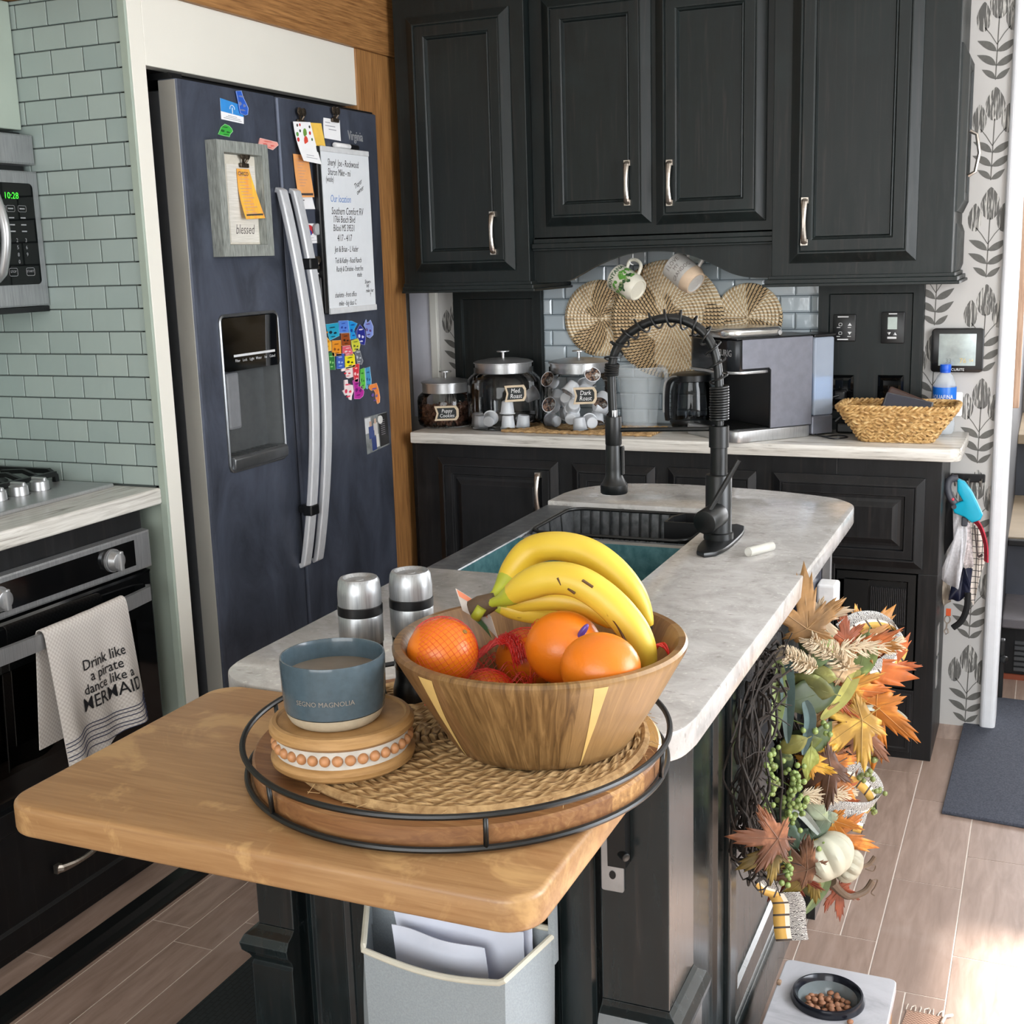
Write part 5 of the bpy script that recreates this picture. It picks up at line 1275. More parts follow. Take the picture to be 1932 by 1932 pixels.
# ================================================================ island
ZI = .915
def quartz():
    t = NT('grey_speckled_quartz'); f = t.noise(t.coord(), 14, 6, .7, .6); g_ = t.noise(t.coord(), 95, 2, .6)
    c = t.ramp(f, [(.3, lin((158, 155, 151))), (.55, lin((183, 180, 177))), (.75, lin((198, 196, 195)))])
    c = t.mix(c, lin((206, 204, 198)), t.ramp(g_, [(.62, (0, 0, 0, 1)), (.72, (.6, .6, .6, 1))]))
    c = t.mix(c, lin((118, 112, 104)), t.ramp(t.noise(t.coord((1, 2.4, 1)), 42, 3, .6), [(.62, (0, 0, 0, 1)), (.74, (.6, .6, .6, 1))]))
    t.col(c); t.set(Roughness=.13); return t.m
edge_far = [(p.x, p.y) for p in spline([(-.376, 2.72, 0), (-.380, 2.775, 0), (-.405, 2.822, 0), (-.453, 2.861, 0), (-.598, 2.908, 0), (-.80, 2.932, 0), (-.90, 2.922, 0), (-.975, 2.896, 0), (-1.037, 2.83, 0), (-1.060, 2.75, 0)], 5)]
P = [(-.376, 1.42)]+edge_far+[(-1.062, 2.655), (-.637, 2.655), (-.637, 1.998), (-1.062, 1.998), (-1.062, 1.45)]
P += [(p.x, p.y) for p in spline([(-1.060, 1.42, 0), (-1.050, 1.385, 0), (-1.025, 1.358, 0), (-.98, 1.342, 0), (-.92, 1.335, 0)], 4)]+[(-.45, 1.335)]
P += [(p.x, p.y) for p in spline([(-.43, 1.337, 0), (-.402, 1.350, 0), (-.383, 1.375, 0), (-.376, 1.42, 0)], 4)][:-1]
b = MB(); b.prism(P, ZI-.038, ZI, bev=.003, seg=2)
tag(obj('island_worktop', b, quartz()), 'grey speckled stone worktop of the island around the sink', 'worktop')
isl = thing('island_cabinet', 'black painted island cabinet with corner posts under the stone worktop', 'island', (-.74, 2.03, 0))
b = MB(); b.box(-1.03, -.468, 1.436, 1.99, 0, ZI-.039); b.box(-1.03, -.468, 2.665, 2.70, 0, ZI-.039); b.box(-.625, -.468, 1.99, 2.665, 0, ZI-.039); b.box(-1.03, -.625, 1.99, 2.665, 0, .64); obj('body', b, CABI, isl)
def post(x0, x1, y0, y1, sl, sr, nm='corner_post'):
    """square corner post with a moulded waist at 0.46-0.50 and a heavier foot"""
    b = MB(); b.box(x0, x1, y0, y1, .5119, ZI-.039, .002)
    prof = [(.0, .512), (.005, .506), (.016, .500), (.022, .488), (.020, .476), (.012, .466), (.008, .456), (.010, .450), (.010, .0)]
    rg = []
    for e, z in prof:
        xa, xb, ya = x0-(e if sl else -.0006), x1+(e if sr else -.0006), y0-e
        rg.append([b.bm.verts.new(p) for p in ((xa, ya, z), (xb, ya, z), (xb, y1+(e if sr or sl else 0)*.6, z), (xa, y1+(e if sr or sl else 0)*.6, z))])
    for A, B in zip(rg, rg[1:]):
        for j in range(4): b.bm.faces.new([A[j], A[(j+1) % 4], B[(j+1) % 4], B[j]])
    obj(nm, b, CABI, isl)
post(-1.042, -.980, 1.40, 1.50, True, False); post(-.499, -.407, 1.40, 1.52, False, True); post(-.470, -.425, 2.60, 2.70, False, True)
b = MB(); b.rings(-.972, -.895, .02, .873, [(0, -.03), (.0, .0), (.010, .004), (.014, 0)], FY(1.425)); obj('stile', b, CABI, isl)
b = MB(); b.rings(-.892, -.512, .10, .868, [(0, -.01), (.0, .016), (.006, .020), (.05, .020), (.056, .010), (.07, .010)], FY(1.432)); obj('door', b, CABI, isl)
b = MB(); b.rings(1.54, 1.90, .12, .868, [(0, 0), (.0, .010), (.004, .012), (.045, .012), (.05, .004)], FX(-.468)); obj('side_panel', b, CABI, isl)
b = MB(); b.box(-.468, -.446, 1.905, 1.95, .11, .872, .004); obj('side_batten', b, CABI, isl)
b = MB(); b.rings(1.955, 2.60, .12, .868, [(0, 0), (.0, .010), (.004, .012), (.05, .012), (.055, .004)], FX(-.468)); obj('side_panel', b, CABI, isl)
b = MB(); b.prism([(-.468, 0), (-.450, 0), (-.450, .085), (-.453, .092), (-.458, .096), (-.456, .103), (-.462, .110), (-.468, .112)], 1.53, 2.60, lambda u, v, d: V((u, d, v))); obj('base_moulding', b, CABI, isl)
b = MB(); b.rings(1.45, 2.69, .02, .64, [(0, 0), (.0, .010), (.05, .010), (.055, .004)], FX(-1.03) if False else (lambda u, v, d: V((-1.03-d, u, v)))); obj('side_panel', b, CABI, isl)
la = thing('latch_plate', 'steel latch plate with black peg on the island post beside the butcher block', 'latch', (-.482, 1.40, .674))
b = MB(); b.prism(rrect(-.496, -.466, .672, .762, .003), .0004, .004, FY(1.40)); obj('plate', b, STEEL, la)
b = MB(); b.prism([(-.493+.013*cos(i*pi/6)*.35+.012, .695+.006*sin(i*pi/6)) for i in range(12)], .004, .0048, FY(1.40)); obj('screw_hole', b, BLACKP, la)
b = MB(); b.cyl((-.478, 1.396, .735), (-.455, 1.375, .733), .006, n=14, bev=.002); obj('peg', b, BLACKM, la)
# butcher block leaf
def butcher():
    t = NT('maple_butcher_block'); tc = t.n('ShaderNodeTexCoord'); sp = t.n('ShaderNodeSeparateXYZ'); t.l(tc.outputs['Object'], sp.inputs[0])
    st_ = t.math('FLOOR', t.math('MULTIPLY', sp.outputs[1], 26)); wn_ = t.n('ShaderNodeTexWhiteNoise', noise_dimensions='1D'); t.l(st_, wn_.inputs['W'])
    f = t.noise(t.coord((3, 60, 60)), 3, 5, .6, .5); g_ = t.noise(t.coord(), 9, 5, .65, .7)
    c = t.ramp(f, [(.25, lin((142, 104, 66))), (.75, lin((178, 140, 97)))])
    c = t.mix(c, lin((142, 102, 64)), t.math('MULTIPLY', wn_.outputs['Value'], .45))
    c = t.mix(c, lin((200, 162, 110)), t.ramp(g_, [(.55, (0, 0, 0, 1)), (.63, (.55, .55, .55, 1))]))
    c = t.mix(c, lin((146, 98, 58)), t.ramp(t.noise(t.coord((1, 2, 1)), 5, 4, .6), [(.58, (0, 0, 0, 1)), (.7, (.5, .5, .5, 1))]))
    t.col(c); t.set(Roughness=.38); t.bump(f, .06, .001); return t.m
b = MB(); b.prism(rrect(-1.022, -.396, .928, 1.3325, .038, 9), ZI-.036, ZI, bev=.006, seg=3)
tag(obj('butcher_block', b, butcher()), 'pale maple butcher block leaf jutting towards the viewer', 'butcher block')
b = MB()
for x in (-.93, -.47): b = MB(); b.prism([(1.02, ZI-.0365), (1.399, ZI-.0365), (1.399, ZI-.20), (1.380, ZI-.20), (1.376, ZI-.075), (1.02, ZI-.060)], x-.012, x+.012, lambda u, v, d: V((d, u, v))); obj('leaf_bracket', b, BLACKM, isl)
# sink
DKS = streaky('worn_sink_steel', (108, 111, 114), (150, 152, 154), (8, 8, 8), .25, .42, .8, .03)
sk = thing('apron_sink', 'dark steel double-bowl apron sink in the island', 'sink', (-.84, 2.33, .66))
b = MB(); X0, X1, Y0, Y1, ZR = -1.064, -.640, 2.000, 2.653, .900
def bowl(b, x0, x1, y0, y1, zt, zb):
    P_ = [(x0, y0), (x1, y0), (x1, y1), (x0, y1)]; i = .012
    Q_ = [(x0+i, y0+i), (x1-i, y0+i), (x1-i, y1-i), (x0+i, y1-i)]
    A = [b.bm.verts.new((p[0], p[1], zt)) for p in P_]; B = [b.bm.verts.new((p[0], p[1], zb)) for p in Q_]
    for j in range(4): b.bm.faces.new([A[j], A[(j+1) % 4], B[(j+1) % 4], B[j]])
    b.bm.faces.new(B)
bowl(b, -.998, X1, 2.002, 2.325, ZR+.002, .70); obj('near_bowl', b, streaky('sink_teal_steel', (66, 108, 114), (98, 140, 144), (8, 8, 8), .25, .4, .55, .03), sk, recalc=False)
b = MB(); bowl(b, -.998, X1, 2.362, 2.652, ZR+.002, .70); obj('far_bowl', b, DKS, sk, recalc=False)
b = MB(); b.box(-.998, X1, 2.3255, 2.3615, .70, ZR, .004); obj('divider', b, STEEL, sk)
b = MB(); b.box(-1.066, -.9985, 2.0005, 2.6525, .655, ZR+.006, .006); obj('apron_front', b, DKS, sk)
for yy in (2.165, 2.51):
    b = MB(); b.lathe([(0, .002), (.03, .003), (.04, .006), (.042, .004), (.042, .001)], (-.82, yy, .701), 28); obj('drain', b, STEEL, sk)
# dish rack in the far bowl
rk = thing('dish_rack', 'black wire dish rack resting in the far sink bowl', 'dish rack', (-.83, 2.51, .73))
b = MB(); top = rrect(-1.0, -.650, 2.385, 2.645, .04, 5)
b.tube([(x, y, .902) for x, y in top], .0038, 8, closed=True); obj('rim_wire', b, BLACKM, rk)
b = MB(); xs = [-.975+.0235*i for i in range(14)]
for x in xs: b.tube([(x, 2.387, .900), (x, 2.397, .76), (x, 2.41, .738), (x, 2.62, .738), (x, 2.633, .76), (x, 2.643, .900)], .0022, 6)
for y in (2.43, 2.50, 2.57): b.tube([(-.998, y, .900), (-.985, y, .76), (-.97, y, .735), (-.68, y, .735), (-.665, y, .76), (-.652, y, .900)], .0022, 6)
obj('cage_wires', b, BLACKM, rk)
b = MB(); cp_ = [(-.735, 2.50), (-.655, 2.50), (-.655, 2.60), (-.715, 2.60), (-.735, 2.56)]
b.prism(cp_, .79, .915); cpo = obj('cutlery_cup', b, BLACKP, rk)
q = MB(); q.prism([(-.730, 2.505), (-.660, 2.505), (-.660, 2.595), (-.713, 2.595), (-.730, 2.558)], .80, .93); cut(cpo, q)
# pull-down spring faucet
fc = thing('kitchen_faucet', 'matte black spring pull-down faucet arching over the sink', 'faucet', (-.577, 2.338, ZI))
FXc, FYc = -.577, 2.338
b = MB(); pl = []
for i in range(40):
    a = 2*pi*i/40; r_ = 1/((abs(cos(a))/.030)**2.6+(abs(sin(a))/.135)**2.6)**(1/2.6); pl.append((FXc+.004+r_*cos(a), FYc+.008+r_*sin(a)))
b.prism(pl, ZI+.0003, ZI+.010, bev=.003); obj('deck_plate', b, BLACKM, fc)
b = MB(); b.lathe([(0, 0), (.029, 0), (.029, .012), (.0255, .014), (.0255, .125), (.0245, .127), (.0165, .128), (.0165, .215), (0, .215)], (FXc, FYc, ZI+.010), 32); obj('body', b, BLACKM, fc)
b = MB(); b.lathe([(.0168, 0), (.0192, .001), (.0192, .042), (.0168, .043)], (FXc, FYc, ZI+.190), 32); obj('collar', b, BLACKM, fc)
b = MB(); b.cyl((FXc+.002, FYc-.015, ZI+.062), (FXc-.010, FYc-.072, ZI+.055), .024, n=28, bev=.003); hubo = obj('valve_hub', b, BLACKM, fc)
b = MB(); b.tube([(FXc-.007, FYc-.060, ZI+.070), (FXc+.022, FYc-.045, ZI+.125), (FXc+.046, FYc-.032, ZI+.172)], .0052, 10); obj('lever', b, BLACKM, hubo)
hose = spline([(FXc, FYc, ZI+.21), (FXc, FYc, 1.225), (FXc-.008, FYc, 1.285), (FXc-.028, FYc, 1.322), (FXc-.060, FYc, 1.345), (FXc-.098, FYc, 1.353), (FXc-.140, FYc, 1.345), (FXc-.178, FYc, 1.325), (FXc-.205, FYc, 1.295), (FXc-.216, FYc, 1.255), (FXc-.216, FYc, 1.20), (FXc-.214, FYc, 1.155)], 8)
b = MB(); b.tube(hose, .0088, 12); obj('hose', b, BLACKM, fc)
def coil(path, s0, s1, turns, r, wr):
    """helix around a polyline between arclength fractions"""
    L = [0]
    for p, q in zip(path, path[1:]): L.append(L[-1]+(q-p).length)
    T_ = L[-1]; pts = []; n = int(turns*18)
    for i in range(n+1):
        s = (s0+(s1-s0)*i/n)*T_; k = max(j for j in range(len(L)) if L[j] <= s+1e-9); k = min(k, len(path)-2)
        t = (s-L[k])/(L[k+1]-L[k]); p = path[k].lerp(path[k+1], t); d = (path[k+1]-path[k]).normalized()
        a = V((0, 1, 0)); c_ = d.cross(a).normalized(); an = 2*pi*turns*i/n
        pts.append(p+(a*cos(an)+c_*sin(an))*r)
    bb = MB(); bb.tube(pts, wr, 6); return bb
b = coil(hose, .06, .178, 13, .0165, .0026); obj('spring', b, BLACKM, fc)
b = coil(hose, .178, .80, 12.0, .0165, .0022); obj('spring', b, BLACKM, fc)
b = coil(hose, .80, .845, 5, .0125, .0026); obj('spring', b, BLACKM, fc)
hx = FXc-.214
b = MB(); b.lathe([(0, .245), (.016, .245), (.0165, .243), (.0165, .190), (.0155, .188), (.0160, .186), (.0175, .14), (.0175, .125), (.024, .112), (.0275, .108), (.0275, .092), (.026, .090), (0, .092)][::-1], (hx, FYc, ZI), 32); sh = obj('spray_head', b, BLACKM, fc)
b = MB(); b.cyl((hx, FYc, ZI+.243), (hx, FYc, ZI+.258), .0085, n=18); obj('nipple', b, STEEL, sh)
b = MB(); b.box(hx+.0165, hx+.0215, FYc-.006, FYc+.006, ZI+.128, ZI+.186, .002); obj('spray_button', b, BLACKM, sh)
b = MB(); b.tube([(FXc, FYc, ZI+.226), (FXc-.19, FYc, ZI+.219), (hx+.012, FYc, ZI+.218)], .0045, 10); obj('docking_arm', b, BLACKM, fc)
# clear plastic straw tube on the worktop
b = MB(); b.tube([(-.497, 2.243, ZI+.0095), (-.465, 2.303, ZI+.0095)], .009, 16, cap=False)
tag(obj('plastic_tube', b, plain('cloudy_tube', (216, 214, 204), .3, 0, .04, 30, Alpha=.45)), 'short clear plastic tube lying on the worktop right of the faucet', 'tube')
# outlet with white adapter on the far end of the island
ot = thing('island_outlet', 'black outlet box under the far right corner of the worktop', 'socket', (-.42, 2.5, .76))
b = MB(); b.box(-.455, -.405, 2.38, 2.52, .765, .86, .008); obj('housing', b, plain('outlet_blue_black', (40, 44, 54), .3), ot)
b = MB(); b.box(-.404, -.364, 2.445, 2.495, .774, .818, .006, 3); ad = tag(obj('white_adapter', b, WHITEP), 'white cube power adapter plugged into the island outlet', 'adapter')
b = MB(); b.box(-.424, -.408, 2.64, 2.665, .12, .872); tag(obj('grey_strip', b, STEEL), 'vertical grey strip below the far right corner of the worktop', 'strip')  # grey strip laid on the side of the far corner post

# ================================================================ on the butcher block
TC = (-.600, 1.205)
tr_ = thing('serving_tray', 'round acacia tray with black wire rim on the butcher block', 'tray', (TC[0], TC[1], ZI+.0005))
def acacia(name, dark=0):
    t = NT(name); tc = t.n('ShaderNodeTexCoord'); sp = t.n('ShaderNodeSeparateXYZ'); t.l(tc.outputs['Object'], sp.inputs[0])
    st_ = t.math('FLOOR', t.math('ADD', t.math('MULTIPLY', sp.outputs[1], 15), t.math('MULTIPLY', sp.outputs[0], 6))); wn_ = t.n('ShaderNodeTexWhiteNoise', noise_dimensions='1D'); t.l(st_, wn_.inputs['W'])
    f = t.noise(t.coord((3, 34, 34)), 3, 5, .6, 1.2)
    c = t.ramp(f, [(.28, lin((122, 86, 52))), (.55, lin((172, 128, 80))), (.74, lin((210, 168, 112)))])
    c = t.mix(c, lin((208, 170, 108)), t.ramp(wn_.outputs['Value'], [(.66, (0, 0, 0, 1)), (.68, (.75, .75, .75, 1))]))
    c = t.mix(c, lin((104, 62, 40)), t.ramp(wn_.outputs['Value'], [(.30, (.6, .6, .6, 1)), (.34, (0, 0, 0, 1))]))
    t.col(c); t.set(Roughness=.4); t.bump(f, .06, .001); return t.m
b = MB(); b.lathe([(0, 0), (.228, 0), (.232, .004), (.232, .022), (.229, .025), (0, .025)], n=96); obj('wooden_board', b, acacia('acacia_planks'), tr_, local=True)
b = MB(); b.tube(arc((0, 0, .0055), .2385, 0, 2*pi, 96, (1, 0, 0), (0, 1, 0))[:-1], .0034, 8, closed=True); obj('lower_ring', b, BLACKM, tr_, local=True)
b = MB(); b.tube(arc((0, 0, .041), .2415, 0, 2*pi, 96, (1, 0, 0), (0, 1, 0))[:-1], .0034, 8, closed=True); obj('upper_ring', b, BLACKM, tr_, local=True)
for a in (-58, 2, 62, 122, 182, 242):
    a = radians(a); b = MB(); b.tube([(.2385*cos(a), .2385*sin(a), .0055), (.2415*cos(a), .2415*sin(a), .041)], .0028, 8); obj('ring_post', b, BLACKM, tr_, local=True)
ZT_ = ZI+.0255
# braided jute mat
pm = thing('jute_placemat', 'round braided jute mat on the wooden tray', 'placemat', (-.586, 1.205, ZT_+.0003))
b = MB(); r_ = .012; k = 0
pts = []; rad_ = []
th = 0
while True:
    rr_ = .006+.0098*th/(2*pi)
    if rr_ > .198: break
    pts.append((rr_*cos(th), rr_*sin(th), .0045+.0012*sin(th*rr_*520))); rad_.append(.0046+.0006*sin(th*rr_*520+1)); th += min(.35, .0052/rr_)
b.tube(pts, rad_, 6)
def braid_mat():
    t = NT('braided_jute_coil'); tc = t.n('ShaderNodeTexCoord'); sp = t.n('ShaderNodeSeparateXYZ'); t.l(tc.outputs['Object'], sp.inputs[0])
    th_ = t.math('ARCTAN2', sp.outputs[1], sp.outputs[0]); rd = t.math('SQRT', t.math('ADD', t.math('MULTIPLY', sp.outputs[0], sp.outputs[0]), t.math('MULTIPLY', sp.outputs[1], sp.outputs[1])))
    q = t.math('SUBTRACT', t.math('DIVIDE', rd, .0098), t.math('DIVIDE', th_, 2*pi)); fr = t.math('FRACT', q); ringn = t.math('FLOOR', q)
    along = t.math('MULTIPLY', th_, t.math('MULTIPLY', t.math('ADD', ringn, 1.0), 1.15))
    zig = t.math('ADD', t.math('MULTIPLY', along, 2.6), t.math('MULTIPLY', t.math('ABSOLUTE', t.math('SUBTRACT', fr, .5)), 7.0))
    s_ = t.math('ADD', t.math('MULTIPLY', t.math('SINE', zig), .5), .5)
    n_ = t.noise(t.coord(), 110, 3)
    c = t.mix(lin((138, 104, 62)), lin((206, 172, 122)), t.math('ADD', t.math('MULTIPLY', s_, .75), t.math('MULTIPLY', t.math('SUBTRACT', n_, .5), .9)))
    t.col(c); t.set(Roughness=.85); t.bump(t.math('ADD', s_, t.math('MULTIPLY', n_, .5)), .7, .003); return t.m
obj('coil', b, braid_mat(), pm, local=True)
b = MB(); b.tube(arc((0, 0, .005), .2005, 0, 2*pi, 90, (1, 0, 0), (0, 1, 0))[:-1], .0052, 7, closed=True)
fz = random.Random(2)
for i in range(60):
    a = fz.uniform(0, 2*pi); r1 = .203; b.tube([(r1*cos(a), r1*sin(a), .006), ((r1+.006)*cos(a+.02), (r1+.006)*sin(a+.02), .006+fz.uniform(-.003, .006)), ((r1+.012)*cos(a+fz.uniform(-.05, .05)), (r1+.012)*sin(a+fz.uniform(-.05, .05)), .003+fz.uniform(-.001, .006))], .0004, 3)
obj('edge_braid', b, JUTE, pm, local=True)
ZM = ZT_+.0105
# beaded riser with mug
rs = thing('beaded_riser', 'round wooden riser ringed with whitewashed beads under the blue mug', 'riser', (-.682, 1.090, ZM))
MANGO = streaky('mango_wood', (150, 106, 58), (190, 146, 92), (24, 24, 3), .4, .5, 0, .06)
b = MB(); b.lathe([(0, 0), (.072, 0), (.077, .004), (.078, .009), (.074, .014), (.070, .015), (.070, .034), (.074, .035), (.078, .039), (.078, .044), (.074, .049), (.070, .0495), (.068, .047), (0, .047)], n=64)
obj('turned_body', b, streaky('riser_wood', (150, 112, 66), (186, 146, 96), (3, 3, 30), .45, .55, 0, .08), rs, local=True)
b = MB(); b.lathe([(.0702, .0145), (.0716, .0145), (.0716, .0345), (.0702, .0345)], n=64); obj('whitewash_band', b, plain('whitewash', (192, 186, 176), .8, var=.1, scale=60), rs, local=True)
bead0 = None
for i in range(34):
    a = 2*pi*i/34; b = MB(); b.sphere((0, 0, 0), .0060, 12, 8)
    if bead0 is None: bead0 = obj('bead', b, plain('bead_wood', (176, 124, 82), .5, var=.2, scale=60), rs, local=True); o = bead0
    else: o = bead0.copy(); COL.objects.link(o); o.parent = rs
    o.location = (.0712*cos(a), .0712*sin(a), .0245)
mg = thing('coffee_mug', 'blue grey glazed mug of coffee with bare clay foot on the beaded riser', 'mug', (-.686, 1.085, ZM+.0475))
b = MB(); Hm = .0715
b.lathe([(.0495, .0125), (.0535, .0145), (.0550, .03), (.0562, Hm-.004), (.0556, Hm), (.0540, Hm), (.0528, Hm-.004), (.0515, .02), (.047, .007), (0, .005)], n=64)
obj('glazed_body', b, plain('blue_grey_glaze', (72, 87, 96), .16, var=.10, scale=120), mg, local=True)
b = MB(); b.lathe([(0, .0005), (.045, .0), (.0485, .003), (.0515, .009), (.0528, .0132), (.049, .0125)], n=64); obj('clay_foot', b, plain('bare_clay', (178, 164, 140), .75, var=.08, scale=120), mg, local=True)
b = MB(); b.lathe([(0, .051), (.0527, .051)], n=64); obj('coffee', b, plain('creamy_coffee', (118, 106, 92), .15, var=.15, scale=18), mg, local=True)
am = atan2(-1.085, .686)-radians(12)
def bend_m(p):
    a = am+p.x/.0562; return V(((.0556+.0004)*cos(a), (.0556+.0004)*sin(a), .0335+p.y))
text('lettering', 'SEGNO MAGNOLIA', .0074, M4.Identity(4), plain('tan_lettering', (136, 128, 118), .6), mg, bend=bend_m, local=True)
# salt and pepper grinders
def grinder(x, y, label):
    t = thing('pepper_grinder', label, 'grinder', (x, y, ZT_+.0003))
    b = MB(); b.lathe([(0, 0), (.027, 0), (.028, .003), (.027, .020), (.0245, .030), (.0235, .032), (.0235, .045), (0, .045)], n=40); obj('base', b, BLACKP, t, local=True)
    b = MB(); b.lathe([(.0235, .045), (.0245, .047), (.0258, .087), (.0258, .089)], n=40); obj('clear_window', b, CLEAR, t, local=True)
    b = MB(); b.lathe([(0, .046), (.018, .046), (.019, .08), (0, .083)], n=20); obj('contents', b, plain('spice_pink', (196, 176, 160), .8, var=.3, scale=160), t, local=True)
    b = MB(); b.lathe([(.0262, .088), (.0268, .089), (.0268, .122), (.0262, .1235)], n=40); obj('steel_sleeve', b, STEELV, t, local=True)
    b = MB(); b.lathe([(.0260, .1232), (.0272, .1240), (.0272, .1345), (.0260, .1355)], n=40); obj('black_band', b, BLACKP, t, local=True)
    b = MB(); b.lathe([(.0262, .1352), (.0264, .150), (.0248, .164), (.0225, .168), (.019, .1685), (.016, .165), (.008, .164), (.006, .166), (0, .1665)], n=40); obj('steel_cap', b, STEELV, t, local=True)
grinder(-.744, 1.245, 'left of two steel grinders standing behind the blue mug')
grinder(-.700, 1.293, 'right of two steel grinders partly behind the fruit bowl')
# fruit bowl
bw = thing('fruit_bowl', 'large acacia stave bowl full of fruit on the jute mat', 'bowl', (-.500, 1.215, ZM))
def stave_mat():
    t = NT('acacia_staves'); tc = t.n('ShaderNodeTexCoord'); sp = t.n('ShaderNodeSeparateXYZ'); t.l(tc.outputs['Object'], sp.inputs[0])
    th_ = t.math('ARCTAN2', sp.outputs[1], sp.outputs[0]); k_ = t.math('FLOOR', t.math('MULTIPLY', th_, 3.2)); wn_ = t.n('ShaderNodeTexWhiteNoise', noise_dimensions='1D'); t.l(k_, wn_.inputs['W'])
    cb = t.n('ShaderNodeCombineXYZ'); t.l(t.math('MULTIPLY', th_, 9.0), cb.inputs[0]); t.l(t.math('MULTIPLY', sp.outputs[2], 7.0), cb.inputs[1]); t.l(wn_.outputs['Value'], cb.inputs[2])
    f = t.noise(cb.outputs[0], 2.6, 5, .6, .9)
    c = t.ramp(f, [(.28, lin((84, 60, 35))), (.5, lin((120, 90, 54))), (.72, lin((156, 122, 78)))])
    c = t.mix(c, lin((116, 80, 50)), t.ramp(wn_.outputs['Value'], [(.55, (0, 0, 0, 1)), (.6, (.5, .5, .5, 1))]))
    c = t.mix(c, lin((170, 134, 88)), t.ramp(wn_.outputs['Value'], [(.2, (.45, .45, .45, 1)), (.25, (0, 0, 0, 1))]))
    t.col(c); t.set(Roughness=.36); t.bump(f, .05, .001); return t.m
BO = [(.094, 0), (.099, .002), (.106, .012), (.135, .060), (.157, .100), (.162, .109), (.1625, .113), (.160, .1165)]
b = MB(); b.lathe([(0, .002)]+BO+[(.153, .1165), (.1495, .113), (.143, .100), (.122, .060), (.096, .020), (.07, .011), (0, .010)], n=96); obj('staved_bowl', b, stave_mat(), bw, local=True)
def bowl_r(z):
    for (r0, z0), (r1, z1) in zip(BO, BO[1:]):
        if z0 <= z <= z1: return r0+(r1-r0)*(z-z0)/(z1-z0)
    return .16
INL = plain('pale_inlay', (214, 180, 112), .4, var=.1, scale=20)
for ang, w0, w1, drift in ((-114, .090, .016, -.14), (-46, .064, .006, .02), (20, .045, .008, .1), (100, .045, .008, -.1)):
    a = radians(ang)
    b = MB(); b.grid(lambda u, v: V(((bowl_r(.004+.106*v)+.0005)*cos(a+(u-.5)*(w1+(w0-w1)*v)*1.5+drift*(1-v)), (bowl_r(.004+.106*v)+.0005)*sin(a+(u-.5)*(w1+(w0-w1)*v)*1.5+drift*(1-v)), .004+.106*v)), 4, 14)
    obj('pale_inlay', b, INL, bw, local=True)
def orange_mat():
    t = NT('orange_peel'); f = t.noise(t.coord(), 3, 2); g_ = t.noise(t.coord(), 260, 2)
    t.col(t.ramp(f, [(.3, lin((214, 108, 16))), (.7, lin((230, 130, 26)))])); t.set(Roughness=.34, Subsurface_Weight=.08, Subsurface_Radius=(.01, .004, .001)); t.bump(g_, .22, .0012); return t.m
OM = orange_mat()
def orange(x, y, z, r, label, sq=1.0, rot=0):
    t = thing('orange', label, 'orange', (x, y, z-r*.96))
    b = MB(); b.sphere((x, y, z), r, 32, 20, (1.02*sq, 1.0, .97)); obj('peel', b, OM, t)
    b = MB(); d = V((cos(rot)*.6, sin(rot)*.6, .55)).normalized(); p = V((x, y, z))+d*r*.985; b.cyl(p-d*.001, p+d*.0012, .0028, n=8); obj('stem_scar', b, plain('stem_green_brown', (120, 110, 50), .8), t)
orange(-.594, 1.163, 1.056, .0385, 'orange inside the red net at the left side of the bowl')
orange(-.474, 1.222, 1.055, .0420, 'large orange in the middle of the bowl under the bananas', rot=2)
orange(-.409, 1.158, 1.059, .0385, 'orange at the front right of the bowl', 1.08, 1.2)
orange(-.560, 1.200, .990, .0355, 'orange low at the front left of the bowl with a dark stem scar', rot=-1.3)
orange(-.490, 1.172, .992, .0350, 'orange barely showing above the front rim of the bowl', rot=-1)
orange(-.545, 1.283, 1.015, .0360, 'orange behind the red net in the middle of the bowl', rot=1)
orange(-.445, 1.290, 1.000, .0360, 'orange hidden under the bananas at the back of the bowl', rot=.5)
# bananas
bn = thing('banana_bunch', 'bunch of yellow bananas with brown marks lying over the oranges', 'bananas', (-.47, 1.26, 1.06))
def banana_mat():
    t = NT('banana_skin'); f = t.noise(t.coord(), 6, 3); g_ = t.noise(t.coord((1, 1, 1)), 38, 3, .6, .3)
    c = t.ramp(f, [(.3, lin((206, 172, 44))), (.7, lin((226, 198, 78)))]); c = t.mix(c, lin((96, 66, 30)), t.ramp(g_, [(.70, (0, 0, 0, 1)), (.76, (.8, .8, .8, 1))]))
    t.col(c); t.set(Roughness=.42, Subsurface_Weight=.05, Subsurface_Radius=(.01, .006, .001)); return t.m
BM_ = banana_mat(); GRN = plain('banana_green_neck', (164, 170, 50), .45, var=.12, scale=30)
def banana(pts, rmax, nm='banana'):
    P_ = spline(pts, 6); N = len(P_); rad = []
    for i in range(N):
        t = i/(N-1)
        rad.append(rmax*(.30+.70*sin(pi/2*min(1, max(0, (t-.08)/.26)))) if t < .34 else rmax*(1 if t < .72 else (.30+.70*(max(0, 1-((t-.72)/.28)**2.2)))))
    b = MB(); b.tube(P_, rad, 10); o = obj(nm, b, BM_, bn)
    k = max(2, int(N*.20)); b = MB(); b.tube(P_[:k+1], [r*1.03 for r in rad[:k]]+[rad[k]*.98], 10, cap=False); obj('green_neck', b, GRN, o)
    b = MB(); d = (P_[-1]-P_[-2]).normalized(); b.cyl(P_[-1]-d*.002, P_[-1]+d*.004, rad[-1]*.8, rad[-1]*.55, n=8); obj('black_tip', b, BLACKP, o)
    return P_
CR = V((-.581, 1.252, 1.087))
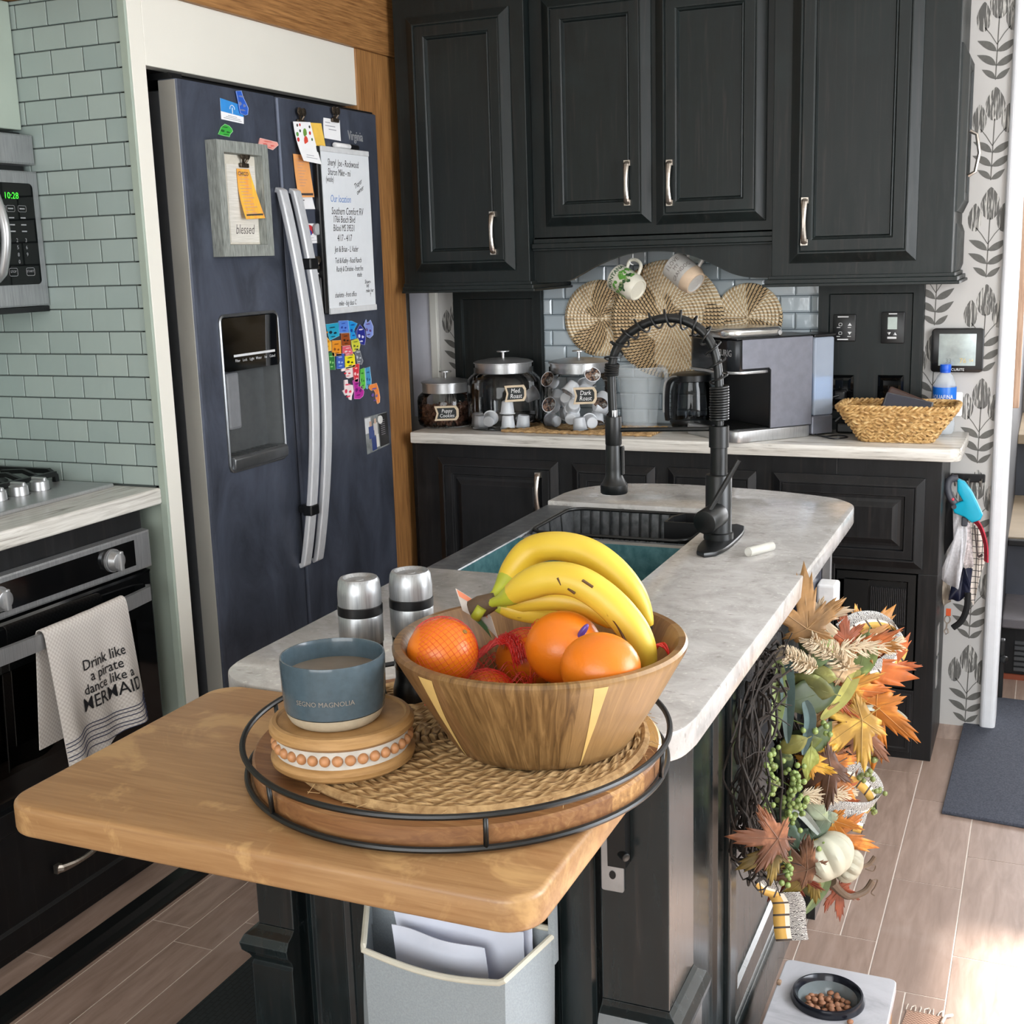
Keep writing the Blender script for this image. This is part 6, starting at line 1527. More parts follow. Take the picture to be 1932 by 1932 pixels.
banana([CR, (-.571, 1.275, 1.103), (-.562, 1.295, 1.121), (-.543, 1.305, 1.141), (-.512, 1.305, 1.149), (-.474, 1.302, 1.144), (-.443, 1.300, 1.126), (-.416, 1.300, 1.097), (-.400, 1.300, 1.064)], .0175)
banana([CR, (-.553, 1.243, 1.099), (-.527, 1.240, 1.116), (-.496, 1.240, 1.128), (-.461, 1.240, 1.126), (-.428, 1.242, 1.106), (-.403, 1.243, 1.079), (-.389, 1.243, 1.052), (-.384, 1.243, 1.026)], .0185)
banana([CR, (-.556, 1.262, 1.090), (-.530, 1.268, 1.094), (-.495, 1.272, 1.096), (-.462, 1.275, 1.088), (-.435, 1.277, 1.068)], .0150)
banana([CR, (-.560, 1.262, 1.083), (-.540, 1.270, 1.077), (-.515, 1.285, 1.070), (-.490, 1.300, 1.062)], .0125)
b = MB(); b.tube([(-.598, 1.248, 1.080), (-.586, 1.251, 1.085), (-.570, 1.255, 1.092)], [.011, .013, .010], 10); obj('crown', b, plain('banana_crown_brown', (84, 66, 48), .7, var=.3, scale=50), bn)
b = MB(); b.tube([(-.588, 1.237, 1.074), (-.580, 1.239, 1.087)], .0062, 8); obj('cut_stub', b, GRN, bn)
BRW = plain('banana_bruise', (92, 64, 34), .6)
for pts in ([(-.424, 1.2265, 1.099), (-.413, 1.2262, 1.085), (-.405, 1.2258, 1.070), (-.396, 1.2256, 1.052), (-.390, 1.2258, 1.035)], [(-.480, 1.2235, 1.134), (-.476, 1.2228, 1.126)], [(-.468, 1.2228, 1.123), (-.460, 1.2226, 1.118)], [(-.452, 1.2248, 1.133), (-.440, 1.2252, 1.126)]):
    b = MB(); b.tube(spline(pts, 5), .0016, 5); obj('brown_streak', b, BRW, bn)
# red net bag, loosely gathered over the left oranges
nt = thing('red_net_bag', 'red mesh fruit net draped over the oranges at the left of the bowl', 'net bag', (-.56, 1.2, 1.03))
ORS = [((-.474, 1.222, 1.055), .0420), ((-.560, 1.200, .990), .0355), ((-.545, 1.283, 1.015), .0360), ((-.490, 1.172, .992), .0350)]
def net_z(x, y):
    z = 1.012+.012*sin(x*150+y*40)*sin(y*120)
    for (ox, oy, oz), r in ORS:
        d2 = (x-ox)**2+(y-oy)**2
        if d2 < (r*.86)**2: z = max(z, oz+sqrt((r+.0016)**2-d2)*1.0)
    return z
REDN = plain('red_net', (206, 46, 40), .45, var=.1)
b = MB(); xm, xM, ym, yM = -.640, -.505, 1.120, 1.300
def inside(x, y):
    lim = .138
    return (x+.500)**2+(y-1.215)**2 < lim**2 and not (x > -.535 and y < 1.16) and (x+.594)**2+(y-1.163)**2 > .034**2
for fam in (1, -1):
    c0 = -.40
    while c0 < .40:
        seg = []; s = -.2
        while s < .2:
            x = -.57+s*.707+c0*.707*(-fam); y = 1.21+s*.707*fam+c0*.707
            ok_ = xm < x < xM and ym < y < yM and inside(x, y)
            if ok_: seg.append((x, y, net_z(x, y)))
            if (not ok_ or s > .196) and seg:
                if len(seg) > 3: b.tube(seg, .00034, 3, cap=False)
                seg = []
            s += .004
        c0 += .0058
for (oc, orr, ax_) in (((-.594, 1.163, 1.056), .0385, (.75, .55, -.25)), ((-.560, 1.200, .990), .0355, (.5, .5, .7))):
    z_ = V(ax_).normalized(); x_ = z_.orthogonal().normalized(); y_ = z_.cross(x_)
    for sg in (1, -1):
        for k in range(30):
            pts = []
            for i in range(22):
                th_ = .22+2.3*i/21; ph_ = 2*pi*k/30+sg*1.0*th_
                pts.append(V(oc)+(x_*(sin(th_)*cos(ph_))+y_*(sin(th_)*sin(ph_))+z_*cos(th_))*(orr*1.022+.0003))
            b.tube(pts, .0002, 3, cap=False)
obj('mesh', b, REDN, nt)
b = MB(); rr = random.Random(8)
for i in range(46):
    y = 1.235+.0007*i; pts = [(-.585+.055*k/10+.002*sin(k+i), y-.02+.025*sin(k/10*pi), 1.030+.018*sin(k/10*pi)+.004*sin(k*2.1+i*1.7)) for k in range(11)]
    b.tube(pts, .0006, 3, cap=False)
obj('gathered_fold', b, REDN, nt)
b = MB()
for k in range(5): b.tube([( -.377+.010*cos(a)+.001*k, 1.262+.006*sin(a*2+k), 1.040+.017*sin(a)) for a in [i*2*pi/20 for i in range(20)]], .0012, 5, closed=True)
obj('end_loop', b, REDN, nt)
b = MB(); b.sphere((-.4435, 1.2005, 1.083), .011, 10, 7, (.34, .34, 1), M4.Rotation(.6, 4, 'Y')); obj('purple_tie', b, plain('purple_foil', (96, 70, 150), .3, .2), nt)
b = MB(); b.grid(lambda u, v: V((-.618+.044*u+.008*v, 1.250+.006*sin(u*3), 1.104-.030*u-.026*v)), 5, 4, .0006); lb = obj('paper_label', b, plain('label_pale', (206, 200, 192), .4, var=.15, scale=40), nt)
b = MB(); b.grid(lambda u, v: V((-.606+.026*u+.006*v, 1.2488+.006*sin((.3+u*.6)*3), 1.083-.022*u-.014*v)), 4, 3, .0003); obj('green_print', b, plain('label_green', (80, 120, 84), .5), lb)
b = MB(); b.grid(lambda u, v: V((-.616+.034*u+.003*v, 1.2488+.006*sin(u*2.6), 1.103-.024*u-.008*v)), 4, 3, .0003); obj('orange_print', b, plain('label_orange', (222, 130, 92), .5), lb)
# hanging mail tote on the island front
to = thing('mail_tote', 'pale grey fabric tote with cream binding hung on the island front', 'bag', (-.70, 1.34, .22))
GF = NT('grey_felt'); _f = GF.noise(GF.coord(), 420, 3); GF.col(GF.ramp(_f, [(.3, lin((142, 150, 155))), (.7, lin((155, 163, 168)))])); GF.set(Roughness=.9); GF.bump(_f, .25, .001); GF = GF.m
def tote_pt(s, k):
    """s round the bag from front-left, k 0 bottom..1 top"""
    C4 = [(-.795, 1.290), (-.588, 1.286), (-.560, 1.388), (-.842, 1.388)]
    s = (s % 1)*4; i = int(s); f = s-i; a, c_ = C4[i], C4[(i+1) % 4]
    x, y = a[0]+(c_[0]-a[0])*f, a[1]+(c_[1]-a[1])*f
    bul = .012*sin(pi*f)*sin(pi*min(1, k*1.0))
    if i == 0: y -= bul
    if i == 1: x += bul*1.3
    if i == 3: x -= bul*1.3
    kx = .94+.06*k; x = -.70+(x+.70)*kx
    top = .585+(.020 if i == 2 else 0)-(.012*sin(pi*f) if i == 0 else 0)+(.014*abs(f-.0) if i == 1 else 0)+(.020*(1-f) if i == 3 else 0)+ (0.0 if i else -.004)
    return V((x, y, .22+(top-.22)*k))
b = MB(); NSB = 64; b.grid(lambda u, v: tote_pt(u, v), NSB, 12, .0022); obj('fabric_shell', b, GF, to)
b = MB(); b.poly([tote_pt(i/16, 0) for i in range(16)]); obj('bottom', b, GF, to)
b = MB(); b.tube([tote_pt(i/96, 1.0)+V((0, 0, .001)) for i in range(96)], .0042, 8, closed=True); obj('cream_binding', b, plain('cream_binding', (206, 202, 186), .85, var=.05), to)
b = MB(); b.tube([tote_pt(.26+.22*i/12, .55-.14*sin(pi*i/12))+V((.010, 0, 0)) for i in range(13)], .0042, 8); obj('pocket_binding', b, plain('cream_binding', (206, 202, 186), .85, var=.05), to)
b = MB(); b.grid(lambda u, v: tote_pt(.26+.22*u, .05+(.50-.14*sin(pi*u))*v)+V((.007, 0, 0)), 12, 8, .001); obj('mesh_pocket', b, plain('blue_mesh', (138, 150, 172), .8, var=.25, scale=220), to)
b = MB(); b.grid(lambda u, v: tote_pt(.98-.20*u, .05+(.50-.05*sin(pi*u))*v)+V((-.006, 0, 0)), 12, 8, .001); obj('mesh_pocket', b, plain('blue_mesh', (138, 150, 172), .8, var=.25, scale=220), to)
for x in (-.845, -.566): b = MB(); b.box(x, x+.009, 1.380, 1.392, .56, .66); obj('hanging_strap', b, GF, to)
ev = plain('envelope_white', (222, 226, 240), .7, var=.02)
def crumple(nm, label, pts, dy, seed):
    """a sheet in the tote: TL TR BR BL (x,z) at depth y"""
    A, B, C_, D_ = [V(p) for p in pts]; rr = random.Random(seed); ph = [rr.uniform(0, 6) for _ in range(4)]
    def f(u, v):
        p = (A*(1-u)+B*u)*(1-v)+(D_*(1-u)+C_*u)*v
        return V((p.x, dy+.004*sin(7*u+ph[0])*sin(5*v+ph[1])+.010*v, p.y))
    b = MB(); b.grid(f, 16, 10, .0012); return tag(obj(nm, b, ev), label, 'paper', 'papers in the mail tote')
crumple('envelope', 'long white envelope at the back of the mail tote', [(-.785, .604), (-.592, .612), (-.600, .44), (-.770, .44)], 1.362, 1)
crumple('envelope', 'white envelope in front with a creased corner in the mail tote', [(-.777, .598), (-.640, .590), (-.625, .44), (-.765, .43)], 1.335, 5)
crumple('envelope', 'white paper standing at the right side of the mail tote', [(-.640, .612), (-.585, .616), (-.590, .46), (-.640, .46)], 1.372, 9)
# ================================================================ autumn wreath on the island side
wr_ = thing('autumn_wreath', 'autumn wreath of orange leaves, berries and small pumpkins on the island side', 'wreath', (-.468, 2.09, .24))
rw = random.Random(12)
WC = V((-.412, 2.03, .605)); WR = .168
TWIG = streaky('dark_twig', (24, 19, 16), (50, 40, 33), (30, 30, 30), .7, .85, 0, .1)
b = MB()
for i in range(190):
    a0 = rw.uniform(0, 2*pi); da = rw.uniform(.5, 1.6); r0 = WR+rw.gauss(0, .017); ox = rw.gauss(0, .018); dr1 = rw.gauss(0, .012); pts = []
    for k in range(13):
        a = a0+da*k/12; q = r0+dr1*(k/12)+.006*sin(k*1.3+i); x = WC.x+ox*cos(k*.3+i)+.004*sin(k*.9+i*2)
        pts.append((max(-.4535, min(-.36, x)), WC.y+q*cos(a), WC.z+q*sin(a)))
    b.tube(pts, rw.uniform(.0012, .0030), 5)
for i in range(70):
    a = rw.uniform(0, 2*pi); q = WR+rw.gauss(0, .02); p = WC+V((rw.uniform(-.01, .03), q*cos(a), q*sin(a)))
    d = V((rw.uniform(.1, .8), rw.uniform(-1, 1), rw.uniform(-1, 1))).normalized(); b.tube([p, p+d*.022, p+d*.045+V((0, 0, rw.uniform(-.012, .012)))], .0010, 4)
obj('grapevine_ring', b, TWIG, wr_)
RV = V((.905, .425, 0)); ZV = V((0, 0, 1)); NV = V((.42, -.90, .12)).normalized()
MAPO = [(0, -.10), (.02, .02), (.16, -.06), (.30, -.02), (.27, .08), (.46, .12), (.42, .24), (.55, .36), (.36, .38), (.38, .50), (.20, .46), (.22, .66), (.12, .68), (.10, .84), (0, 1.0)]
MAPO = []
for la_, lr_, lw_ in ((-112, .46, 30), (-55, .80, 27), (0, 1.0, 28), (55, .80, 27), (112, .46, 30)):
    for k_, q_ in ((-1, .36), (-.60, .66), (-.50, .58), (-.30, .86), (-.22, .76), (0, 1), (.22, .76), (.30, .86), (.50, .58), (.60, .66)):
        a_ = radians(la_+lw_*k_); r__ = .30 if k_ == -1 else lr_*q_; MAPO.append((r__*sin(a_)*.82, .16+r__*cos(a_)*.84))
MAPO.append((0, .02))
def leaf(nm, pos, ang, size, col, kind, col2=None):
    """a curved leaf: stalk end at pos minus half its length, tip along ang in the upright plane"""
    col = tuple(int(v*.80) for v in col); key = 'leaf_%d_%d_%d' % col
    if key not in PM:
        t = NT(key); c0 = lin(col); f = t.noise(t.coord(), 16, 4, .6, .5)
        lo = lin(tuple(int(v*.74) for v in col)); hi = lin(tuple(min(255, int(v*1.12+10)) for v in (col2 or col)))
        t.col(t.ramp(f, [(.3, lo), (.55, c0), (.75, hi)])); t.set(Roughness=.55); PM[key] = t.m
    a = radians(ang+rw.uniform(-8, 8)); d = (RV*cos(a)+ZV*sin(a)).normalized(); n = (NV+V((rw.uniform(-.35, .35), rw.uniform(-.2, .2), rw.uniform(-.3, .45)))).normalized()
    n = (n-d*n.dot(d)).normalized(); s = d.cross(n); P0 = V(pos)-d*size*.45
    bend = rw.uniform(-.55, .10); cup = rw.uniform(-.35, .6); twi = rw.uniform(-.35, .35)
    bb = bmesh.new()
    if kind == 'maple': out = MAPO
    elif kind == 'oval': out = [(.30*sin(pi*t)**.8*(1-.18*t), t) for t in [i/8 for i in range(9)]]+[(-.30*sin(pi*t)**.8*(1-.18*t), t) for t in [i/8 for i in range(7, 0, -1)]]
    ctr = bb.verts.new((0, .17 if kind == 'maple' else .4, 0)); vs = [bb.verts.new((x, y, 0)) for x, y in out]
    for i in range(len(vs)): bb.faces.new([ctr, vs[i], vs[(i+1) % len(vs)]])
    bmesh.ops.subdivide_edges(bb, edges=bb.edges[:], cuts=2, use_grid_fill=True)
    for v in bb.verts:
        x, y = v.co.x, v.co.y
        h = bend*y*y+cup*x*x+twi*x*y+.05*sin(9*y+4*x)*abs(x)*2-.05*max(0, .06-abs(x))
        v.co = P0+s*(x*size)+d*(y*size)+n*(h*size)
    for f in bb.faces: f.smooth = True
    m_ = MB(); m_.merge(bb); o = obj(nm, m_, PM[key], wr_)
    sm = o.modifiers.new('thickness', 'SOLIDIFY'); sm.thickness = .0007
    vb = MB(); hh = lambda y: P0+d*(y*size)+n*((bend*y*y-.003/size*.5)*size+.0016)
    vb.tube([hh(-.12), hh(.2), hh(.5), hh(.85)], [.0012, .0011, .0009, .0005], 5)
    if kind == 'maple':
        for sg in (-1, 1):
            for (vx, vy) in ((.50*sg, .56), (.30*sg, .05)):
                hs = lambda k: P0+s*(vx*k*size)+d*((.16+(vy-.16)*k)*size)+n*((bend*(.16+(vy-.16)*k)**2+cup*(vx*k)**2+twi*vx*k*(.16+(vy-.16)*k)+.05*sin(9*(.16+(vy-.16)*k)+4*vx*k)*abs(vx*k)*2)*size+.0014)
                vb.tube([hs(0), hs(.5), hs(1)], [.0009, .0008, .0004], 4)
    obj('vein', vb, plain('vein_%d_%d_%d' % tuple(min(255, int(c*.8+30)) for c in col), tuple(min(255, int(c*.8+30)) for c in col), .6), o)
MAPLE = [
  ((-0.365, 2.106, 0.865), 90, 0.130, (200,150,92)),
  ((-0.333, 2.145, 0.818), -50, 0.110, (206,182,150)),
  ((-0.307, 2.177, 0.811), 100, 0.070, (176,86,42)),
  ((-0.262, 2.23, 0.799), 40, 0.110, (206,138,62)),
  ((-0.266, 2.223, 0.723), -10, 0.190, (214,112,40)),
  ((-0.23, 2.265, 0.739), 60, 0.100, (206,100,40)),
  ((-0.283, 2.201, 0.675), -30, 0.130, (214,150,56)),
  ((-0.257, 2.23, 0.611), -85, 0.150, (224,132,34)),
  ((-0.305, 2.173, 0.618), -140, 0.140, (212,160,64)),
  ((-0.283, 2.198, 0.578), -110, 0.120, (150,98,68)),
  ((-0.315, 2.159, 0.539), -60, 0.110, (224,132,44)),
  ((-0.348, 2.12, 0.55), 200, 0.120, (108,70,50)),
  ((-0.376, 1.800, 0.575), 178, 0.100, (140,86,56)),
  ((-0.375, 1.805, 0.540), 205, 0.085, (150,122,54)),
  ((-0.373, 2.085, 0.344), -80, 0.100, (160,66,34)),
  ((-0.294, 2.18, 0.405), -20, 0.120, (212,124,46)),
  ((-0.303, 2.166, 0.291), -90, 0.080, (172,78,40)),
  ((-0.299, 2.177, 0.484), -30, 0.080, (190,90,40)),
  ((-0.379, 2.077, 0.389), -120, 0.120, (106,64,46)),
  ((-0.35, 2.113, 0.384), -60, 0.090, (214,180,62)),
  ((-0.34, 2.131, 0.585), 30, 0.080, (230,160,50)),
]
OVAL = [
  ((-0.341, 2.134, 0.78), 70, 0.075, (104,130,78)),
  ((-0.321, 2.157, 0.738), -60, 0.075, (134,154,134)),
  ((-0.34, 2.134, 0.736), 170, 0.065, (152,150,72)),
  ((-0.356, 2.113, 0.701), 20, 0.115, (76,92,48)),
  ((-0.351, 2.12, 0.714), 170, 0.090, (120,124,60)),
  ((-0.279, 2.208, 0.759), -95, 0.095, (132,152,82)),
  ((-0.377, 2.085, 0.62), 200, 0.060, (160,156,78)),
  ((-0.36, 2.106, 0.614), 10, 0.060, (112,128,54)),
  ((-0.354, 2.113, 0.579), -90, 0.070, (142,150,62)),
  ((-0.34, 2.131, 0.615), 40, 0.070, (80,100,52)),
  ((-0.383, 2.074, 0.451), 120, 0.075, (84,112,88)),
  ((-0.354, 2.109, 0.432), 0, 0.070, (84,112,84)),
  ((-0.337, 2.131, 0.448), 60, 0.065, (128,146,120)),
  ((-0.342, 2.125, 0.484), 130, 0.065, (172,186,154)),
  ((-0.325, 2.145, 0.459), -30, 0.065, (178,190,160)),
  ((-0.391, 2.063, 0.424), -100, 0.060, (72,88,66)),
  ((-0.321, 2.148, 0.388), 80, 0.050, (180,184,100)),
  ((-0.318, 2.15, 0.356), -80, 0.055, (184,190,110)),
  ((-0.341, 2.123, 0.353), -70, 0.070, (170,176,110)),
]

MAPLE += [((-0.30, 2.18, 0.70), 10, 0.11, (190, 92, 36)), ((-0.275, 2.21, 0.66), -60, 0.12, (206, 110, 36)), ((-0.31, 2.16, 0.57), 20, 0.09, (176, 104, 52)), ((-0.33, 2.15, 0.63), -20, 0.10, (150, 110, 60)), ((-0.37, 2.06, 0.41), 150, 0.11, (120, 78, 50)), ((-0.36, 2.08, 0.36), 230, 0.10, (170, 140, 56)), ((-0.31, 2.16, 0.43), -60, 0.09, (226, 140, 48)), ((-0.32, 2.16, 0.76), 130, 0.09, (180, 150, 110))]
for p, a, s, c in MAPLE: leaf('maple_leaf', p, a, s, c, 'maple', tuple(min(255, int(v*1.05+12)) for v in c))
ro_ = random.Random(21)
for i in range(14):
    q_ = OVAL[ro_.randrange(19)]; OVAL.append(((q_[0][0]-.02, q_[0][1]+.012+ro_.uniform(-.02, .03), q_[0][2]+ro_.uniform(-.05, .05)), ro_.randrange(360), ro_.uniform(.05, .085), ro_.choice([(104, 124, 78), (130, 142, 96), (84, 104, 76), (150, 150, 84)])))
for p, a, s, c in OVAL: leaf('oval_leaf', p, a, s, c, 'oval', (170, 180, 110))
def strap_leaf(pts, w_, col):
    P_ = spline(pts, 8); N = len(P_); b = MB(); rg = []
    for i, p in enumerate(P_):
        t = i/(N-1); d = (P_[min(i+1, N-1)]-P_[max(i-1, 0)]).normalized(); sd = d.cross(NV).normalized(); ww = w_*sin(pi*min(.98, .12+.86*t))**.7
        rg.append((p-sd*ww, p+NV*(-ww*.5), p+sd*ww))
    bb = bmesh.new(); R_ = [[bb.verts.new(q) for q in r] for r in rg]
    for A, B in zip(R_, R_[1:]):
        for j in range(2): bb.faces.new([A[j], A[j+1], B[j+1], B[j]]).smooth = True
    bb.normal_update(); bmesh.ops.solidify(bb, geom=bb.faces[:], thickness=.0008)
    b.merge(bb); obj('strap_leaf', b, plain('strap_%d_%d_%d' % col, col, .5, var=.25, scale=30), wr_)
strap_leaf([(-.391, 2.065, .800), (-.385, 2.060, .723), (-.386, 2.074, .625)], .013, (62, 82, 80))
strap_leaf([(-.403, 2.050, .785), (-.398, 2.055, .726), (-.405, 2.045, .640)], .013, (128, 144, 92))
strap_leaf([(-.285, 2.19, .735), (-.305, 2.166, .690), (-.340, 2.138, .652)], .013, (150, 146, 78))
strap_leaf([(-.285, 2.21, .655), (-.236, 2.245, .645), (-.205, 2.28, .618)], .006, (150, 154, 140))
strap_leaf([(-.338, 2.120, .400), (-.322, 2.120, .345), (-.355, 2.10, .288)], .010, (104, 118, 78))
strap_leaf([(-.335, 2.12, .44), (-.362, 2.090, .488), (-.385, 2.075, .50)], .008, (140, 146, 140))
strap_leaf([(-.36, 2.09, .70), (-.352, 2.10, .66), (-.362, 2.09, .60)], .011, (76, 96, 96))
PL = plain('plume_cream', (206, 190, 164), .9, var=.1, scale=50)
def plume(pts, r):
    P_ = spline(pts, 8); N = len(P_); b = MB(); b.tube(P_, .0016, 5)
    for i in range(260):
        k = rw.uniform(0, N-1.01); i0 = int(k); p = P_[i0].lerp(P_[i0+1], k-i0); d = (P_[i0+1]-P_[i0]).normalized(); t = k/(N-1)
        q = d.orthogonal().normalized(); e = d.cross(q); a = rw.uniform(0, 2*pi); o_ = (q*cos(a)+e*sin(a)); L = r*(.55+.45*sin(pi*(.15+.8*t)))
        b.tube([p, p+o_*L*.6+d*L*.35, p+o_*L+d*L*.9], [.0014, .0012, .0004], 4)
    obj('grass_plume', b, PL, wr_)
plume([(-.349, 2.120, .753), (-.372, 2.085, .775), (-.391, 2.06, .793)], .020)
plume([(-.302, 2.175, .740), (-.326, 2.145, .776), (-.358, 2.105, .81)], .022)
plume([(-.312, 2.160, .779), (-.274, 2.205, .775), (-.226, 2.260, .767)], .022)
plume([(-.362, 2.095, .521), (-.326, 2.135, .511), (-.290, 2.180, .504)], .018)
BER = plain('green_berry', (128, 146, 84), .3, var=.18, scale=60); BER2 = plain('dusky_green_berry', (112, 122, 70), .35, var=.2, scale=60)
for k, (c_, n_, ex) in enumerate([((-.408, 2.035, .600), 16, (.012, .016, .030)), ((-.372, 2.075, .540), 46, (.020, .022, .034)), ((-.410, 2.030, .528), 16, (.014, .016, .026)), ((-.378, 2.070, .492), 22, (.012, .014, .032)), ((-.333, 2.118, .400), 24, (.018, .018, .026)), ((-.380, 2.060, .398), 16, (.010, .012, .028)), ((-.346, 2.115, .642), 12, (.020, .018, .012)), ((-.262, 2.219, .566), 9, (.012, .012, .014)), ((-.268, 2.214, .527), 10, (.012, .012, .016)), ((-.245, 2.237, .494), 9, (.014, .012, .016)), ((-.254, 2.228, .449), 5, (.007, .008, .010)), ((-.402, 2.042, .565), 10, (.010, .012, .016))]):
    b = MB()
    for i in range(n_):
        p = V((c_[0]+rw.gauss(0, ex[0]*.6), c_[1]+rw.gauss(0, ex[1]*.6), c_[2]+rw.gauss(0, ex[2]*.6))); b.sphere(p, rw.uniform(.0042, .0060), 10, 7)
    b.tube([(WC.x, c_[1]+.02, c_[2]+.01), c_], .0012, 5)
    obj('berry_cluster', b, BER if k < 7 else BER2, wr_)
b = MB(); b.tube(spline([(-.395, 2.05, .625), (-.39, 2.05, .56), (-.392, 2.045, .50), (-.385, 2.05, .44)], 6), .0022, 6); obj('berry_stem', b, TWIG, wr_); b = MB(); b.tube(spline([(-.300, 2.18, .58), (-.278, 2.205, .552), (-.255, 2.228, .50), (-.25, 2.232, .45)], 6), .0015, 5); obj('berry_stem', b, TWIG, wr_)
# small fabric pumpkins
def pumpkin(c, r, axis):
    t = MB(); n = 48
    b = bmesh.new(); rings = []
    for j in range(15):
        ph_ = pi*j/14; z = cos(ph_)*.68; rr_ = sin(ph_)**.85
        rings.append([b.verts.new(((rr_*(1-.16*abs(cos(5*th_))**3*sin(ph_)))*cos(th_)*r, (rr_*(1-.16*abs(cos(5*th_))**3*sin(ph_)))*sin(th_)*r, (z-.16*max(0, 1-rr_*2.2)*(1 if z > 0 else -1))*r)) for th_ in [2*pi*i/n for i in range(n)]])
    for A, B in zip(rings, rings[1:]):
        for i in range(n): b.faces.new([A[i], A[(i+1) % n], B[(i+1) % n], B[i]]).smooth = True
    t.merge(b, M4.Translation(V(c)) @ V(axis).to_track_quat('Z', 'Y').to_matrix().to_4x4()); return t
pk = obj('pumpkin', pumpkin((-.330, 2.130, .392), .060, (.45, -.1, -.8)), plain('pumpkin_cream', (176, 174, 156), .6, var=.08, scale=14), wr_)
STEM = plain('pumpkin_stem_brown', (92, 74, 58), .7, var=.2, scale=40)
b = MB(); b.tube(spline([(-.313, 2.130, .345), (-.300, 2.150, .318), (-.285, 2.17, .300), (-.262, 2.195, .302), (-.250, 2.21, .318)], 6), [.010, .0095, .009, .0085, .008, .0078, .0075, .0072, .007, .0068, .0065, .0063, .006, .006, .006, .006, .006, .006, .006, .006, .006, .006, .006, .006, .006], 8); b.tube(spline([(-.252, 2.207, .320), (-.243, 2.222, .316), (-.246, 2.219, .303), (-.252, 2.214, .292), (-.247, 2.219, .284)], 6), .0013, 5); obj('curled_stem', b, STEM, pk)
pk = obj('pumpkin', pumpkin((-.290, 2.178, .358), .034, (.5, .1, -.3)), plain('pumpkin_cream_striped', (168, 164, 146), .6, var=.15, scale=20), wr_)
b = MB(); b.tube(spline([(-.272, 2.19, .352), (-.258, 2.205, .352), (-.248, 2.215, .365)], 6), .004, 6); b.tube(spline([(-.262, 2.2, .345), (-.25, 2.21, .338), (-.246, 2.213, .348), (-.254, 2.205, .352)], 6), .0012, 5); obj('curled_stem', b, STEM, pk)
# patterned ribbon: gold checks on one half, black-on-white scribble on the other
def ribbon_mat():
    t = NT('patterned_ribbon'); uv = t.n('ShaderNodeUVMap'); sp = t.n('ShaderNodeSeparateXYZ'); t.l(uv.outputs[0], sp.inputs[0])
    u, v = sp.outputs[0], sp.outputs[1]
    fu = t.math('FRACT', t.math('MULTIPLY', u, 1.0)); e1 = t.math('LESS_THAN', t.math('ABSOLUTE', t.math('SUBTRACT', fu, .5)), .42)
    ch = t.mix(lin((70, 62, 58)), lin((206, 164, 84)), e1); e2 = t.math('GREATER_THAN', v, .36)
    ch = t.mix(ch, lin((228, 222, 212)), t.math('MULTIPLY', t.math('MULTIPLY', e2, e1), .85))
    cb = t.n('ShaderNodeCombineXYZ'); t.l(t.math('MULTIPLY', u, 3.0), cb.inputs[0]); t.l(t.math('MULTIPLY', v, 7.0), cb.inputs[1])
    w_ = t.n('ShaderNodeTexWave'); w_.inputs['Scale'].default_value = 1.1; w_.inputs['Distortion'].default_value = 14; w_.inputs['Detail'].default_value = 3; t.l(cb.outputs[0], w_.inputs['Vector'])
    sc1 = t.ramp(w_.outputs['Fac'], [(.50, lin((60, 56, 56))), (.62, lin((196, 194, 188)))])
    t.col(t.mix(ch, sc1, t.math('GREATER_THAN', v, .5))); t.set(Roughness=.7); return t.m
RIB = ribbon_mat()
def ribbon(pts, side, wd, nm='ribbon_loop'):
    P_ = spline(pts, 10); N = len(P_); me = bpy.data.meshes.new(nm); bm = bmesh.new(); uvl = bm.loops.layers.uv.new('UVMap'); K = 4; L = 0; rows = []
    for i, p in enumerate(P_):
        if i: L += (p-P_[i-1]).length
        rows.append(([bm.verts.new(p+V(side)*wd*(k/K-.5)) for k in range(K+1)], L))
    for (A, la_), (B, lb_) in zip(rows, rows[1:]):
        for k in range(K):
            f = bm.faces.new([A[k], A[k+1], B[k+1], B[k]]); f.smooth = True
            for lp, uv_ in zip(f.loops, ((la_/.026, k/K), (la_/.026, (k+1)/K), (lb_/.026, (k+1)/K), (lb_/.026, k/K))): lp[uvl].uv = uv_
    bm.to_mesh(me); bm.free(); me.materials.append(RIB); o = bpy.data.objects.new(nm, me); COL.objects.link(o); o.parent = wr_; me.transform(WM(wr_).inverted())
    s = o.modifiers.new('thickness', 'SOLIDIFY'); s.thickness = .0008
RS = (.80, .45, -.15)
ribbon([(-.315, 2.19, .800), (-.285, 2.215, .818), (-.250, 2.25, .812), (-.222, 2.275, .785), (-.222, 2.272, .755), (-.240, 2.25, .728), (-.27, 2.22, .722)], (-.35, -.55, .75), .052)
ribbon([(-.325, 2.160, .545), (-.290, 2.195, .535), (-.262, 2.222, .505), (-.250, 2.23, .470), (-.272, 2.205, .456), (-.31, 2.165, .468), (-.335, 2.14, .478)], (.45, .2, .75), .050)
ribbon([(-.335, 2.14, .470), (-.300, 2.175, .452), (-.268, 2.21, .430)], (.2, .2, .95), .040, 'ribbon_tail')
ribbon([(-.388, 2.062, .345), (-.379, 2.072, .32), (-.378, 2.076, .288), (-.376, 2.078, .262), (-.373, 2.080, .243)], (.905, .425, 0), .060, 'ribbon_tail')
ribbon([(-.425, 2.02, .385), (-.412, 2.035, .365), (-.392, 2.055, .352)], (.3, .1, .9), .034, 'ribbon_tail')

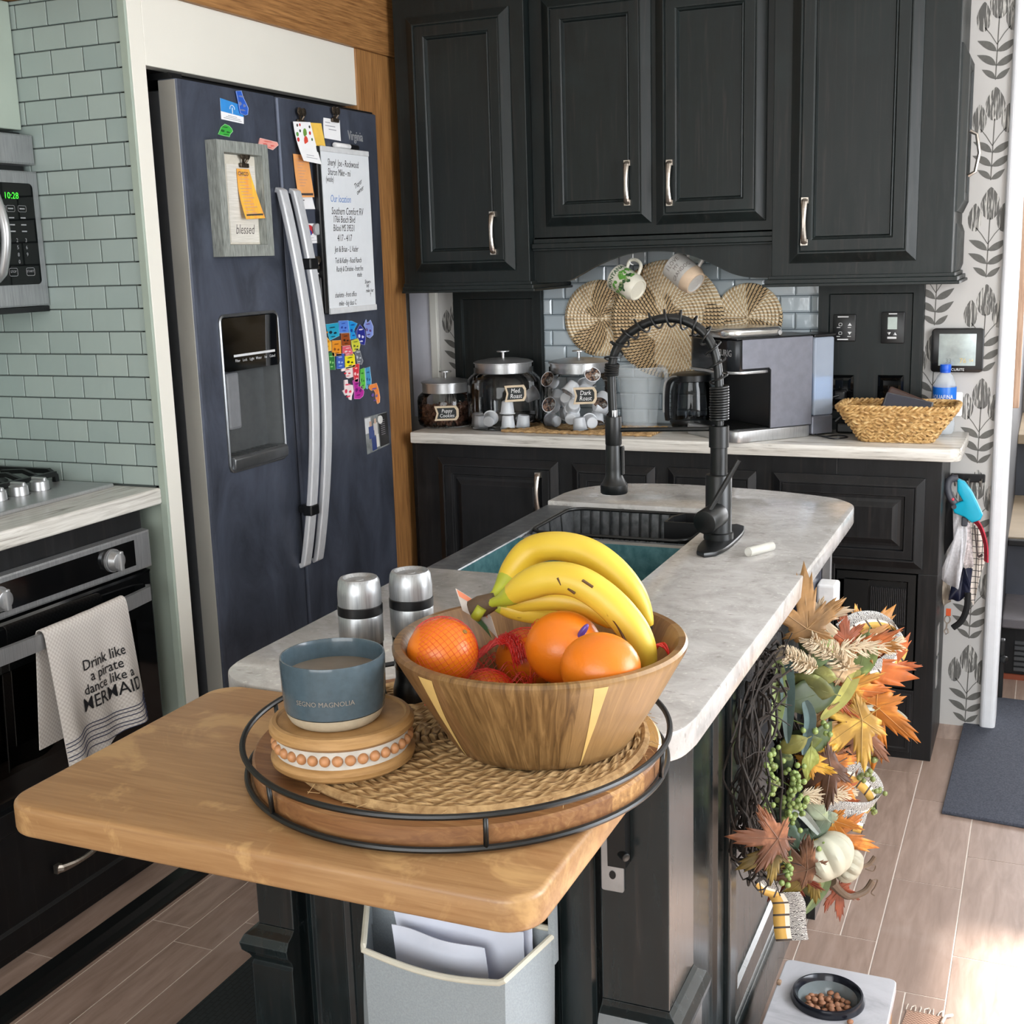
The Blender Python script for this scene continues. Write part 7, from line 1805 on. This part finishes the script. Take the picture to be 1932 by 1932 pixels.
# ================================================================ things hung by the cabinet end
def solid(nm, mb, mat, label, cat): return tag(obj(nm, mb, mat), label, cat)
hk = thing('hook_strip', 'small dark hook strip on the wallpaper beside the counter', 'hooks', (-.235, 3.895, .79))
b = MB(); b.box(-.252, -.155, YW-.012, YW-.001, .775, .800, .003); obj('board', b, CABL, hk)
for x in (-.235, -.20, -.165):
    b = MB(); b.tube([(x, YW-.012, .785), (x, YW-.075, .776), (x, YW-.09, .792)], .003, 6); obj('hook', b, NICKEL, hk)
ls = thing('retractable_leash', 'bright cyan retractable dog leash hanging by the counter end', 'leash', (-.19, 3.73, .70))
CYAN = plain('cyan_plastic', (10, 168, 200), .35, var=.04)
body = [(-.223, .815), (-.203, .807), (-.182, .779), (-.165, .746), (-.150, .713), (-.155, .699), (-.178, .689), (-.199, .705), (-.227, .715), (-.236, .738), (-.205, .752), (-.222, .779)]
b = MB(); b.prism(body, -.015, .015, FY(3.73), bev=.005, seg=3); obj('case', b, CYAN, ls)
GRIP = plain('grip_charcoal', (66, 68, 76), .5)
b = MB(); b.tube(spline([(-.222, 3.728, .816), (-.243, 3.722, .812), (-.248, 3.718, .790), (-.240, 3.716, .762), (-.226, 3.716, .744)], 6), .0105, 10); obj('grip', b, GRIP, ls)
b = MB(); b.cyl((-.238, 3.715, .815), (-.238, 3.745, .815), .009, n=14, bev=.002); b.cyl((-.228, 3.711, .735), (-.228, 3.7149, .735), .007, n=14); obj('button', b, GRIP, ls)
b = MB(); b.sphere((-.232, 3.709, .757), .005, 10, 8); obj('red_lock', b, plain('lock_red', (206, 70, 86), .4), ls)
b = MB(); b.box(-.207, -.190, 3.722, 3.738, .676, .704, .004); obj('cord_outlet', b, GRIP, ls)
def cloth_hang(nm, poly, y, mat, label, cat, waves=6, amp=.005, seed=1, th=.0018):
    """a hanging cloth filling an outline, with gentle folds"""
    bb = bmesh.new(); vs = [bb.verts.new((p[0], 0, p[1])) for p in poly]; bb.faces.new(vs); bmesh.ops.triangulate(bb, faces=bb.faces[:])
    for _ in range(3): bmesh.ops.subdivide_edges(bb, edges=bb.edges[:], cuts=1); 
    for v in bb.verts: v.co.y = y+amp*sin(v.co.x*230+seed+v.co.z*14)+amp*.5*sin(v.co.z*60+seed)
    for f in bb.faces: f.smooth = True
    m_ = MB(); m_.merge(bb); o = solid(nm, m_, mat, label, cat); q = o.modifiers.new('thickness', 'SOLIDIFY'); q.thickness = th; return o
cloth_hang('white_bandana', [(-.255, .773), (-.236, .740), (-.222, .690), (-.228, .629), (-.262, .523), (-.250, .503), (-.208, .484), (-.201, .542), (-.192, .60), (-.190, .66), (-.205, .72), (-.235, .775)], 3.742, plain('white_print_cloth', (222, 222, 226), .8, var=.12, scale=120), 'white printed dog bandana hanging under the cyan leash', 'bandana')
cloth_hang('dotted_bandana', [(-.205, .700), (-.185, .675), (-.177, .612), (-.170, .552), (-.192, .544), (-.203, .575), (-.206, .64)], 3.757, plain('dotted_cloth', (214, 204, 204), .8, var=.35, scale=150), 'white bandana with small red print behind the plain white one', 'bandana', seed=4)
def check_mat():
    t = NT('windowpane_cloth'); tc = t.n('ShaderNodeTexCoord'); sp = t.n('ShaderNodeSeparateXYZ'); t.l(tc.outputs['Object'], sp.inputs[0])
    a = t.math('LESS_THAN', t.math('FRACT', t.math('MULTIPLY', sp.outputs[0], 70)), .14); c_ = t.math('LESS_THAN', t.math('FRACT', t.math('MULTIPLY', sp.outputs[2], 55)), .12)
    t.col(t.mix(lin((224, 214, 204)), lin((50, 46, 46)), t.math('MAXIMUM', a, c_))); t.set(Roughness=.8); return t.m
cloth_hang('checked_bandana', [(-.190, .690), (-.165, .688), (-.145, .62), (-.139, .564), (-.153, .513), (-.166, .422), (-.180, .456), (-.186, .55)], 3.785, check_mat(), 'cream bandana with black window check hanging at the right', 'bandana', seed=2)
cloth_hang('black_harness', [(-.266, .75), (-.240, .735), (-.224, .68), (-.232, .62), (-.262, .555), (-.268, .60)], 3.80, plain('harness_black', (18, 18, 22), .7, var=.3), 'black dog harness half hidden behind the white bandana', 'harness', seed=6, th=.008)
b = MB(); b.tube(spline([(-.188, 3.765, .70), (-.158, 3.76, .672), (-.140, 3.76, .62), (-.136, 3.765, .566)], 8), .012, flat=(1.6, .35), up=(.8, .5, 0)); solid('red_collar', b, plain('red_webbing', (186, 34, 58), .6, var=.25, scale=60), 'red webbing collar looping beside the checked bandana', 'collar')
b = MB(); b.tube(spline([(-.172, 3.75, .675), (-.165, 3.75, .62), (-.158, 3.75, .585), (-.146, 3.752, .59)], 8), .007, flat=(1.4, .5)); solid('brown_strap', b, plain('taupe_strap', (70, 58, 58), .7), 'taupe strap curving inside the red collar', 'strap')
cloth_hang('navy_cloth', [(-.196, .545), (-.172, .542), (-.177, .474), (-.203, .442), (-.235, .444), (-.230, .482), (-.208, .486)], 3.765, plain('navy_nylon', (30, 34, 56), .4, var=.2, scale=40), 'navy nylon pouch hanging below the bandanas', 'pouch', amp=.007, seed=3, th=.006)
b = MB(); b.tube(spline([(-.182, 3.76, .470), (-.183, 3.755, .424), (-.196, 3.752, .385), (-.219, 3.75, .362)], 8), .009, 8); solid('black_lead', b, plain('lead_black', (14, 14, 16), .8), 'thick black lead end curling below the navy pouch', 'lead')
kc = thing('clip_hook', 'silver snap clip on an orange tab hanging lowest', 'clip', (-.236, 3.75, .34))
b = MB(); b.box(-.240, -.226, 3.748, 3.752, .398, .420, .001); obj('orange_tab', b, plain('orange_tab', (206, 84, 40), .6), kc)
b = MB(); b.tube([(-.235+.008*cos(a), 3.75, .386+.011*sin(a)) for a in [i*2*pi/16 for i in range(16)]], .0018, 6, closed=True); b.tube([(-.236, 3.75, .375), (-.237, 3.75, .358), (-.243, 3.75, .350), (-.238, 3.75, .340), (-.231, 3.75, .346), (-.234, 3.75, .358)], .0022, 6); obj('snap', b, NICKEL, kc)
cloth_hang('khaki_cloth', [(-.262, .505), (-.236, .495), (-.230, .43), (-.250, .415), (-.262, .44)], 3.79, plain('khaki_cloth', (176, 164, 148), .8), 'khaki cloth showing under the white bandana', 'cloth', seed=7)

# ================================================================ floor things
pf_ = thing('pet_feeder', 'low white marble-look pet feeder stand at the island foot', 'pet feeder', (-.305, 1.98, 0))
MARB = NT('white_marble'); _f = MARB.noise(MARB.coord(), 5, 6, .65, 1.5); MARB.col(MARB.ramp(_f, [(.4, lin((158, 158, 163))), (.5, lin((176, 176, 181))), (.62, lin((184, 184, 189)))])); MARB.set(Roughness=.3); MARB = MARB.m
slab = MB(); slab.prism(rrect(-.408, -.200, 1.745, 2.215, .014, 4), .102, .122, bev=.002); slab_o = obj('slab', slab, MARB, pf_)
for yc in (2.105, 1.895):
    q = MB(); q.cyl((-.311, yc, .09), (-.311, yc, .14), .0585, n=48); cut(slab_o, q)
for x in (-.40, -.212):
    b = MB(); b.box(x-.006, x+.006, 1.76, 2.20, 0, .1015); obj('side_leg', b, streaky('feeder_wood', (150, 110, 70), (180, 140, 96), (4, 20, 4)), pf_)
b = MB(); b.box(-.408, -.400, 2.118, 2.130, .1222, .129, .002); obj('peg', b, plain('peg_wood', (150, 122, 98), .6), pf_)
CHAR = plain('charcoal_bowl', (26, 28, 36), .18, .2, .15, 60)
def petbowl(y, label):
    t = thing('pet_bowl', label, 'pet bowl', (-.311, y, .085))
    b = MB(); b.lathe([(0, .0), (.040, .0), (.047, .010), (.057, .0365), (.066, .0375), (.0665, .043), (.063, .052), (.0595, .0525), (.055, .046), (.049, .020), (.040, .010), (0, .008)], n=56); obj('shell', b, CHAR, t, local=True)
    b = MB(); b.lathe([(0, .0088), (.0395, .0108), (.0485, .0205), (.0535, .042)], n=56); obj('grey_glazed_inside', b, plain('bowl_inside_grey', (112, 120, 122), .15, var=.06), t, local=True); return t
pb1 = petbowl(2.105, 'charcoal pet bowl holding brown kibble in the feeder'); pb2 = petbowl(1.895, 'charcoal pet bowl nearest the viewer, cut by the picture edge')
kb0 = None; kr = random.Random(9); KP = []
KIB = plain('kibble_brown', (150, 104, 76), .65, var=.2, scale=60)
for i in range(84):
    for _ in range(80):
        lay = i//32; a = kr.uniform(0, 2*pi); q = (.040, .044, .038)[lay]*sqrt(kr.random()); x, y, z = q*cos(a), q*sin(a)-.003*lay, .0155+.0066*lay+.003*(q/.04)**2
        if all((x-p[0])**2+(y-p[1])**2+4*(z-p[2])**2 > .0098**2 for p in KP): break
    KP.append((x, y, z))
    if kb0 is None:
        b = MB(); b.sphere((0, 0, 0), .0066, 10, 7, (1, .86, .55)); kb0 = obj('kibble', b, KIB, local=True); o = kb0
    else: o = kb0.copy(); COL.objects.link(o)
    o.location = (-.311+x, 2.105+y, .085+z); o.rotation_euler = (kr.uniform(-.4, .4), kr.uniform(-.4, .4), kr.uniform(0, 6))
    tag(o, 'brown kibble piece in the filled charcoal pet bowl', 'kibble', 'kibble in the pet bowl')
o = kb0.copy(); COL.objects.link(o); o.location = (-.262, 2.045, .1262); o.rotation_euler = (0, 0, 1); tag(o, 'single kibble piece dropped on the white feeder top beside the bowl', 'kibble')
MATM = NT('navy_grey_mat'); _f = MATM.noise(MATM.coord(), 240, 2); MATM.col(MATM.ramp(_f, [(.3, lin((50, 54, 66))), (.7, lin((78, 82, 94)))])); MATM.set(Roughness=.85); MATM.bump(_f, .3, .001); MATM = MATM.m
b = MB(); b.prism([(-.196, 3.24), (.62, 3.165), (.62, 4.13), (-.178, 4.19)], .0003, .011, bev=.003)
tag(obj('door_mat', b, MATM), 'dark blue grey mat on the floor near the steps', 'mat')
BUR = NT('burlap'); _c = BUR.n('ShaderNodeTexChecker'); _c.inputs['Scale'].default_value = 260; BUR.l(BUR.coord(), _c.inputs['Vector']); BUR.col(BUR.mix(lin((176, 142, 122)), lin((134, 104, 88)), _c.outputs['Fac'])); BUR.set(Roughness=.9); BUR.bump(_c.outputs['Fac'], .4, .002); BUR = BUR.m
rg_ = thing('woven_rug', 'tan woven rug edge on the floor right of the pet feeder', 'rug', (-.10, 1.9, 0))
b = MB(); b.grid(lambda u, v: V((-.192+.07*u+.004*sin(v*20), 1.55+.76*v, .003+.001*sin(u*40)*sin(v*300))), 10, 60, .004); obj('weave', b, BUR, rg_)
b = MB()
for i in range(9): b.tube([(-.190+.0085*i, 2.308, .004), (-.189+.0085*i+.002*sin(i*3), 2.320, .005), (-.188+.0085*i+.006*sin(i*2), 2.330, .003)], .0012, 5)
b.tube([(-.121, 2.28, .008), (-.116, 2.305, .009), (-.104, 2.318, .006)], .003, 6); obj('fringe', b, plain('fringe_cream', (206, 192, 178), .9), rg_)
def rubber():
    t = NT('black_rubber_brick_mat'); br = t.n('ShaderNodeTexBrick'); br.inputs['Scale'].default_value = 22; br.inputs['Mortar Size'].default_value = .03
    t.l(t.coord((1, 1, 1), rot=(0, 0, radians(90))), br.inputs['Vector']); t.col(t.mix(lin((38, 46, 48)), lin((22, 28, 30)), br.outputs['Fac'])); t.set(Roughness=.6); t.bump(t.math('SUBTRACT', 1.0, br.outputs['Fac']), .6, .003); return t.m
b = MB(); b.prism(rrect(-1.515, -1.085, .80, 2.03, .02), .0003, .016, bev=.006)
tag(obj('kitchen_mat', b, rubber()), 'black brick-patterned rubber mat on the floor left of the island', 'mat')
